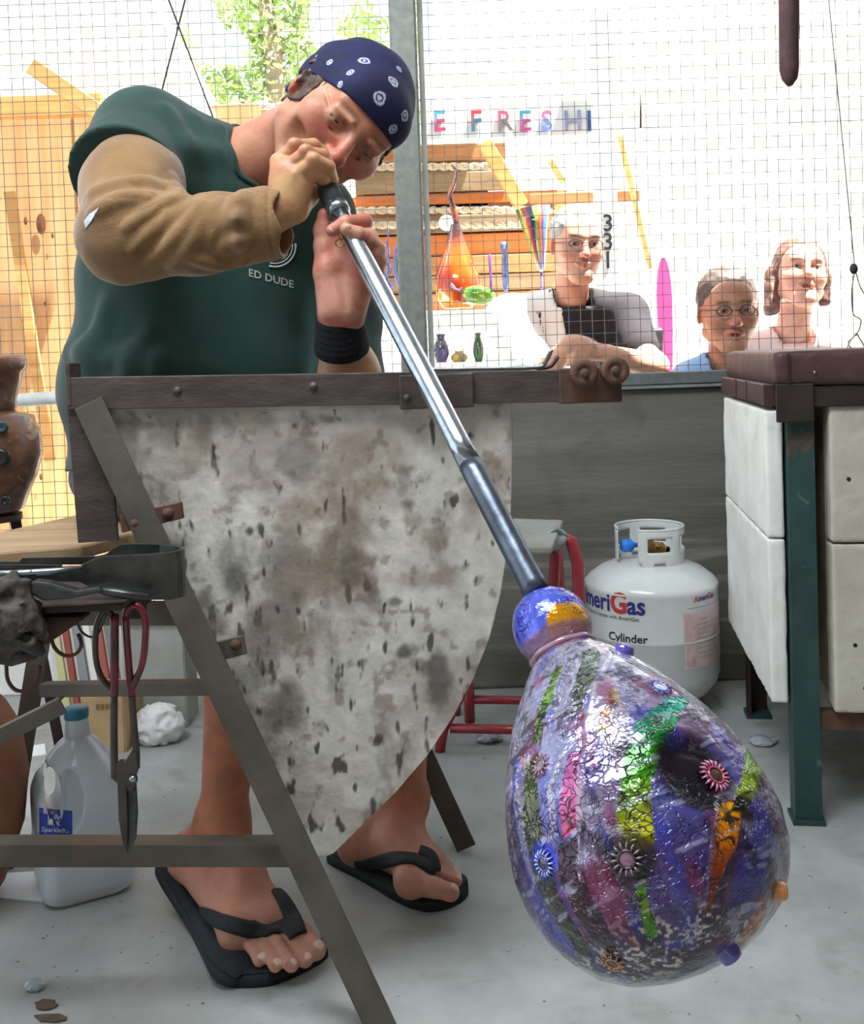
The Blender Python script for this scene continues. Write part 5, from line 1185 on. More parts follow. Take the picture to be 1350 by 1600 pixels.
# pieces on the lower shelf
for k, (px, w_, h_, c1_, c2_, lb) in enumerate([(690, 13, 44, '2a3a3f', '5f4a9f', 'dark blue-green glass vase on the lower shelf next to the post'), (748, 9, 46, '3a6f3a', '1f2f24', 'slim green glass vase on the lower shelf under the fish'), (718, 14, 18, 'c8a84a', '4a4f52', 'short amber glass bowl on the lower shelf'), (824, 7, 34, '3a3438', '6a5a5a', 'small dark glass figure on the lower shelf under the blue bottle'), (790, 6, 20, '4a4448', '7a6a6a', 'tiny dark glass piece on the lower shelf')]):
    lathe_px(px, [(0, 566), (w_*.6, 566), (w_, 566-h_*.3), (w_*.9, 566-h_*.6), (w_*.45, 566-h_*.85), (w_*.6, 566-h_), (w_*.4, 566-h_*.98), (w_*.5, 566-h_*.3), (0, 564)], 3.80, 'glass_vase', gmat('shelf_glass', c1_, c2_, .1), None, label=lb, cat='vase', group='glass on the lower shelf')
# pink board
pb_ = W(1039, 408, 3.55); m = MB(); ol = []
for k in range(24):
    t = 2*math.pi*k/24; ol.append(Vector((W(1039, 480, 3.55).x+.026*math.cos(t), 3.55, W(1039, 470, 3.55).z+.15*math.sin(t)*(1.0 if math.sin(t) > 0 else 2.6))))
m.prism(ol, (0, .02, 0)); m.build('pink_panel', mat('pink_plastic', 'e0559a', 'd84a90', scale=5, rough=.5), None, 'tall rounded pink board standing in the yard right of the black bag', 'board')
# tree seen at the top
tr_ = thing('leafy_tree', (W(400, 500, 8.5).x, 8.5, 0), 'pale green sunlit tree beyond the booths, above the bandana', 'tree')
MB().tube([(W(420, 0, 8.5).x, 8.5, 0), (W(415, 0, 8.5).x, 8.5, 1.8), (W(430, 0, 8.5).x, 8.4, 3.2), (W(400, 0, 8.5).x, 8.5, 4.4)], [.14, .11, .08, .04], 10).build('trunk', mat('bark', '8a7a64', rough=.9), tr_)
rs = np.random.RandomState(11); vs = []; fs = []
for k in range(6500):
    cx_, cz_ = ((W(340, 90, 8.5).x, W(340, 90, 8.5).z) if k % 2 else (W(500, 50, 8.5).x, W(500, 50, 8.5).z)); r_ = np.clip(rs.normal(size=3), -1.9, 1.9)*np.array([.42, .15, .38])
    if fbm(np.array([[cx_+r_[0], 0, cz_+r_[2]]]), 2.6, 2, 3)[0] < .45: continue
    c_ = np.array([cx_, 8.5, cz_])+r_; a_ = rs.normal(size=3); a_ /= np.linalg.norm(a_); b_ = np.cross(a_, rs.normal(size=3)); b_ /= np.linalg.norm(b_); L_f = rs.uniform(.03, .06)
    i0 = len(vs); vs += [tuple(c_-a_*L_f), tuple(c_+b_*L_f*.4), tuple(c_+a_*L_f), tuple(c_-b_*L_f*.4)]; fs.append((i0, i0+1, i0+2, i0+3))
MB().add(vs, fs).build('foliage', mat('sunlit_leaf', '86a552', 'b4c88a', scale=3, rough=.6), tr_, kind='stuff')
# ================================================================ people
def Rx(a): c, s = math.cos(a), math.sin(a); return np.array([[1, 0, 0], [0, c, -s], [0, s, c]])
def Ry(a): c, s = math.cos(a), math.sin(a); return np.array([[c, 0, s], [0, 1, 0], [-s, 0, c]])
def Rz(a): c, s = math.cos(a), math.sin(a); return np.array([[c, -s, 0], [s, c, 0], [0, 0, 1]])
M_skin = mat('sun_reddened_skin', 'ffffff', vcol=True, scale=45, rough=.48, bump=.12, bscale=220, detail=5, sss=.12, lo=.2, hi=.8)
def wn(px, py, Y): return np.array(W(px, py, Y))
def head_sdf(female=False, smile=0, child=False, lidopen=.0045, mouth_o=0, cheeks=1.0):
    s = SDF()
    s.ell((0, .016, .033), (.0755, .093, .082), .01)
    s.ell((0, -.012, -.005), (.069, .082, .085), .03)
    s.cap((0, -.045, -.045), (0, -.062, -.090), .048, .030, .03)
    for x in (-1, 1):
        s.ell((x*.043, -.058, -.028), (.024, .024*cheeks, .024), .03)
        s.cap((x*.055, -.005, -.060), (x*.020, -.068, -.098), .018, .016, .03)
    s.cap((-.012, -.078, -.103), (.012, -.078, -.103), .0155, None, .02)
    s.cap((-.040, -.080, .027), (-.006, -.092, .022), .010, .010, .014); s.cap((.040, -.080, .027), (.006, -.092, .022), .010, .010, .014)
    s.ell((0, -.062, .047), (.050, .028, .034), .03)
    for x in (-1, 1): s.ell((x*.031, -.100, .004), (.0185, .018, .0125), .010, sub=True)
    for x in (-1, 1): s.cap((x*.030, -.0795, .003), (x*.034, -.0790, .003), .0138, .0138, .006)
    # nose
    s.cap((0, -.091, .018), (0, -.115, -.028), .0070, .0108, .010); s.ell((0, -.116, -.033), (.0125, .0125, .0110), .008)
    for x in (-1, 1): s.ell((x*.012, -.104, -.034), (.0075, .010, .0075), .006)
    for x in (-1, 1): s.ell((x*.0062, -.113, -.042), (.0034, .0055, .004), .002, sub=True)
    # lips
    wm = .024+.006*smile
    for x in (-1, 1):
        s.cap((0, -.1005, -.0600), (x*wm, -.088+.002*smile, -.0635+.0095*smile), .0050, .0022, .005)
        s.cap((0, -.0985, -.0715), (x*wm*.9, -.086, -.067+.0095*smile), .0058, .0022, .005)
        s.cap((x*.002, -.106, -.0655), (x*wm, -.092, -.0645+.0095*smile), .0012+.003*mouth_o, .0008, .002, sub=True)
    if mouth_o: s.ell((0, -.100, -.066), (.014, .012, .004+.004*mouth_o), .004, sub=True)
    for x in (-1, 1):
        s.cap((x*.019, -.098, -.040), (x*.031, -.082, -.060), .0016, .0012, .006, sub=True)
    # ears
    for x in (-1, 1):
        Re = Rz(x*rd(22))
        s.ell((x*.0790, .012, -.002), (.0075, .019, .032), .006, R=Re); s.ell((x*.088, .008, .004), (.006, .011, .018), .004, R=Re, sub=True)
        s.cap((x*.074, .010, .006), (x*.074, .006, -.020), .010, .009, .008)
    # eye slits
    for x in (-1, 1): s.cap((x*.0215, -.094, .0015), (x*.0425, -.088, .0015), lidopen, lidopen*.8, .0015, sub=True)
    if child: pass
    return s
def head_color(V, base, lips, smile=0, brow='5a4436', browamt=.8, red='c2644c', redamt=.6):
    c = np.tile(L3(base), (len(V), 1)); x, y, z = V.T
    def bl(col, a):
        nonlocal c
        c = c*(1-a[:, None])+L3(col)[None]*a[:, None]
    bl(red, np.exp(-((x/.018)**2+((z+.028)/.02)**2))*(y < -.08)*redamt)
    for s in (-1, 1): bl(red, np.exp(-(((x-s*.042)/.022)**2+((z+.028)/.02)**2))*(y < -.03)*redamt*.8); bl(red, (np.abs(x) > .076)*(z > -.045)*(np.abs(y) < .06)*redamt*.6)
    bl(red, np.exp(-((z-.05)/.02)**2)*(y < -.05)*redamt*.4)
    bl(red, sst(-.03, .05, fbm(V, 30, 3, 4)-.5)*.25*redamt)
    wm = .024+.006*smile; lz = -.0655+.0095*smile*(np.abs(x)/wm)
    bl(lips, (1-sst(.7, 1.0, np.sqrt((x/wm)**2+((z-lz)/.0095)**2)))*(y < -.078)*.8)
    for s in (-1, 1):
        u = (x-s*.031); zb = .0235-.10*np.abs(u)*(u*s > 0)+.003
        bl(brow, np.exp(-((u/.019)**4+((z-zb)/.0042)**2))*(y < -.05)*browamt)
        bl('6e4436', np.exp(-((u/.017)**4+((z-.001)/.009)**2))*(y < -.06)*.35)
        bl('2c1c18', np.exp(-((u/.013)**6+((np.abs(z-.0015)-.0052)/.0011)**2))*(y < -.06)*.6)
    return c
M_eye = mat('eyeball', 'ffffff', vcol=True, scale=10, rough=.1, coat=.8)
def eyes(Rm, c0, sc, parent, iris='4a5a5a', look=(0, -1, -.1)):
    for s in (-1, 1):
        o = np.array([s*.032, -.0785, .0025]); n, m_ = 24, 16; lk = np.array(look, float); lk /= np.linalg.norm(lk)
        b = MB(); b.ball((0, 0, 0), 1, n, m_); V = np.array(b.v); d = V@lk
        col = np.tile(L3('cfc6c0'), (len(V), 1)); col[d > .80] = L3(iris); col[d > .95] = L3('0c0c0c')
        P = (V*.0126+o)*sc
        P = P@Rm.T+np.array(c0); fs = [f for f in b.f]
        me = bpy.data.meshes.new('eye'); me.from_pydata(P.tolist(), [], fs); me.polygons.foreach_set('use_smooth', [True]*len(fs)); setcol(me, col); me.materials.append(M_eye)
        link('eye', me, parent)
def push(f, p, off, it=12):
    p = np.array(p, float)
    for _ in range(it):
        e = .0008; q = np.array([p, p+[e, 0, 0], p+[0, e, 0], p+[0, 0, e]]); v = f(q); g = (v[1:]-v[0])/e; g /= np.linalg.norm(g)+1e-9; p = p-g*(v[0]-off)
    return p, g
def ribbon(pts, f, width, th, off, name, mt, parent, n=6, taper=None):
    P_ = smooth_pts([Vector(p) for p in pts], n); S = [push(f, p, off, 3) for p in P_]; vs = []; m = len(S)
    for i, (p, g) in enumerate(S):
        d = S[min(i+1, m-1)][0]-S[max(i-1, 0)][0]; d = d/(np.linalg.norm(d)+1e-9); sd = np.cross(d, g); w_ = width*(taper(i/(m-1)) if taper else 1)/2
        vs += [tuple(p+sd*w_+g*th*.2), tuple(p+g*th*.5+sd*w_*.5), tuple(p+g*th*.5-sd*w_*.5), tuple(p-sd*w_+g*th*.2), tuple(p-sd*w_-g*th*.5), tuple(p+sd*w_-g*th*.5)]
    fs = [(6*i+k, 6*i+(k+1) % 6, 6*i+6+(k+1) % 6, 6*i+6+k) for i in range(m-1) for k in range(6)]+[tuple(range(5, -1, -1)), tuple(range(6*m-6, 6*m))]
    return MB().add(vs, fs, True).build(name, mt, parent)
# ---------------------------------------------------------------- the glassblower
man = thing('person', (W(300, 800, 1.68).x, 1.68, 0), 'person in a dark green T-shirt and navy bandana, sitting and blowing into the steel pipe', 'person')
HCp = wn(534, 185, 1.545); HR = Ry(rd(47)) @ Rz(rd(31)) @ Rx(rd(12))
nb_world = wn(392, 262, 1.63)
hs = head_sdf(lidopen=.0026, cheeks=1.0)
for s_x in (-1, 1):
    hs.ell((s_x*.050, -.060, -.012), (.020, .018, .013), .02); hs.ell((s_x*.047, -.062, -.062), (.016, .014, .022), .025, sub=True)
    hs.cap((s_x*.020, -.103, .0175), (s_x*.045, -.088, .0145), .0028, .0022, .010)
    for q_ in (0, 1, 2): hs.cap((s_x*.050, -.078, .006-.007*q_), (s_x*.064, -.055, .014-.012*q_), .0010, .0006, .004, sub=True)
    hs.cap((s_x*.017, -.106, -.036), (s_x*.037, -.080, -.066), .0022, .0016, .009, sub=True)
    hs.cap((s_x*.018, -.094, -.010), (s_x*.036, -.084, -.014), .0016, .001, .006, sub=True)
for q_ in range(2): hs.cap((-.030, -.098, .043+.009*q_), (.030, -.098, .043+.009*q_), .0008, .0008, .004, sub=True)

nbl = (nb_world-HCp)@HR
hs.cap((0, .035, -.045), nbl, .060, .064, .03)
for s_x in (-1, 1): hs.cap((s_x*.05, .02, -.05), nbl+np.array([s_x*.03, -.03, .01]), .012, .014, .02)
v, fq = surf(hs, (-.22, -.15, -.26), (.22, .17, .15), .0019)
hcol = head_color(v, 'bb8468', 'a85f54', red='a9483a', redamt=.85, brow='6f4c3a', browamt=.75)
for s_x in (-1, 1):
    a_e = np.exp(-(((v[:, 0]-s_x*.031)/.018)**2+((v[:, 2]-.003)/.012)**2))*(v[:, 1] < -.05)*.35; hcol = hcol*(1-a_e[:, None])+L3('8f5844')[None]*a_e[:, None]  # eye sockets darkened in the skin colour to suggest shade
    a_e = np.exp(-(((v[:, 0]-s_x*.055)/.02)**2+((v[:, 2]+.01)/.03)**2))*(v[:, 1] < -.0)*.35*sst(.45, .6, fbm(v, 50, 3, 12)); hcol = hcol*(1-a_e[:, None])+L3('d2a68c')[None]*a_e[:, None]
stub = np.exp(-((v[:, 2]+.085)/.03)**2)*(v[:, 1] < -.0); hcol = hcol*(1-.18*stub[:, None])
parts = [(v@HR.T+HCp, fq, hcol)]
# right hand and forearm (image left)
rh = SDF(); wr = wn(450, 322, 1.375); SK = 'bf9468'; SKr = 'b5705a'
MC = [wn(436, 253, 1.378), wn(447, 264, 1.366), wn(461, 275, 1.360), wn(474, 289, 1.366)]
rh.cap(wn(400, 352, 1.37), wr, .026, .0255, .01)
for i, p in enumerate(MC): rh.cap(wr+(p-wr)*.1, p, .019, .0125, .014)
rh.ell((wr+MC[1]+MC[2])/3, (.022, .015, .024), .02)
FG = [[(462, 229, 1.370), (490, 227, 1.385), (505, 238, 1.400)], [(479, 239, 1.353), (504, 243, 1.368), (515, 259, 1.39)], [(491, 252, 1.348), (513, 261, 1.365), (520, 281, 1.392)], [(490, 270, 1.360), (503, 277, 1.372), (512, 288, 1.395)]]
for p, f_ in zip(MC, FG): rh.chain([p]+[wn(*q) for q in f_], [.0108, .0098, .0090, .0080], .0028)
rh.chain([wn(462, 325, 1.385), wn(481, 305, 1.395), wn(487, 286, 1.412)], [.0165, .0135, .0105], .012)
for p, f_ in zip(MC, FG): rh.ell(wn(*f_[0])+np.array([-.001, -.004, .003]), (.0085, .0085, .0080), .004)
for i in range(3): rh.cap(wr+(MC[i]-wr)*.45+np.array([0, -.0165, 0]), MC[i]+np.array([0, -.012, 0]), .0022, .0018, .006)
v, fq = surf(rh, np.minimum(wn(390, 230, 1.45), wn(390, 400, 1.3))-.02, wn(540, 205, 1.45)+.02, .0015)
c = np.tile(L3(SK), (len(v), 1)); c = blend(c, SKr, sst(.45, .62, fbm(v, 40, 3, 2))*.55)
for f_ in FG:
    for q in f_[:1]: c = blend(c, 'b86f58', np.exp(-(np.linalg.norm(v-wn(*q), axis=1)/.013)**2)*.5)
parts.append((v, fq, c))
# left hand and forearm (image right)
lh = SDF(); lw = wn(532, 505, 1.395)
lh.cap(lw, wn(546, 585, 1.45), .0265, .040, .02); lh.cap(wn(546, 585, 1.45), wn(556, 660, 1.52), .041, .046, .02)
lh.cap(wn(549, 487, 1.372), wn(566, 428, 1.372), .0185, .0165, .02); lh.cap(wn(520, 484, 1.370), wn(511, 425, 1.372), .0195, .0165, .02)
lh.ell(wn(538, 435, 1.378), (.030, .014, .045), .02); lh.ell(wn(533, 392, 1.380), (.022, .010, .022), .015); lh.cap(lw, wn(535, 470, 1.378), .024, .022, .02)
FL = [[(566, 385, 1.378), (569, 346, 1.352), (540, 348, 1.333), (519, 360, 1.334)], [(577, 400, 1.374), (578, 370, 1.345), (560, 366, 1.322), (541, 358, 1.318)], [(583, 415, 1.372), (589, 388, 1.350), (577, 376, 1.336)], [(582, 432, 1.372), (591, 406, 1.355), (585, 396, 1.345)]]
for f_ in FL: lh.chain([wn(*q) for q in f_], [.0115, .0103, .0095, .0082][:len(f_)], .004)
for f_ in FL: lh.cap(wn(545, 450, 1.378), wn(*f_[0]), .014, .0125, .012)
lh.chain([wn(509, 425, 1.373), wn(506, 385, 1.378), wn(505, 360, 1.380), wn(507, 336, 1.378)], [.0155, .0125, .0120, .0095], .008)
lh.cap(wn(541, 480, 1.345), wn(531, 425, 1.352), .003, .002, .008, sub=True); lh.cap(wn(505, 400, 1.350), wn(533, 452, 1.348), .0025, .0015, .006, sub=True)
v, fq = surf(lh, wn(470, 660, 1.30)-np.array([.02, .02, .02]), wn(625, 325, 1.56)+.02, .0017)
c = np.tile(L3('b9806a'), (len(v), 1)); c = blend(c, 'b05c4c', sst(.42, .6, fbm(v, 35, 3, 7))*.6); c = blend(c, 'c09470', sst(zat(520, (-.12, 1.4, 0)), zat(560, (-.12, 1.4, 0)), v[:, 2])*0+(v[:, 2] < zat(545, (-.12, 1.4, 0)))*.8)
parts.append((v, fq, c))
# torso, arms and legs, coarser, mostly under the clothes
bd_ = SDF()
TB = [((305, 735, 1.70), (.175, .13, .10)), ((305, 610, 1.69), (.195, .125, .16)), ((328, 430, 1.69), (.185, .105, .17))]
for p, r in TB: bd_.ell(wn(*p), r, .05)
shR, elR, shL, elL = wn(222, 235, 1.60), wn(186, 362, 1.38), wn(485, 335, 1.74), wn(560, 650, 1.56)
nbase = wn(385, 262, 1.64)
bd_.cap(shR, nbase, .06, .055, .03); bd_.cap(nbase, shL, .055, .06, .03)
bd_.cap(shR, elR, .050, .038, .02); bd_.cap(elR, wr, .036, .024, .02); bd_.cap(shL, elL, .040, .036, .02)
knR, anR, knL, anL = wn(385, 915, 1.47), wn(347, 1285, 1.545), wn(628, 905, 1.52), wn(632, 1250, 1.675)
bd_.cap(wn(262, 735, 1.72), knR, .080, .058, .03); bd_.cap(wn(380, 735, 1.72), knL, .080, .058, .03)
for kn, an, bl_ in ((knR, anR, (-.004, .022, 0)), (knL, anL, (.0, .022, 0))):
    bd_.cap(kn, an, .053, .033, .02); mid = kn+(an-kn)*.32+np.array(bl_); bd_.ell(mid, (.048, .052, .10), .03)
v, fq = surf(bd_, wn(60, 1000, 1.3)*[1, 0, 0]+np.array([-.03, 1.30, .13]), np.array([.10, 1.88, 1.32]), .007)
c = np.tile(L3('a8684c'), (len(v), 1)); parts.append((v, fq, c))
# feet with shins
def foot(an, kn, heel, ballO, ballB, toes, big, mid, arch, inst):
    s = SDF(); s.cap(kn+(an-kn)*.4, an, .046, .0330, .02); s.cap(an, heel, .033, .030, .02); s.cap(an+(kn-an)*.02, mid, .034, .029, .03)
    s.cap(heel, ballO, .028, .021, .03); s.cap(mid, ballB, .029, .0200, .03); s.cap(mid, ballO, .028, .019, .03); s.cap(ballO, ballB, .019, .0195, .02)
    for an_s in (-1, 1): s.ell(an+np.array(inst)*an_s*.030+np.array([0, 0, -.004]), (.012, .012, .014), .012)
    for j, (a_, b_, r) in enumerate(toes):
        m_ = (a_+b_)/2+np.array([0, 0, .005]); s.chain([a_, m_, b_], [r*1.0, r*.92, r*1.02], .006)
    s.chain([big[0], (big[0]+big[1])/2+np.array([0, 0, .002]), big[1]], [.0150, .0130, .0138], .012)
    return s
def fz(px, py, z): return np.array(F(px, py, z))
zs_ = .024
tR = [(fz(384, 1470, .036), fz(405, 1500, .033), .0088), (fz(398, 1462, .038), fz(430, 1508, .033), .0092), (fz(414, 1455, .040), fz(455, 1508, .034), .0096), (fz(430, 1446, .041), fz(477, 1500, .034), .0100)]
f1 = foot(anR, knR, wn(292, 1338, 1.575), fz(372, 1455, .046), fz(436, 1430, .046), tR, (fz(445, 1436, .042), fz(494, 1484, .036)), wn(372, 1365, 1.505), None, (.55, .84, 0))
tL = [(fz(668, 1368, .036), fz(713, 1376, .034), .0095), (fz(676, 1360, .036), fz(713, 1370, .033), .0088), (fz(680, 1352, .036), fz(708, 1362, .032), .0085), (fz(682, 1346, .036), fz(700, 1354, .031), .0082)]
f2 = foot(anL, knL, fz(560, 1318, .050), fz(672, 1352, .042), fz(640, 1378, .044), tL, (fz(648, 1382, .042), fz(704, 1394, .038)), wn(628, 1318, 1.62), None, (.6, .8, 0))
for f_, lo_, hi_ in ((f1, wn(250, 1540, 1.42)+np.array([-.02, -.08, -.02]), np.array([-.12, 1.66, .36])), (f2, np.array([-.22, 1.50, .0]), np.array([.09, 1.80, .36]))):
    lo_ = np.array([lo_[0], lo_[1], .0]); v, fq = surf(f_, lo_, hi_, .0026)
    c = np.tile(L3('ad6b4e'), (len(v), 1)); c = blend(c, '8d543d', sst(.45, .6, fbm(v, 25, 3, 9))*.35); c = blend(c, 'b98572', (1-sst(.05, .13, v[:, 2]))*.8)
    for (a_, b_, r) in (tR if f_ is f1 else tL)+[((0), (fz(494, 1484, .036) if f_ is f1 else fz(704, 1394, .038)), .014)]:
        tipn = b_+np.array([.45, -.35, .85])*r if f_ is f1 else b_+np.array([.6, -.2, .8])*r
        c = blend(c, 'e0c4b4', (np.linalg.norm(v-tipn, axis=1) < r*.55)*.7)
    parts.append((v, fq, c))
V, Fq_, Cc = joinm(parts); link('body', fastmesh('body', V, Fq_, M_skin, True, Cc), man)
eyes(HR, HCp, 1, man, '3a3d38', look=(.05, -1, -.35))
# nails on the left hand
M_nail = mat('finger_nail', 'c99a86', rough=.3)
for p, a_ in ((wn(519, 359, 1.326), 0), (wn(543, 355, 1.310), 0)):
    MB().ball(p+np.array([0, .0012, .0005]), (.0046, .0016, .0036), 10, 6, Matrix.Rotation(rd(25), 3, 'Y')).build('finger_nail', M_nail, man)
# finger ring seen below the fingers
MB().tube([Vector(wn(531, 380, 1.340))+Vector((math.cos(t)*.006, -.001, math.sin(t)*.0045)) for t in [2*math.pi*i/16 for i in range(17)]], .0014, 6, caps=False).build('finger_ring', mat('gold', 'b89a55', rough=.3, metal=1), man)
# ---- bandana
def bandf(P):
    q = P; d1 = hs_cr(q)-.0065
    nrm_ = np.array([0, -.30, -.954]); e = (q-np.array([0, -.09, .038]))@nrm_       # edge plane: low at the nape, high on the brow
    pl = e+.0
    w_ = .0020*(fbm(q, 22, 3, 5)-.5)+.0016*np.sin((q[:, 0]*.5+q[:, 2])*120+q[:, 1]*60)*sst(.0, .06, q[:, 1])
    return np.maximum(d1+w_, pl)
hs_cr = SDF().ell((0, .016, .033), (.0775, .095, .084), .01).ell((0, -.066, .050), (.055, .030, .038), .03).ell((0, .03, .02), (.074, .080, .068), .03)
v, fq = surf(bandf, (-.11, -.13, -.06), (.11, .15, .16), .0016)
c = np.tile(L3('12153f'), (len(v), 1)); c = blend(c, '0c0e2c', sst(.45, .6, fbm(v, 30, 3, 3))*.5)
vw = v@HR.T+HCp
hb = BVHTree.FromPolygons([tuple(p) for p in vw.tolist()], fq.tolist())
mot = [(569, 95, 9), (547, 113, 6), (615, 127, 9), (593, 153, 9.5), (633, 181, 8), (614, 202, 7), (515, 97, 5), (624, 108, 5), (531, 132, 5), (570, 177, 4)]
vl = []
for x, y, r in mot:
    d = (W(x, y, 1)-CAM).normalized(); h = hb.ray_cast(CAM, d)
    if h[0]: vl.append((np.array(h[0]), r*1.6/1600))
rs = np.random.RandomState(4)
for k in range(60):    # the same print goes on round the head
    d = rs.normal(size=3); d /= np.linalg.norm(d); p = d*np.array([.083, .105, .095])+np.array([0, .018, .04]); pw = p@HR.T+HCp
    if all(np.linalg.norm(pw-q[0]) > .034 for q in vl): vl.append((pw, .0075))
for p, r in vl:
    d = np.linalg.norm(vw-p, axis=1)/r+.35*(fbm(v, 160, 2, 9)-.5)
    c = blend(c, 'b9bcd6', ((np.abs(d-.82) < .17) | ((d < .42) & (d > .12)))*.9)
link('bandana', fastmesh('bandana', vw, fq, mat('navy_cotton', 'ffffff', vcol=True, scale=300, rough=.85, bump=.15, bscale=500), True, c), man, 'navy bandana with white paisley rings')
kt = SDF(); kt.ell((.0, .125, -.005), (.026, .016, .016), .01); kt.cap((.0, .13, -.01), (-.045, .140, -.045), .012, .008, .01); kt.cap((.0, .13, -.01), (.03, .135, -.06), .012, .007, .01)
v, fq = surf(kt, (-.08, .08, -.09), (.07, .17, .04), .003); link('bandana_knot', fastmesh('bandana_knot', v@HR.T+HCp, fq, mat('navy_plain', '1d2250', rough=.85, bump=.1)), man)
# hair at the temple and nape
M_hair = mat('grey_brown_hair', '3a2b23', '5f4a3c', scale=90, rough=.7, bump=.6, bscale=200, stretch=(1, 1, .3))
hr = SDF(); hr.ell((0, .018, .020), (.0800, .095, .075), .01)
def hairf(P):
    x, y, z = np.abs(P[:, 0]), P[:, 1], P[:, 2]; nn_ = .016*(fbm(P*[1, 1, .5], 110, 3, 2)-.5)
    d = hs(P)-.0035+.5*nn_; front = np.maximum(np.maximum(-.040-y, y+.006), np.maximum(-.022-.4*(y+.04)-z, z-.07)); back = np.maximum(.030-y, np.maximum(-.052-z, z-.07)); top_ = np.maximum(np.maximum(-.042-y, .022-z), z-.07)
    return np.maximum(d, np.minimum(np.minimum(front, back), top_)+nn_)
v, fq = surf(hairf, (-.1, -.1, -.08), (.1, .14, .08), .0025); link('hair', fastmesh('hair', v@HR.T+HCp, fq, M_hair), man)
# ---- T-shirt
M_shirt = mat('dark_green_cotton', '1b3a32', '152e28', scale=9, rough=.9, bump=.12, bscale=400)
M_shirt.node_tree.nodes['Principled BSDF'].inputs['Sheen Weight'].default_value = .12
tsh = SDF()
for p, r in [((300, 735, 1.70), (.206, .150, .13)), ((303, 600, 1.69), (.222, .150, .17)), ((325, 440, 1.685), (.214, .130, .19))]: tsh.ell(wn(*p), r, .05)
tsh.cap(wn(232, 222, 1.605), wn(360, 265, 1.655), .076, .058, .05); tsh.cap(wn(360, 270, 1.655), wn(480, 340, 1.73), .058, .076, .03); tsh.cap(wn(290, 300, 1.64), wn(420, 350, 1.67), .10, .09, .05)
tsh.cap(wn(225, 225, 1.60), wn(186, 300, 1.47), .078, .084, .03)
tsh.cap(wn(485, 340, 1.73), wn(534, 500, 1.66), .072, .062, .03); tsh.cap(wn(534, 500, 1.66), wn(544, 595, 1.61), .062, .058, .02)
# cloth folds, raised and sunk
tbase = SDF(); tbase.ops = list(tsh.ops)
for a_, b_, ra, rb in [((84, 540, 1.60), (170, 560, 1.56), .012, .010), ((170, 560, 1.56), (330, 578, 1.54), .010, .007), ((150, 470, 1.56), (130, 600, 1.57), .010, .014), ((230, 520, 1.55), (190, 600, 1.55), .008, .008),
                       ((255, 185, 1.545), (300, 300, 1.54), .009, .006), ((300, 200, 1.58), (345, 300, 1.56), .008, .006), ((340, 215, 1.60), (395, 300, 1.58), .007, .005)]:
    pa_, pb_ = push(tbase, wn(*a_), -.004)[0], push(tbase, wn(*b_), -.004)[0]; pm_ = push(tbase, (pa_+pb_)/2, -.002)[0]; tsh.cap(pa_, pm_, ra*.5, ra, .028); tsh.cap(pm_, pb_, ra, rb*.5, .028)
for a_, b_, ra in []:
    pa_, pb_ = push(tbase, wn(*a_), .001)[0], push(tbase, wn(*b_), .001)[0]; pm_ = push(tbase, (pa_+pb_)/2, .001)[0]; tsh.cap(pa_, pm_, .002, ra, .02, sub=True); tsh.cap(pm_, pb_, ra, .002, .02, sub=True)
def tpost(P, d):
    d = d-.006*(fbm(P*[1, 1, .7], 9, 3, 3)-.5)-.004*np.sin(P[:, 0]*60+P[:, 2]*45+4*fbm(P, 8, 2, 9))*sst(.95, .80, P[:, 2])*.8*(fbm(P, 6, 2, 5))
    # hems: right sleeve opening, neck opening, bottom
    ax = (wn(186, 300, 1.47)-wn(225, 225, 1.60)); ax /= np.linalg.norm(ax); cs = wn(202, 276, 1.50); t = (P-cs)@ax
    near = np.linalg.norm(P-wn(186, 300, 1.47), axis=1) < .125
    d = np.where(near & (P[:, 0] < wn(292, 300, 1.5)[0]) & (P[:, 1] < 1.60), np.maximum(d, t), d)
    nk = np.linalg.norm((P-(nb_world+(HCp-nb_world)*.25))*1.0, axis=1)-.068; a_ = HCp-nb_world; L = np.linalg.norm(a_); a_ /= L
    tt_ = (P-nb_world)@a_; dd = np.linalg.norm(P-nb_world-tt_[:, None]*a_, axis=1)-.066; nk = np.maximum(dd, -tt_-.0)
    d = np.maximum(d, -nk)
    return np.maximum(d, zat(742, (-.33, 1.6, 0))-P[:, 2]+.01*np.sin(P[:, 0]*30))
tsh.post = tpost
v, fq = surf(tsh, np.array([-.62, 1.42, .64]), np.array([.03, 1.90, 1.34]), .0042)
shirt = link('t_shirt', fastmesh('t_shirt', v, fq, M_shirt), man, 'dark green T-shirt')
sb_ = BVHTree.FromPolygons([tuple(p) for p in v.tolist()], fq.tolist())
M_print = mat('pale_shirt_print', 'a9aaa6', rough=.8)
for t_, x, y, h_, s_ in (('ED DUDE', 388, 431, 12, .27),):
    drape_text(t_, sb_, x, y, h_, M_print, 'shirt_print', shirt, .0015, slant=s_, off=.015)
for rad_, wd in ((32, .0016), (27, .0009)):
    pts = []
    for k in range(13):
        a_ = rd(-8+ (115)*k/12); h = onto(sb_, 430+rad_*math.cos(a_), 385+rad_*math.sin(a_), .001)
        if h and h.y > 1.45: pts.append(h)
    if len(pts) > 3: MB().tube(pts, wd, 6).build('shirt_print_arc', M_print, shirt)
# collar rib
a_ = HCp-nb_world; a_ /= np.linalg.norm(a_); u1 = np.cross(a_, [0, 1, 0]); u1 /= np.linalg.norm(u1); u2 = np.cross(a_, u1)
rim = []
for k in range(49):
    t = 2*math.pi*k/48; p = nb_world+a_*.02+(u1*math.cos(t)+u2*math.sin(t))*.068; 
    for _ in range(8):
        val = tsh(np.array([p]))[0]; 
        p = p-a_*max(min(val, .02), -.02)*.7
    rim.append(tuple(p))
MB().tube(rim, .0045, 8, caps=False).build('collar', M_shirt, shirt)
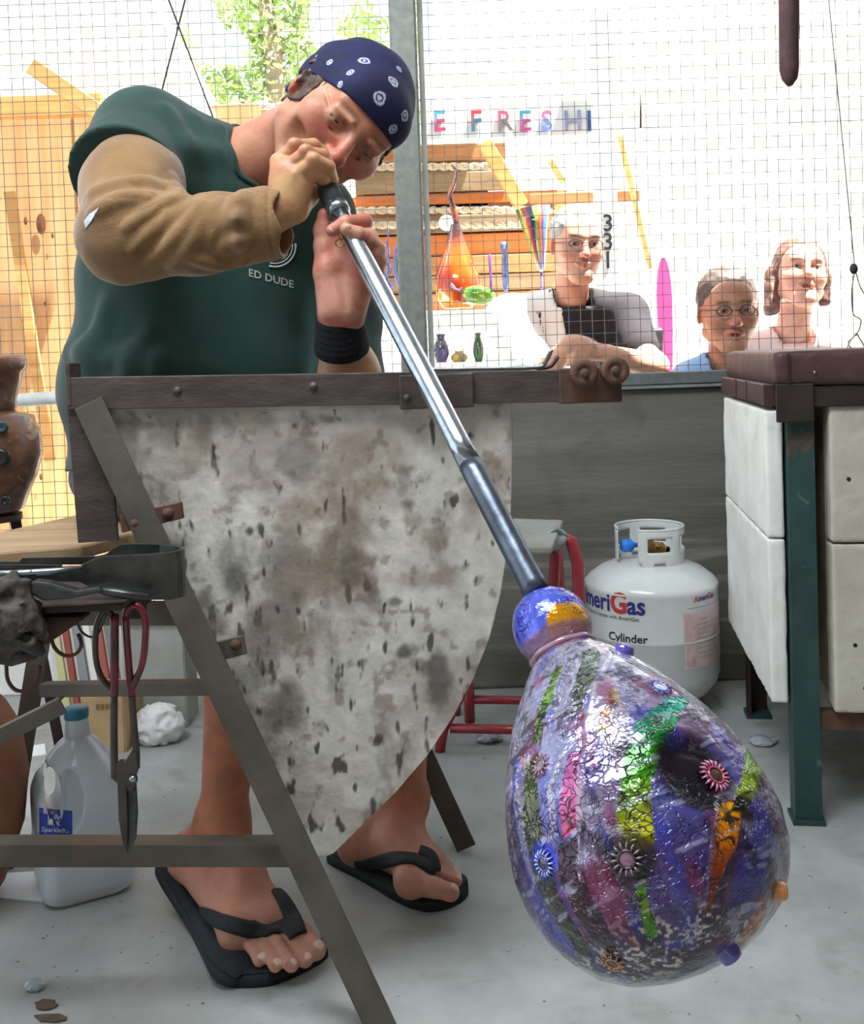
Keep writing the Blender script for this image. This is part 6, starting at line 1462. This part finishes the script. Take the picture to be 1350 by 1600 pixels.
# ---- tan sleeve
M_tan = mat('tan_fleece_sleeve', '8a6841', '775838', scale=16, rough=.95, bump=.25, bscale=300)
M_tan.node_tree.nodes['Principled BSDF'].inputs['Sheen Weight'].default_value = .25
add_stains(M_tan, '6e5434', 14, .62, .74, .5)
sl = SDF(); e0 = wn(196, 368, 1.385); e1_ = wn(432, 349, 1.372)
sl.cap(wn(222, 245, 1.575), wn(207, 300, 1.47), .068, .067, .03); sl.cap(wn(207, 300, 1.47), e0, .067, .0585, .03); sl.cap(e0, wn(310, 368, 1.375), .0600, .0510, .03); sl.cap(wn(310, 368, 1.375), e1_, .0500, .0485, .02)
fa = e1_-e0; fa /= np.linalg.norm(fa)
def slpost(P, d):
    t = (P-e0)@fa
    # gathers fan out from the crook of the elbow
    ck = wn(268, 318, 1.37); q = P-ck; rr = np.linalg.norm(q, axis=1); an = np.arctan2(q[:, 2], q[:, 0])
    up_ = sst(e0[2]-.03, e0[2]+.04, P[:, 2])
    d = d-.0042*(np.abs(np.sin(an*4.2+rr*9+1.6*fbm(P, 18, 2, 6)))-.5)*np.exp(-(rr/.10)**2)*sst(.012, .05, rr)*sst(.03, -.05, P[:, 0]-ck[0]-.0)
    d = d-.0050*(np.abs(np.sin(t*62+5*fbm(P, 12, 3, 2)-(P[:, 2])*14))-.5)*sst(.03, .07, t)*sst(.235, .20, t)*up_
    ck2 = wn(372, 352, 1.32); q = P-ck2; d = d-.008*np.exp(-(q[:, 0]/.010)**2)*np.exp(-(q[:, 2]/.04)**2)*(1+.5*np.sin(q[:, 2]*200))
    d = d-.007*(fbm(P, 16, 3, 1)-.5)
    d = np.where(np.abs(t-.205) < .05, d+.0025*np.exp(-((t-.205)/.0022)**2), d)
    # folded cuff, open at the end
    end = t-(e1_-e0)@fa-.010+.004*np.sin(P[:, 2]*110)
    rad = np.linalg.norm(P-e0-t[:, None]*fa, axis=1)
    d = np.maximum(d, end); d = np.maximum(d, -np.maximum(rad-.041, -(end+.035)))
    return d
slb_v, slb_f = surf(sl, np.array([-.56, 1.25, .90]), np.array([-.12, 1.70, 1.28]), .006)
slb = BVHTree.FromPolygons([tuple(p) for p in slb_v.tolist()], slb_f.tolist())
for ln, r_, k_ in [([(286, 312), (256, 324), (222, 338), (196, 356)], .0062, .010), ([(300, 318), (270, 340), (236, 364), (206, 392)], .0066, .010), ([(316, 324), (294, 352), (262, 384), (230, 410)], .0070, .010), ([(332, 324), (318, 352), (292, 390), (268, 416)], .0066, .010),
                       ([(348, 314), (340, 345), (330, 376)], .0080, .012), ([(366, 312), (358, 345), (352, 390)], .0068, .010), ([(384, 308), (380, 340), (376, 384)], .0060, .010), ([(340, 392), (362, 376), (384, 374)], .0055, .010),
                       ([(138, 306), (200, 286), (262, 296), (282, 306)], .0050, .016), ([(146, 334), (200, 310), (264, 316)], .0045, .016), ([(300, 402), (340, 412), (386, 404)], .0045, .014)]:
    pl_ = smooth_pts([Vector((x, y, 0)) for x, y in ln], 4); h_ = [onto(slb, q_.x, q_.y, -(r_-.0034)) for q_ in pl_]
    if not all(h_): continue
    for j in range(len(h_)-1):
        f0, f1_ = [.35+.65*math.sin(math.pi*min(max((j+e_)/(len(h_)-1), .12), .88)) for e_ in (0, 1)]
        sl.cap(h_[j], h_[j+1], r_*f0, r_*f1_, k_)
sl.post = slpost
v, fq = surf(sl, np.array([-.56, 1.25, .90]), np.array([-.12, 1.70, 1.28]), .0027)
slv = link('heat_sleeve', fastmesh('heat_sleeve', v, fq, M_tan), man, 'thick tan protective sleeve with a turned cuff')
svb = BVHTree.FromPolygons([tuple(p) for p in v.tolist()], fq.tolist())
q = [onto(svb, x, y, .0015) for x, y in ((131, 345), (133, 358), (139, 335), (142, 346), (151, 311), (154, 325))]
if all(q): MB().add(q, [(0, 1, 3, 2), (2, 3, 5, 4)], True).build('sleeve_tag', mat('white_tape_tag', 'd6d6de', 'a9a9b4', scale=50, rough=.6), slv, 'small white tape tag')
# ---- wrist band
wb_ = SDF(); wa, wbb = wn(530, 497, 1.388), wn(534, 537, 1.408); wb_.cap(wa, wbb, .0325, .0385, .01)
wdir = (wbb-wa)/np.linalg.norm(wbb-wa)
def wpost(P, d):
    t = (P-wa)@wdir; d = d-.0012*np.sin(t*700)*.3-.002*(fbm(P, 40, 2, 4)-.5); rad = np.linalg.norm(P-wa-t[:, None]*wdir, axis=1)
    return np.maximum(np.maximum(d, np.maximum(-t-.004-.25*(P[:, 0]-wa[0])*0, t-.052)), -(rad-.022))
wb_.post = wpost
v, fq = surf(wb_, wa-np.array([.06, .06, .09]), wa+np.array([.06, .08, .05]), .002)
link('wrist_band', fastmesh('wrist_band', v, fq, mat('black_terry', '17181d', '101116', scale=200, rough=.95, bump=.3, bscale=400)), man, 'black wrist band')
# ---- shorts
sh_ = SDF(); sh_.ell(wn(300, 738, 1.70), (.200, .148, .095), .03); sh_.cap(wn(262, 735, 1.72), wn(350, 868, 1.53), .100, .082, .03); sh_.cap(wn(390, 735, 1.72), wn(560, 858, 1.57), .100, .082, .03)
sh_.post = lambda P, d: np.maximum(d-.006*(fbm(P, 12, 3, 8)-.5), .606-P[:, 2]-3*np.maximum(1.55-P[:, 1], 0))
v, fq = surf(sh_, np.array([-.62, 1.36, .40]), np.array([.06, 1.92, .82]), .006)
link('shorts', fastmesh('shorts', v, fq, mat('grey_denim', '5b6068', '474c54', scale=60, rough=.9, bump=.2, bscale=300)), man, 'grey denim shorts')
# ---- flip-flops
M_sole = mat('black_rubber_sole', '23272a', '1a1d20', scale=30, rough=.75, bump=.15, bscale=120); M_foam = mat('footbed', '2c3136', '22262b', scale=60, rough=.85, bump=.2, bscale=200); M_strap = mat('black_strap', '17191c', '222528', scale=120, rough=.7, bump=.2, bscale=300)
def flipflop(path, lat, lb, sdf, straps, widths, name='flip_flop', th=.022):
    P_ = [np.array(p) for p in smooth_pts([Vector(p) for p in path], 12)]; n = len(P_); lat = np.array(lat)/np.linalg.norm(lat)
    S = np.concatenate([[0], np.cumsum([np.linalg.norm(P_[i+1]-P_[i]) for i in range(n-1)])]); S /= S[-1]; wd = np.interp(S, [0, .04, .12, .35, .55, .78, .90, .97, 1.0], widths)
    wd = wd*np.sqrt(np.clip(1-(np.clip((S-.86)/.14, 0, 1))**2.2, .01, 1))*np.sqrt(np.clip(1-(np.clip((.07-S)/.07, 0, 1))**2, .02, 1))
    root = None
    for nm, z0_, z1_, sc_, mt in (('sole', 0, th*.8, 1.0, M_sole), ('footbed', th*.8, th, .93, M_foam)):
        vs = []
        for i, p in enumerate(P_):
            t_ = P_[min(i+1, n-1)]-P_[max(i-1, 0)]; t_ /= np.linalg.norm(t_); nn = np.cross(t_, lat) ; nn = nn if nn[2] > 0 else -nn; nn /= np.linalg.norm(nn)
            for s_, zz_ in ((-1, z0_), (-1.03, (z0_+z1_)/2), (-1, z1_), (1, z1_), (1.03, (z0_+z1_)/2), (1, z0_)): vs.append(tuple(p+lat*s_*wd[i]*sc_+nn*zz_))
        fs = [(6*i+k, 6*i+(k+1) % 6, 6*i+6+(k+1) % 6, 6*i+6+k) for i in range(n-1) for k in range(6)]+[tuple(range(5, -1, -1)), tuple(range(6*n-6, 6*n))]
        m_ = MB().add(vs, fs, True)
        if nm == 'sole': root = thing(name, tuple(P_[-1]), lb, 'shoe')
        m_.build(nm, mt, root, bev=0)
    fv, ff = surf(sdf, np.array(P_[0])*[0, 0, 0]+np.array([min(p[0] for p in P_)-.12, min(p[1] for p in P_)-.1, 0]), np.array([max(p[0] for p in P_)+.12, max(p[1] for p in P_)+.12, .35]), .005); fb = BVHTree.FromPolygons([tuple(q_) for q_ in fv.tolist()], ff.tolist())
    for st_ in straps: ribbon([(lambda xy, p_: (onto(fb, xy[0], xy[1], .003) or Vector(p_)))(PX(p), p) for k, p in enumerate(st_)], sdf, .024, .005, .003, 'strap', M_strap, root, taper=lambda u: 1.1-.35*u)
    return root
def gz(p): p = np.array(p); return p
fp1 = [wn(256, 1338, 1.60), wn(272, 1362, 1.578), wn(318, 1432, 1.52), (lambda q: q)(np.array(F(368, 1502, .012))), np.array(F(410, 1516, .0)), np.array(F(455, 1514, 0)), np.array(F(492, 1506, 0)), np.array(F(504, 1503, .001))]
sdl = flipflop(fp1, (.56, .83, 0), 'black flip-flop with its heel lifted, under the foot nearest the bench leg', f1,
   [[wn(465, 1460, 1.45), wn(440, 1447, 1.44), wn(390, 1452, 1.43), wn(345, 1440, 1.46), wn(318, 1425, 1.50)], [wn(465, 1460, 1.45), wn(456, 1432, 1.46), wn(444, 1408, 1.48), wn(432, 1392, 1.52)]], [.030, .031, .034, .034, .038, .048, .048, .046, .045])
MB().tube([wn(465, 1458, 1.45), np.array(F(466, 1468, .024))], .004, 8).build('toe_post', M_strap, sdl)
fp2 = [np.array(F(521, 1333, .0)), np.array(F(540, 1341, .0)), np.array(F(580, 1360, 0)), np.array(F(630, 1384, 0)), np.array(F(665, 1396, 0)), np.array(F(695, 1404, 0)), np.array(F(716, 1408, 0)), np.array(F(722, 1409, .001))]
sdr = flipflop(fp2, (.6, .8, 0), 'black flip-flop flat on the floor, behind the rounded tip of the heat shield', f2,
   [[wn(679, 1362, 1.60), wn(655, 1345, 1.60), wn(618, 1342, 1.60), wn(580, 1350, 1.62), wn(556, 1352, 1.66)], [wn(679, 1362, 1.60), wn(676, 1346, 1.63), wn(670, 1335, 1.66), wn(655, 1328, 1.70)]], [.030, .031, .034, .034, .038, .048, .048, .046, .045])
MB().tube([wn(679, 1360, 1.60), np.array(F(680, 1368, .024))], .004, 8).build('toe_post', M_strap, sdr)
# ================================================================ visitors behind the mesh
def visitor(base, lb, Hc, R, sc, skin, red, iris, hairf_, haircol, shirt_fn, shirtcol, arms=None, smile=1, mouth=0, nb=None, hh=.0034, browc='4a3a30', extra=None, grey=False, hn='hair'):
    t = thing('person', base, lb, 'person'); Hc = np.array(Hc)
    s = head_sdf(smile=smile, lidopen=.0046, mouth_o=mouth); nbl = (np.array(nb)-Hc)@R/sc
    s.cap((0, .03, -.05), nbl, .050, .055, .03)
    v, fq = surf(s, (-.12, -.14, -.24), (.12, .13, .14), hh)
    c = head_color(v, skin, 'a8584e', smile=smile, red=red, redamt=.5, brow=browc)
    P_ = [(v@R.T*sc+Hc, fq, c)]
    if arms is not None:
        v, fq = surf(arms[0], arms[1], arms[2], .005); P_.append((v, fq, np.tile(L3(skin), (len(v), 1))))
    V_, F_, C_ = joinm(P_); link('body', fastmesh('body', V_, F_, M_skin, True, C_), t)
    eyes2(R, Hc, sc, t, iris)
    v, fq = surf(hairf_, (-.14, -.13, -.30), (.14, .16, .17), .0042); link(hn, fastmesh(hn, v@R.T*sc+Hc, fq, haircol), t)
    v, fq = surf(shirt_fn[0], shirt_fn[1], shirt_fn[2], .0085); link('shirt', fastmesh('shirt', v, fq, shirtcol), t)
    lg = SDF(); hp_ = nb+np.array([0, .09, -.56])
    lg.ell(hp_, (.13, .10, .10), .03)
    fo_ = MB()
    for s_ in (-1, 1):
        lg.cap(hp_+np.array([s_*.07, 0, -.02]), [nb[0]+s_*.09, nb[1]+.10, .42], .085, .065, .03); lg.cap([nb[0]+s_*.09, nb[1]+.10, .42], [nb[0]+s_*.10, nb[1]+.12, .09], .065, .050, .03)
        fo_.ball((nb[0]+s_*.10, nb[1]+.08, .022), (.048, .125, .045), 14, 8)
    v, fq = surf(lg, [nb[0]-.24, nb[1]-.08, .0], [nb[0]+.24, nb[1]+.28, hp_[2]+.13], .012); link('trousers', fastmesh('trousers', v, fq, M_trou), t)
    fo_.build('shoes', M_dkbrown, t)
    return t
def eyes2(R, Hc, sc, t, iris):
    for s_ in (-1, 1):
        o = np.array([s_*.032, -.0785, .0025]); b = MB(); b.ball((0, 0, 0), 1, 16, 10); V_ = np.array(b.v); d = -V_[:, 1]; col = np.tile(L3('d8d0ca'), (len(V_), 1)); col[d > .80] = L3(iris); col[d > .95] = L3('0c0c0c')
        me = bpy.data.meshes.new('eye'); me.from_pydata(((V_*.0126+o)*sc@R.T+Hc).tolist(), [], b.f); me.polygons.foreach_set('use_smooth', [True]*len(b.f)); setcol(me, col); me.materials.append(M_eye); link('eye', me, t)
def glasses(t, R, Hc, sc, col, lens=None):
    R = np.array(R); Hc = np.array(Hc)
    def w_(p): return Vector(np.array(p)*sc@R.T+Hc)
    for s_ in (-1, 1):
        g = MB().tube([w_((s_*.032+.021*math.cos(k*math.pi/12), -.108+.004*math.cos(k*math.pi/12)**2, .002+.014*math.sin(k*math.pi/12))) for k in range(25)], .0014, 6, caps=False).build('glasses_rim', col, t)
        MB().tube([w_((s_*.053, -.106, .005)), w_((s_*.076, -.04, .006)), w_((s_*.080, .01, .006))], .0013, 6).build('glasses_temple', col, t)
    MB().tube([w_((-.011, -.112, .004)), w_((.011, -.112, .004))], .0014, 6).build('glasses_bridge', col, t)
def torso(nb, w_, yb, lean=(0, 0, 0), arms_=(), h=.45, d_=.11):
    nb = np.array(nb); s = SDF(); L = nb+np.array([-w_, .02, -.06]); Rr = nb+np.array([w_, .02, -.06])
    s.cap(nb+[0, .01, -.02], L, .055, .060, .04); s.cap(nb+[0, .01, -.02], Rr, .055, .060, .04)
    s.ell(nb+np.array([lean[0]*.5, .03+lean[1]*.5, -.22]), (w_*1.02, d_, .20), .05); s.ell(nb+np.array([lean[0], .05+lean[1], -.44]), (w_*.92, d_*1.05, .20), .06)
    for a_, b_, ra, rb in arms_: s.cap(a_, b_, ra, rb, .03)
    def post(P, d):
        rad = np.hypot(P[:, 0]-nb[0], P[:, 1]-(nb[1]-.01)); return np.maximum(d-.006*(fbm(P, 10, 3, nb[0])-.5), -np.maximum(rad-.062, nb[2]-.035-P[:, 2]))
    s.post = post; return (s, nb+np.array([-w_-.22, -.42, -.62]), nb+np.array([w_+.24, .24, .08]))
M_trou = mat('faded_blue_denim', '4a5668', '3c4656', scale=30, rough=.9)
# --- grey-haired man leaning on the wall
Yv = 3.08; Hc = wn(902, 384, Yv); nb = wn(893, 462, Yv+.06); R1 = Rz(rd(6)) @ Rx(rd(4)) @ Ry(rd(3))
hz = SDF().ell((0, .022, .045), (.083, .098, .088), .01)
hf = lambda P: np.maximum(hz(P)-.016*(fbm(P, 45, 3, 1)-.35), (P-np.array([0, -.070, .062]))@np.array([0, -.75, -.66])+.020*(fbm(P, 60, 2, 8)-.5)-.022*(np.abs(P[:, 0]) > .055)*(P[:, 1] > -.05))
aR = wn(820, 520, 3.12); aL = wn(975, 520, 3.14); e1v = wn(838, 592, 2.98); e2v = wn(1022, 572, 2.97); hnd = wn(890, 540, 2.87)
wallz = zt+.02
arm = SDF(); arm.cap(aR, e1v, .045, .040, .02); arm.cap(e1v, hnd, .040, .026, .02); arm.ell(hnd+[.02, 0, .005], (.045, .026, .024), .02)
arm.cap(aL, e2v, .045, .040, .02); arm.cap(e2v, wn(955, 555, 2.88), .040, .027, .02); arm.ell(wn(930, 550, 2.875), (.045, .024, .026), .02)
for k in range(4): arm.chain([wn(925-k*4, 540+k*8, 2.855), wn(905-k*3, 538+k*8, 2.85), wn(893-k*2, 545+k*8, 2.86)], [.011, .010, .008], .004)
tfn = torso(nb, .175, 0, (0, .06, 0), [(nb+np.array([-.17, .02, -.07]), (aR+e1v)/2, .068, .060), (nb+np.array([.17, .02, -.07]), (aL+e2v)/2, .068, .060)])
t = visitor((nb[0], nb[1]+.1, 0), 'person in glasses, black T-shirt and open white overshirt with arms folded on the wall', Hc, R1, .93, 'd09a80', 'c0584a', '5a6a70', hf, mat('light_grey_hair', 'b8b4ae', '8d8882', scale=60, rough=.7, bump=.5), tfn, mat('black_tshirt', '2a262c', '201d22', scale=20, rough=.9), (arm, np.array([aR[0]-.12, 2.78, .60]), np.array([e2v[0]+.08, 3.26, 1.12])), 1, 0, nb, hn='grey_hair')
glasses(t, R1, Hc, .93, M_dkbrown)
# open white overshirt on his right side
ov = torso(nb, .190, 0, (0, .06, 0), [(nb+np.array([-.19, .02, -.07]), e1v+(aR-e1v)*.25, .080, .068)], d_=.125)
of = ov[0]; op_ = of.post
of.post = lambda P, d: np.maximum(op_(P, d), P[:, 0]-(nb[0]-.035+.25*(nb[2]-P[:, 2])*.3))
v, fq = surf(of, ov[1], ov[2], .0085); link('overshirt', fastmesh('overshirt', v, fq, mat('white_cotton', 'eeece8', rough=.9)), t, 'open white overshirt')
# --- shoulder bag
bg_ = thing('shoulder_bag', (W(1008, 560, 3.42).x, 3.42, W(1008, 590, 3.42).z), 'black shoulder bag with straps between the pink board and the person in black', 'bag')
cB = wn(1006, 548, 3.42)
bfn = lambda P: np.linalg.norm(np.maximum(np.abs(P-cB)-np.array([.045, .03, .06]), 0), axis=1)-.014+.02*(fbm(P, 18, 3, 2)-.5)
v, fq = surf(bfn, cB-.13, cB+.13, .006); link('bag_body', fastmesh('bag_body', v, fq, mat('black_nylon', '2a2428', '4a3a3e', scale=15, rough=.6)), bg_)
MB().tube(smooth_pts([W(985, 545, 3.40), W(996, 505, 3.40), W(1003, 488, 3.42), W(1012, 508, 3.40), W(1032, 550, 3.40)]), .006, 8, flat=.4).build('strap', M_dkbrown, bg_)
# --- boy
Yv = 2.93; Hc = wn(1137, 487, Yv); nb = wn(1137, 560, Yv+.04); R2 = Rx(rd(2)) @ Rz(rd(-4))
hz2 = SDF().ell((0, .020, .044), (.083, .099, .088), .01)
hf2 = lambda P: np.maximum(hz2(P)-.010*(fbm(P, 60, 3, 2)-.35), (P-np.array([0, -.070, .066]))@np.array([0, -.75, -.66])+.020*(fbm(P, 70, 2, 8)-.5)-.025*(np.abs(P[:, 0]) > .055)*(P[:, 1] > -.04))
tf2 = torso(nb, .105, 0, (0, .03, 0), [(nb+np.array([-.10, .02, -.07]), nb+np.array([-.125, .0, -.24]), .050, .045), (nb+np.array([.10, .02, -.07]), nb+np.array([.125, .0, -.24]), .050, .045)])
arm2 = SDF()
for s_ in (-1, 1): arm2.cap(nb+np.array([s_*.125, 0, -.2]), nb+np.array([s_*.135, .0, -.42]), .034, .026, .02); arm2.chain([nb+np.array([s_*.135, .0, -.42]), nb+np.array([s_*.12, -.03, -.5])], [.028, .022], .02)
t = visitor((nb[0], nb[1]+.08, 0), 'person in glasses and light blue T-shirt looking through the mesh', Hc, R2, .99, 'b98468', 'b8604e', '3a2c22', hf2, mat('dark_brown_hair', '4a3c36', '5e504c', scale=60, rough=.5, bump=.4), tf2, mat('light_blue_tshirt', '8fb4dc', '86abd4', scale=15, rough=.9), (arm2, nb+np.array([-.26, -.14, -.56]), nb+np.array([.26, .1, -.1])), .2, .3, nb)
glasses(t, R2, Hc, .99, M_dkbrown)
# --- woman
Yv = 3.32; Hc = wn(1250, 432, Yv); nb = wn(1238, 520, Yv+.05); R3 = Ry(rd(8)) @ Rx(rd(-14)) @ Rz(rd(-8))
hz3 = SDF().ell((0, .026, .045), (.086, .098, .092), .01); hz3.cap((-.082, .01, -.0), (-.088, .0, -.115), .026, .022, .03); hz3.cap((.080, .015, -.0), (.084, .02, -.07), .024, .018, .03); hz3.cap((0, .08, 0), (0, .085, -.10), .06, .045, .04)
def hf3(P):
    d = hz3(P)-.020*(fbm(P*[1, 1, .5], 45, 3, 5)-.4); face = np.sqrt((P[:, 0]/.064)**2+((P[:, 2]+.012)/.082)**2)-1
    return np.maximum(d, -np.maximum(face*.06, P[:, 1]+.03))
tf3 = torso(nb, .155, 0, (0, .04, 0), [(nb+np.array([-.15, .02, -.07]), nb+np.array([-.20, .0, -.26]), .060, .055), (nb+np.array([.15, .02, -.07]), nb+np.array([.20, .0, -.26]), .060, .055)])
arm3 = SDF()
for s_ in (-1, 1): arm3.cap(nb+np.array([s_*.20, 0, -.22]), nb+np.array([s_*.205, -.02, -.44]), .038, .028, .02); arm3.chain([nb+np.array([s_*.205, -.02, -.44]), nb+np.array([s_*.19, -.06, -.52])], [.030, .022], .02)
t = visitor((nb[0], nb[1]+.08, 0), 'person in a pale coral top with raised chin, nearest the furnace', Hc, R3, .98, 'd8a088', 'd0685a', '4a3a30', hf3, mat('brown_hair', '5c4038', '7d5a4c', scale=50, rough=.5, bump=.6), tf3, mat('coral_white_top', 'f0d8d0', 'e8b8ac', scale=6, rough=.9), (arm3, nb+np.array([-.28, -.14, -.58]), nb+np.array([.28, .1, -.12])), 1.2, .4, nb)
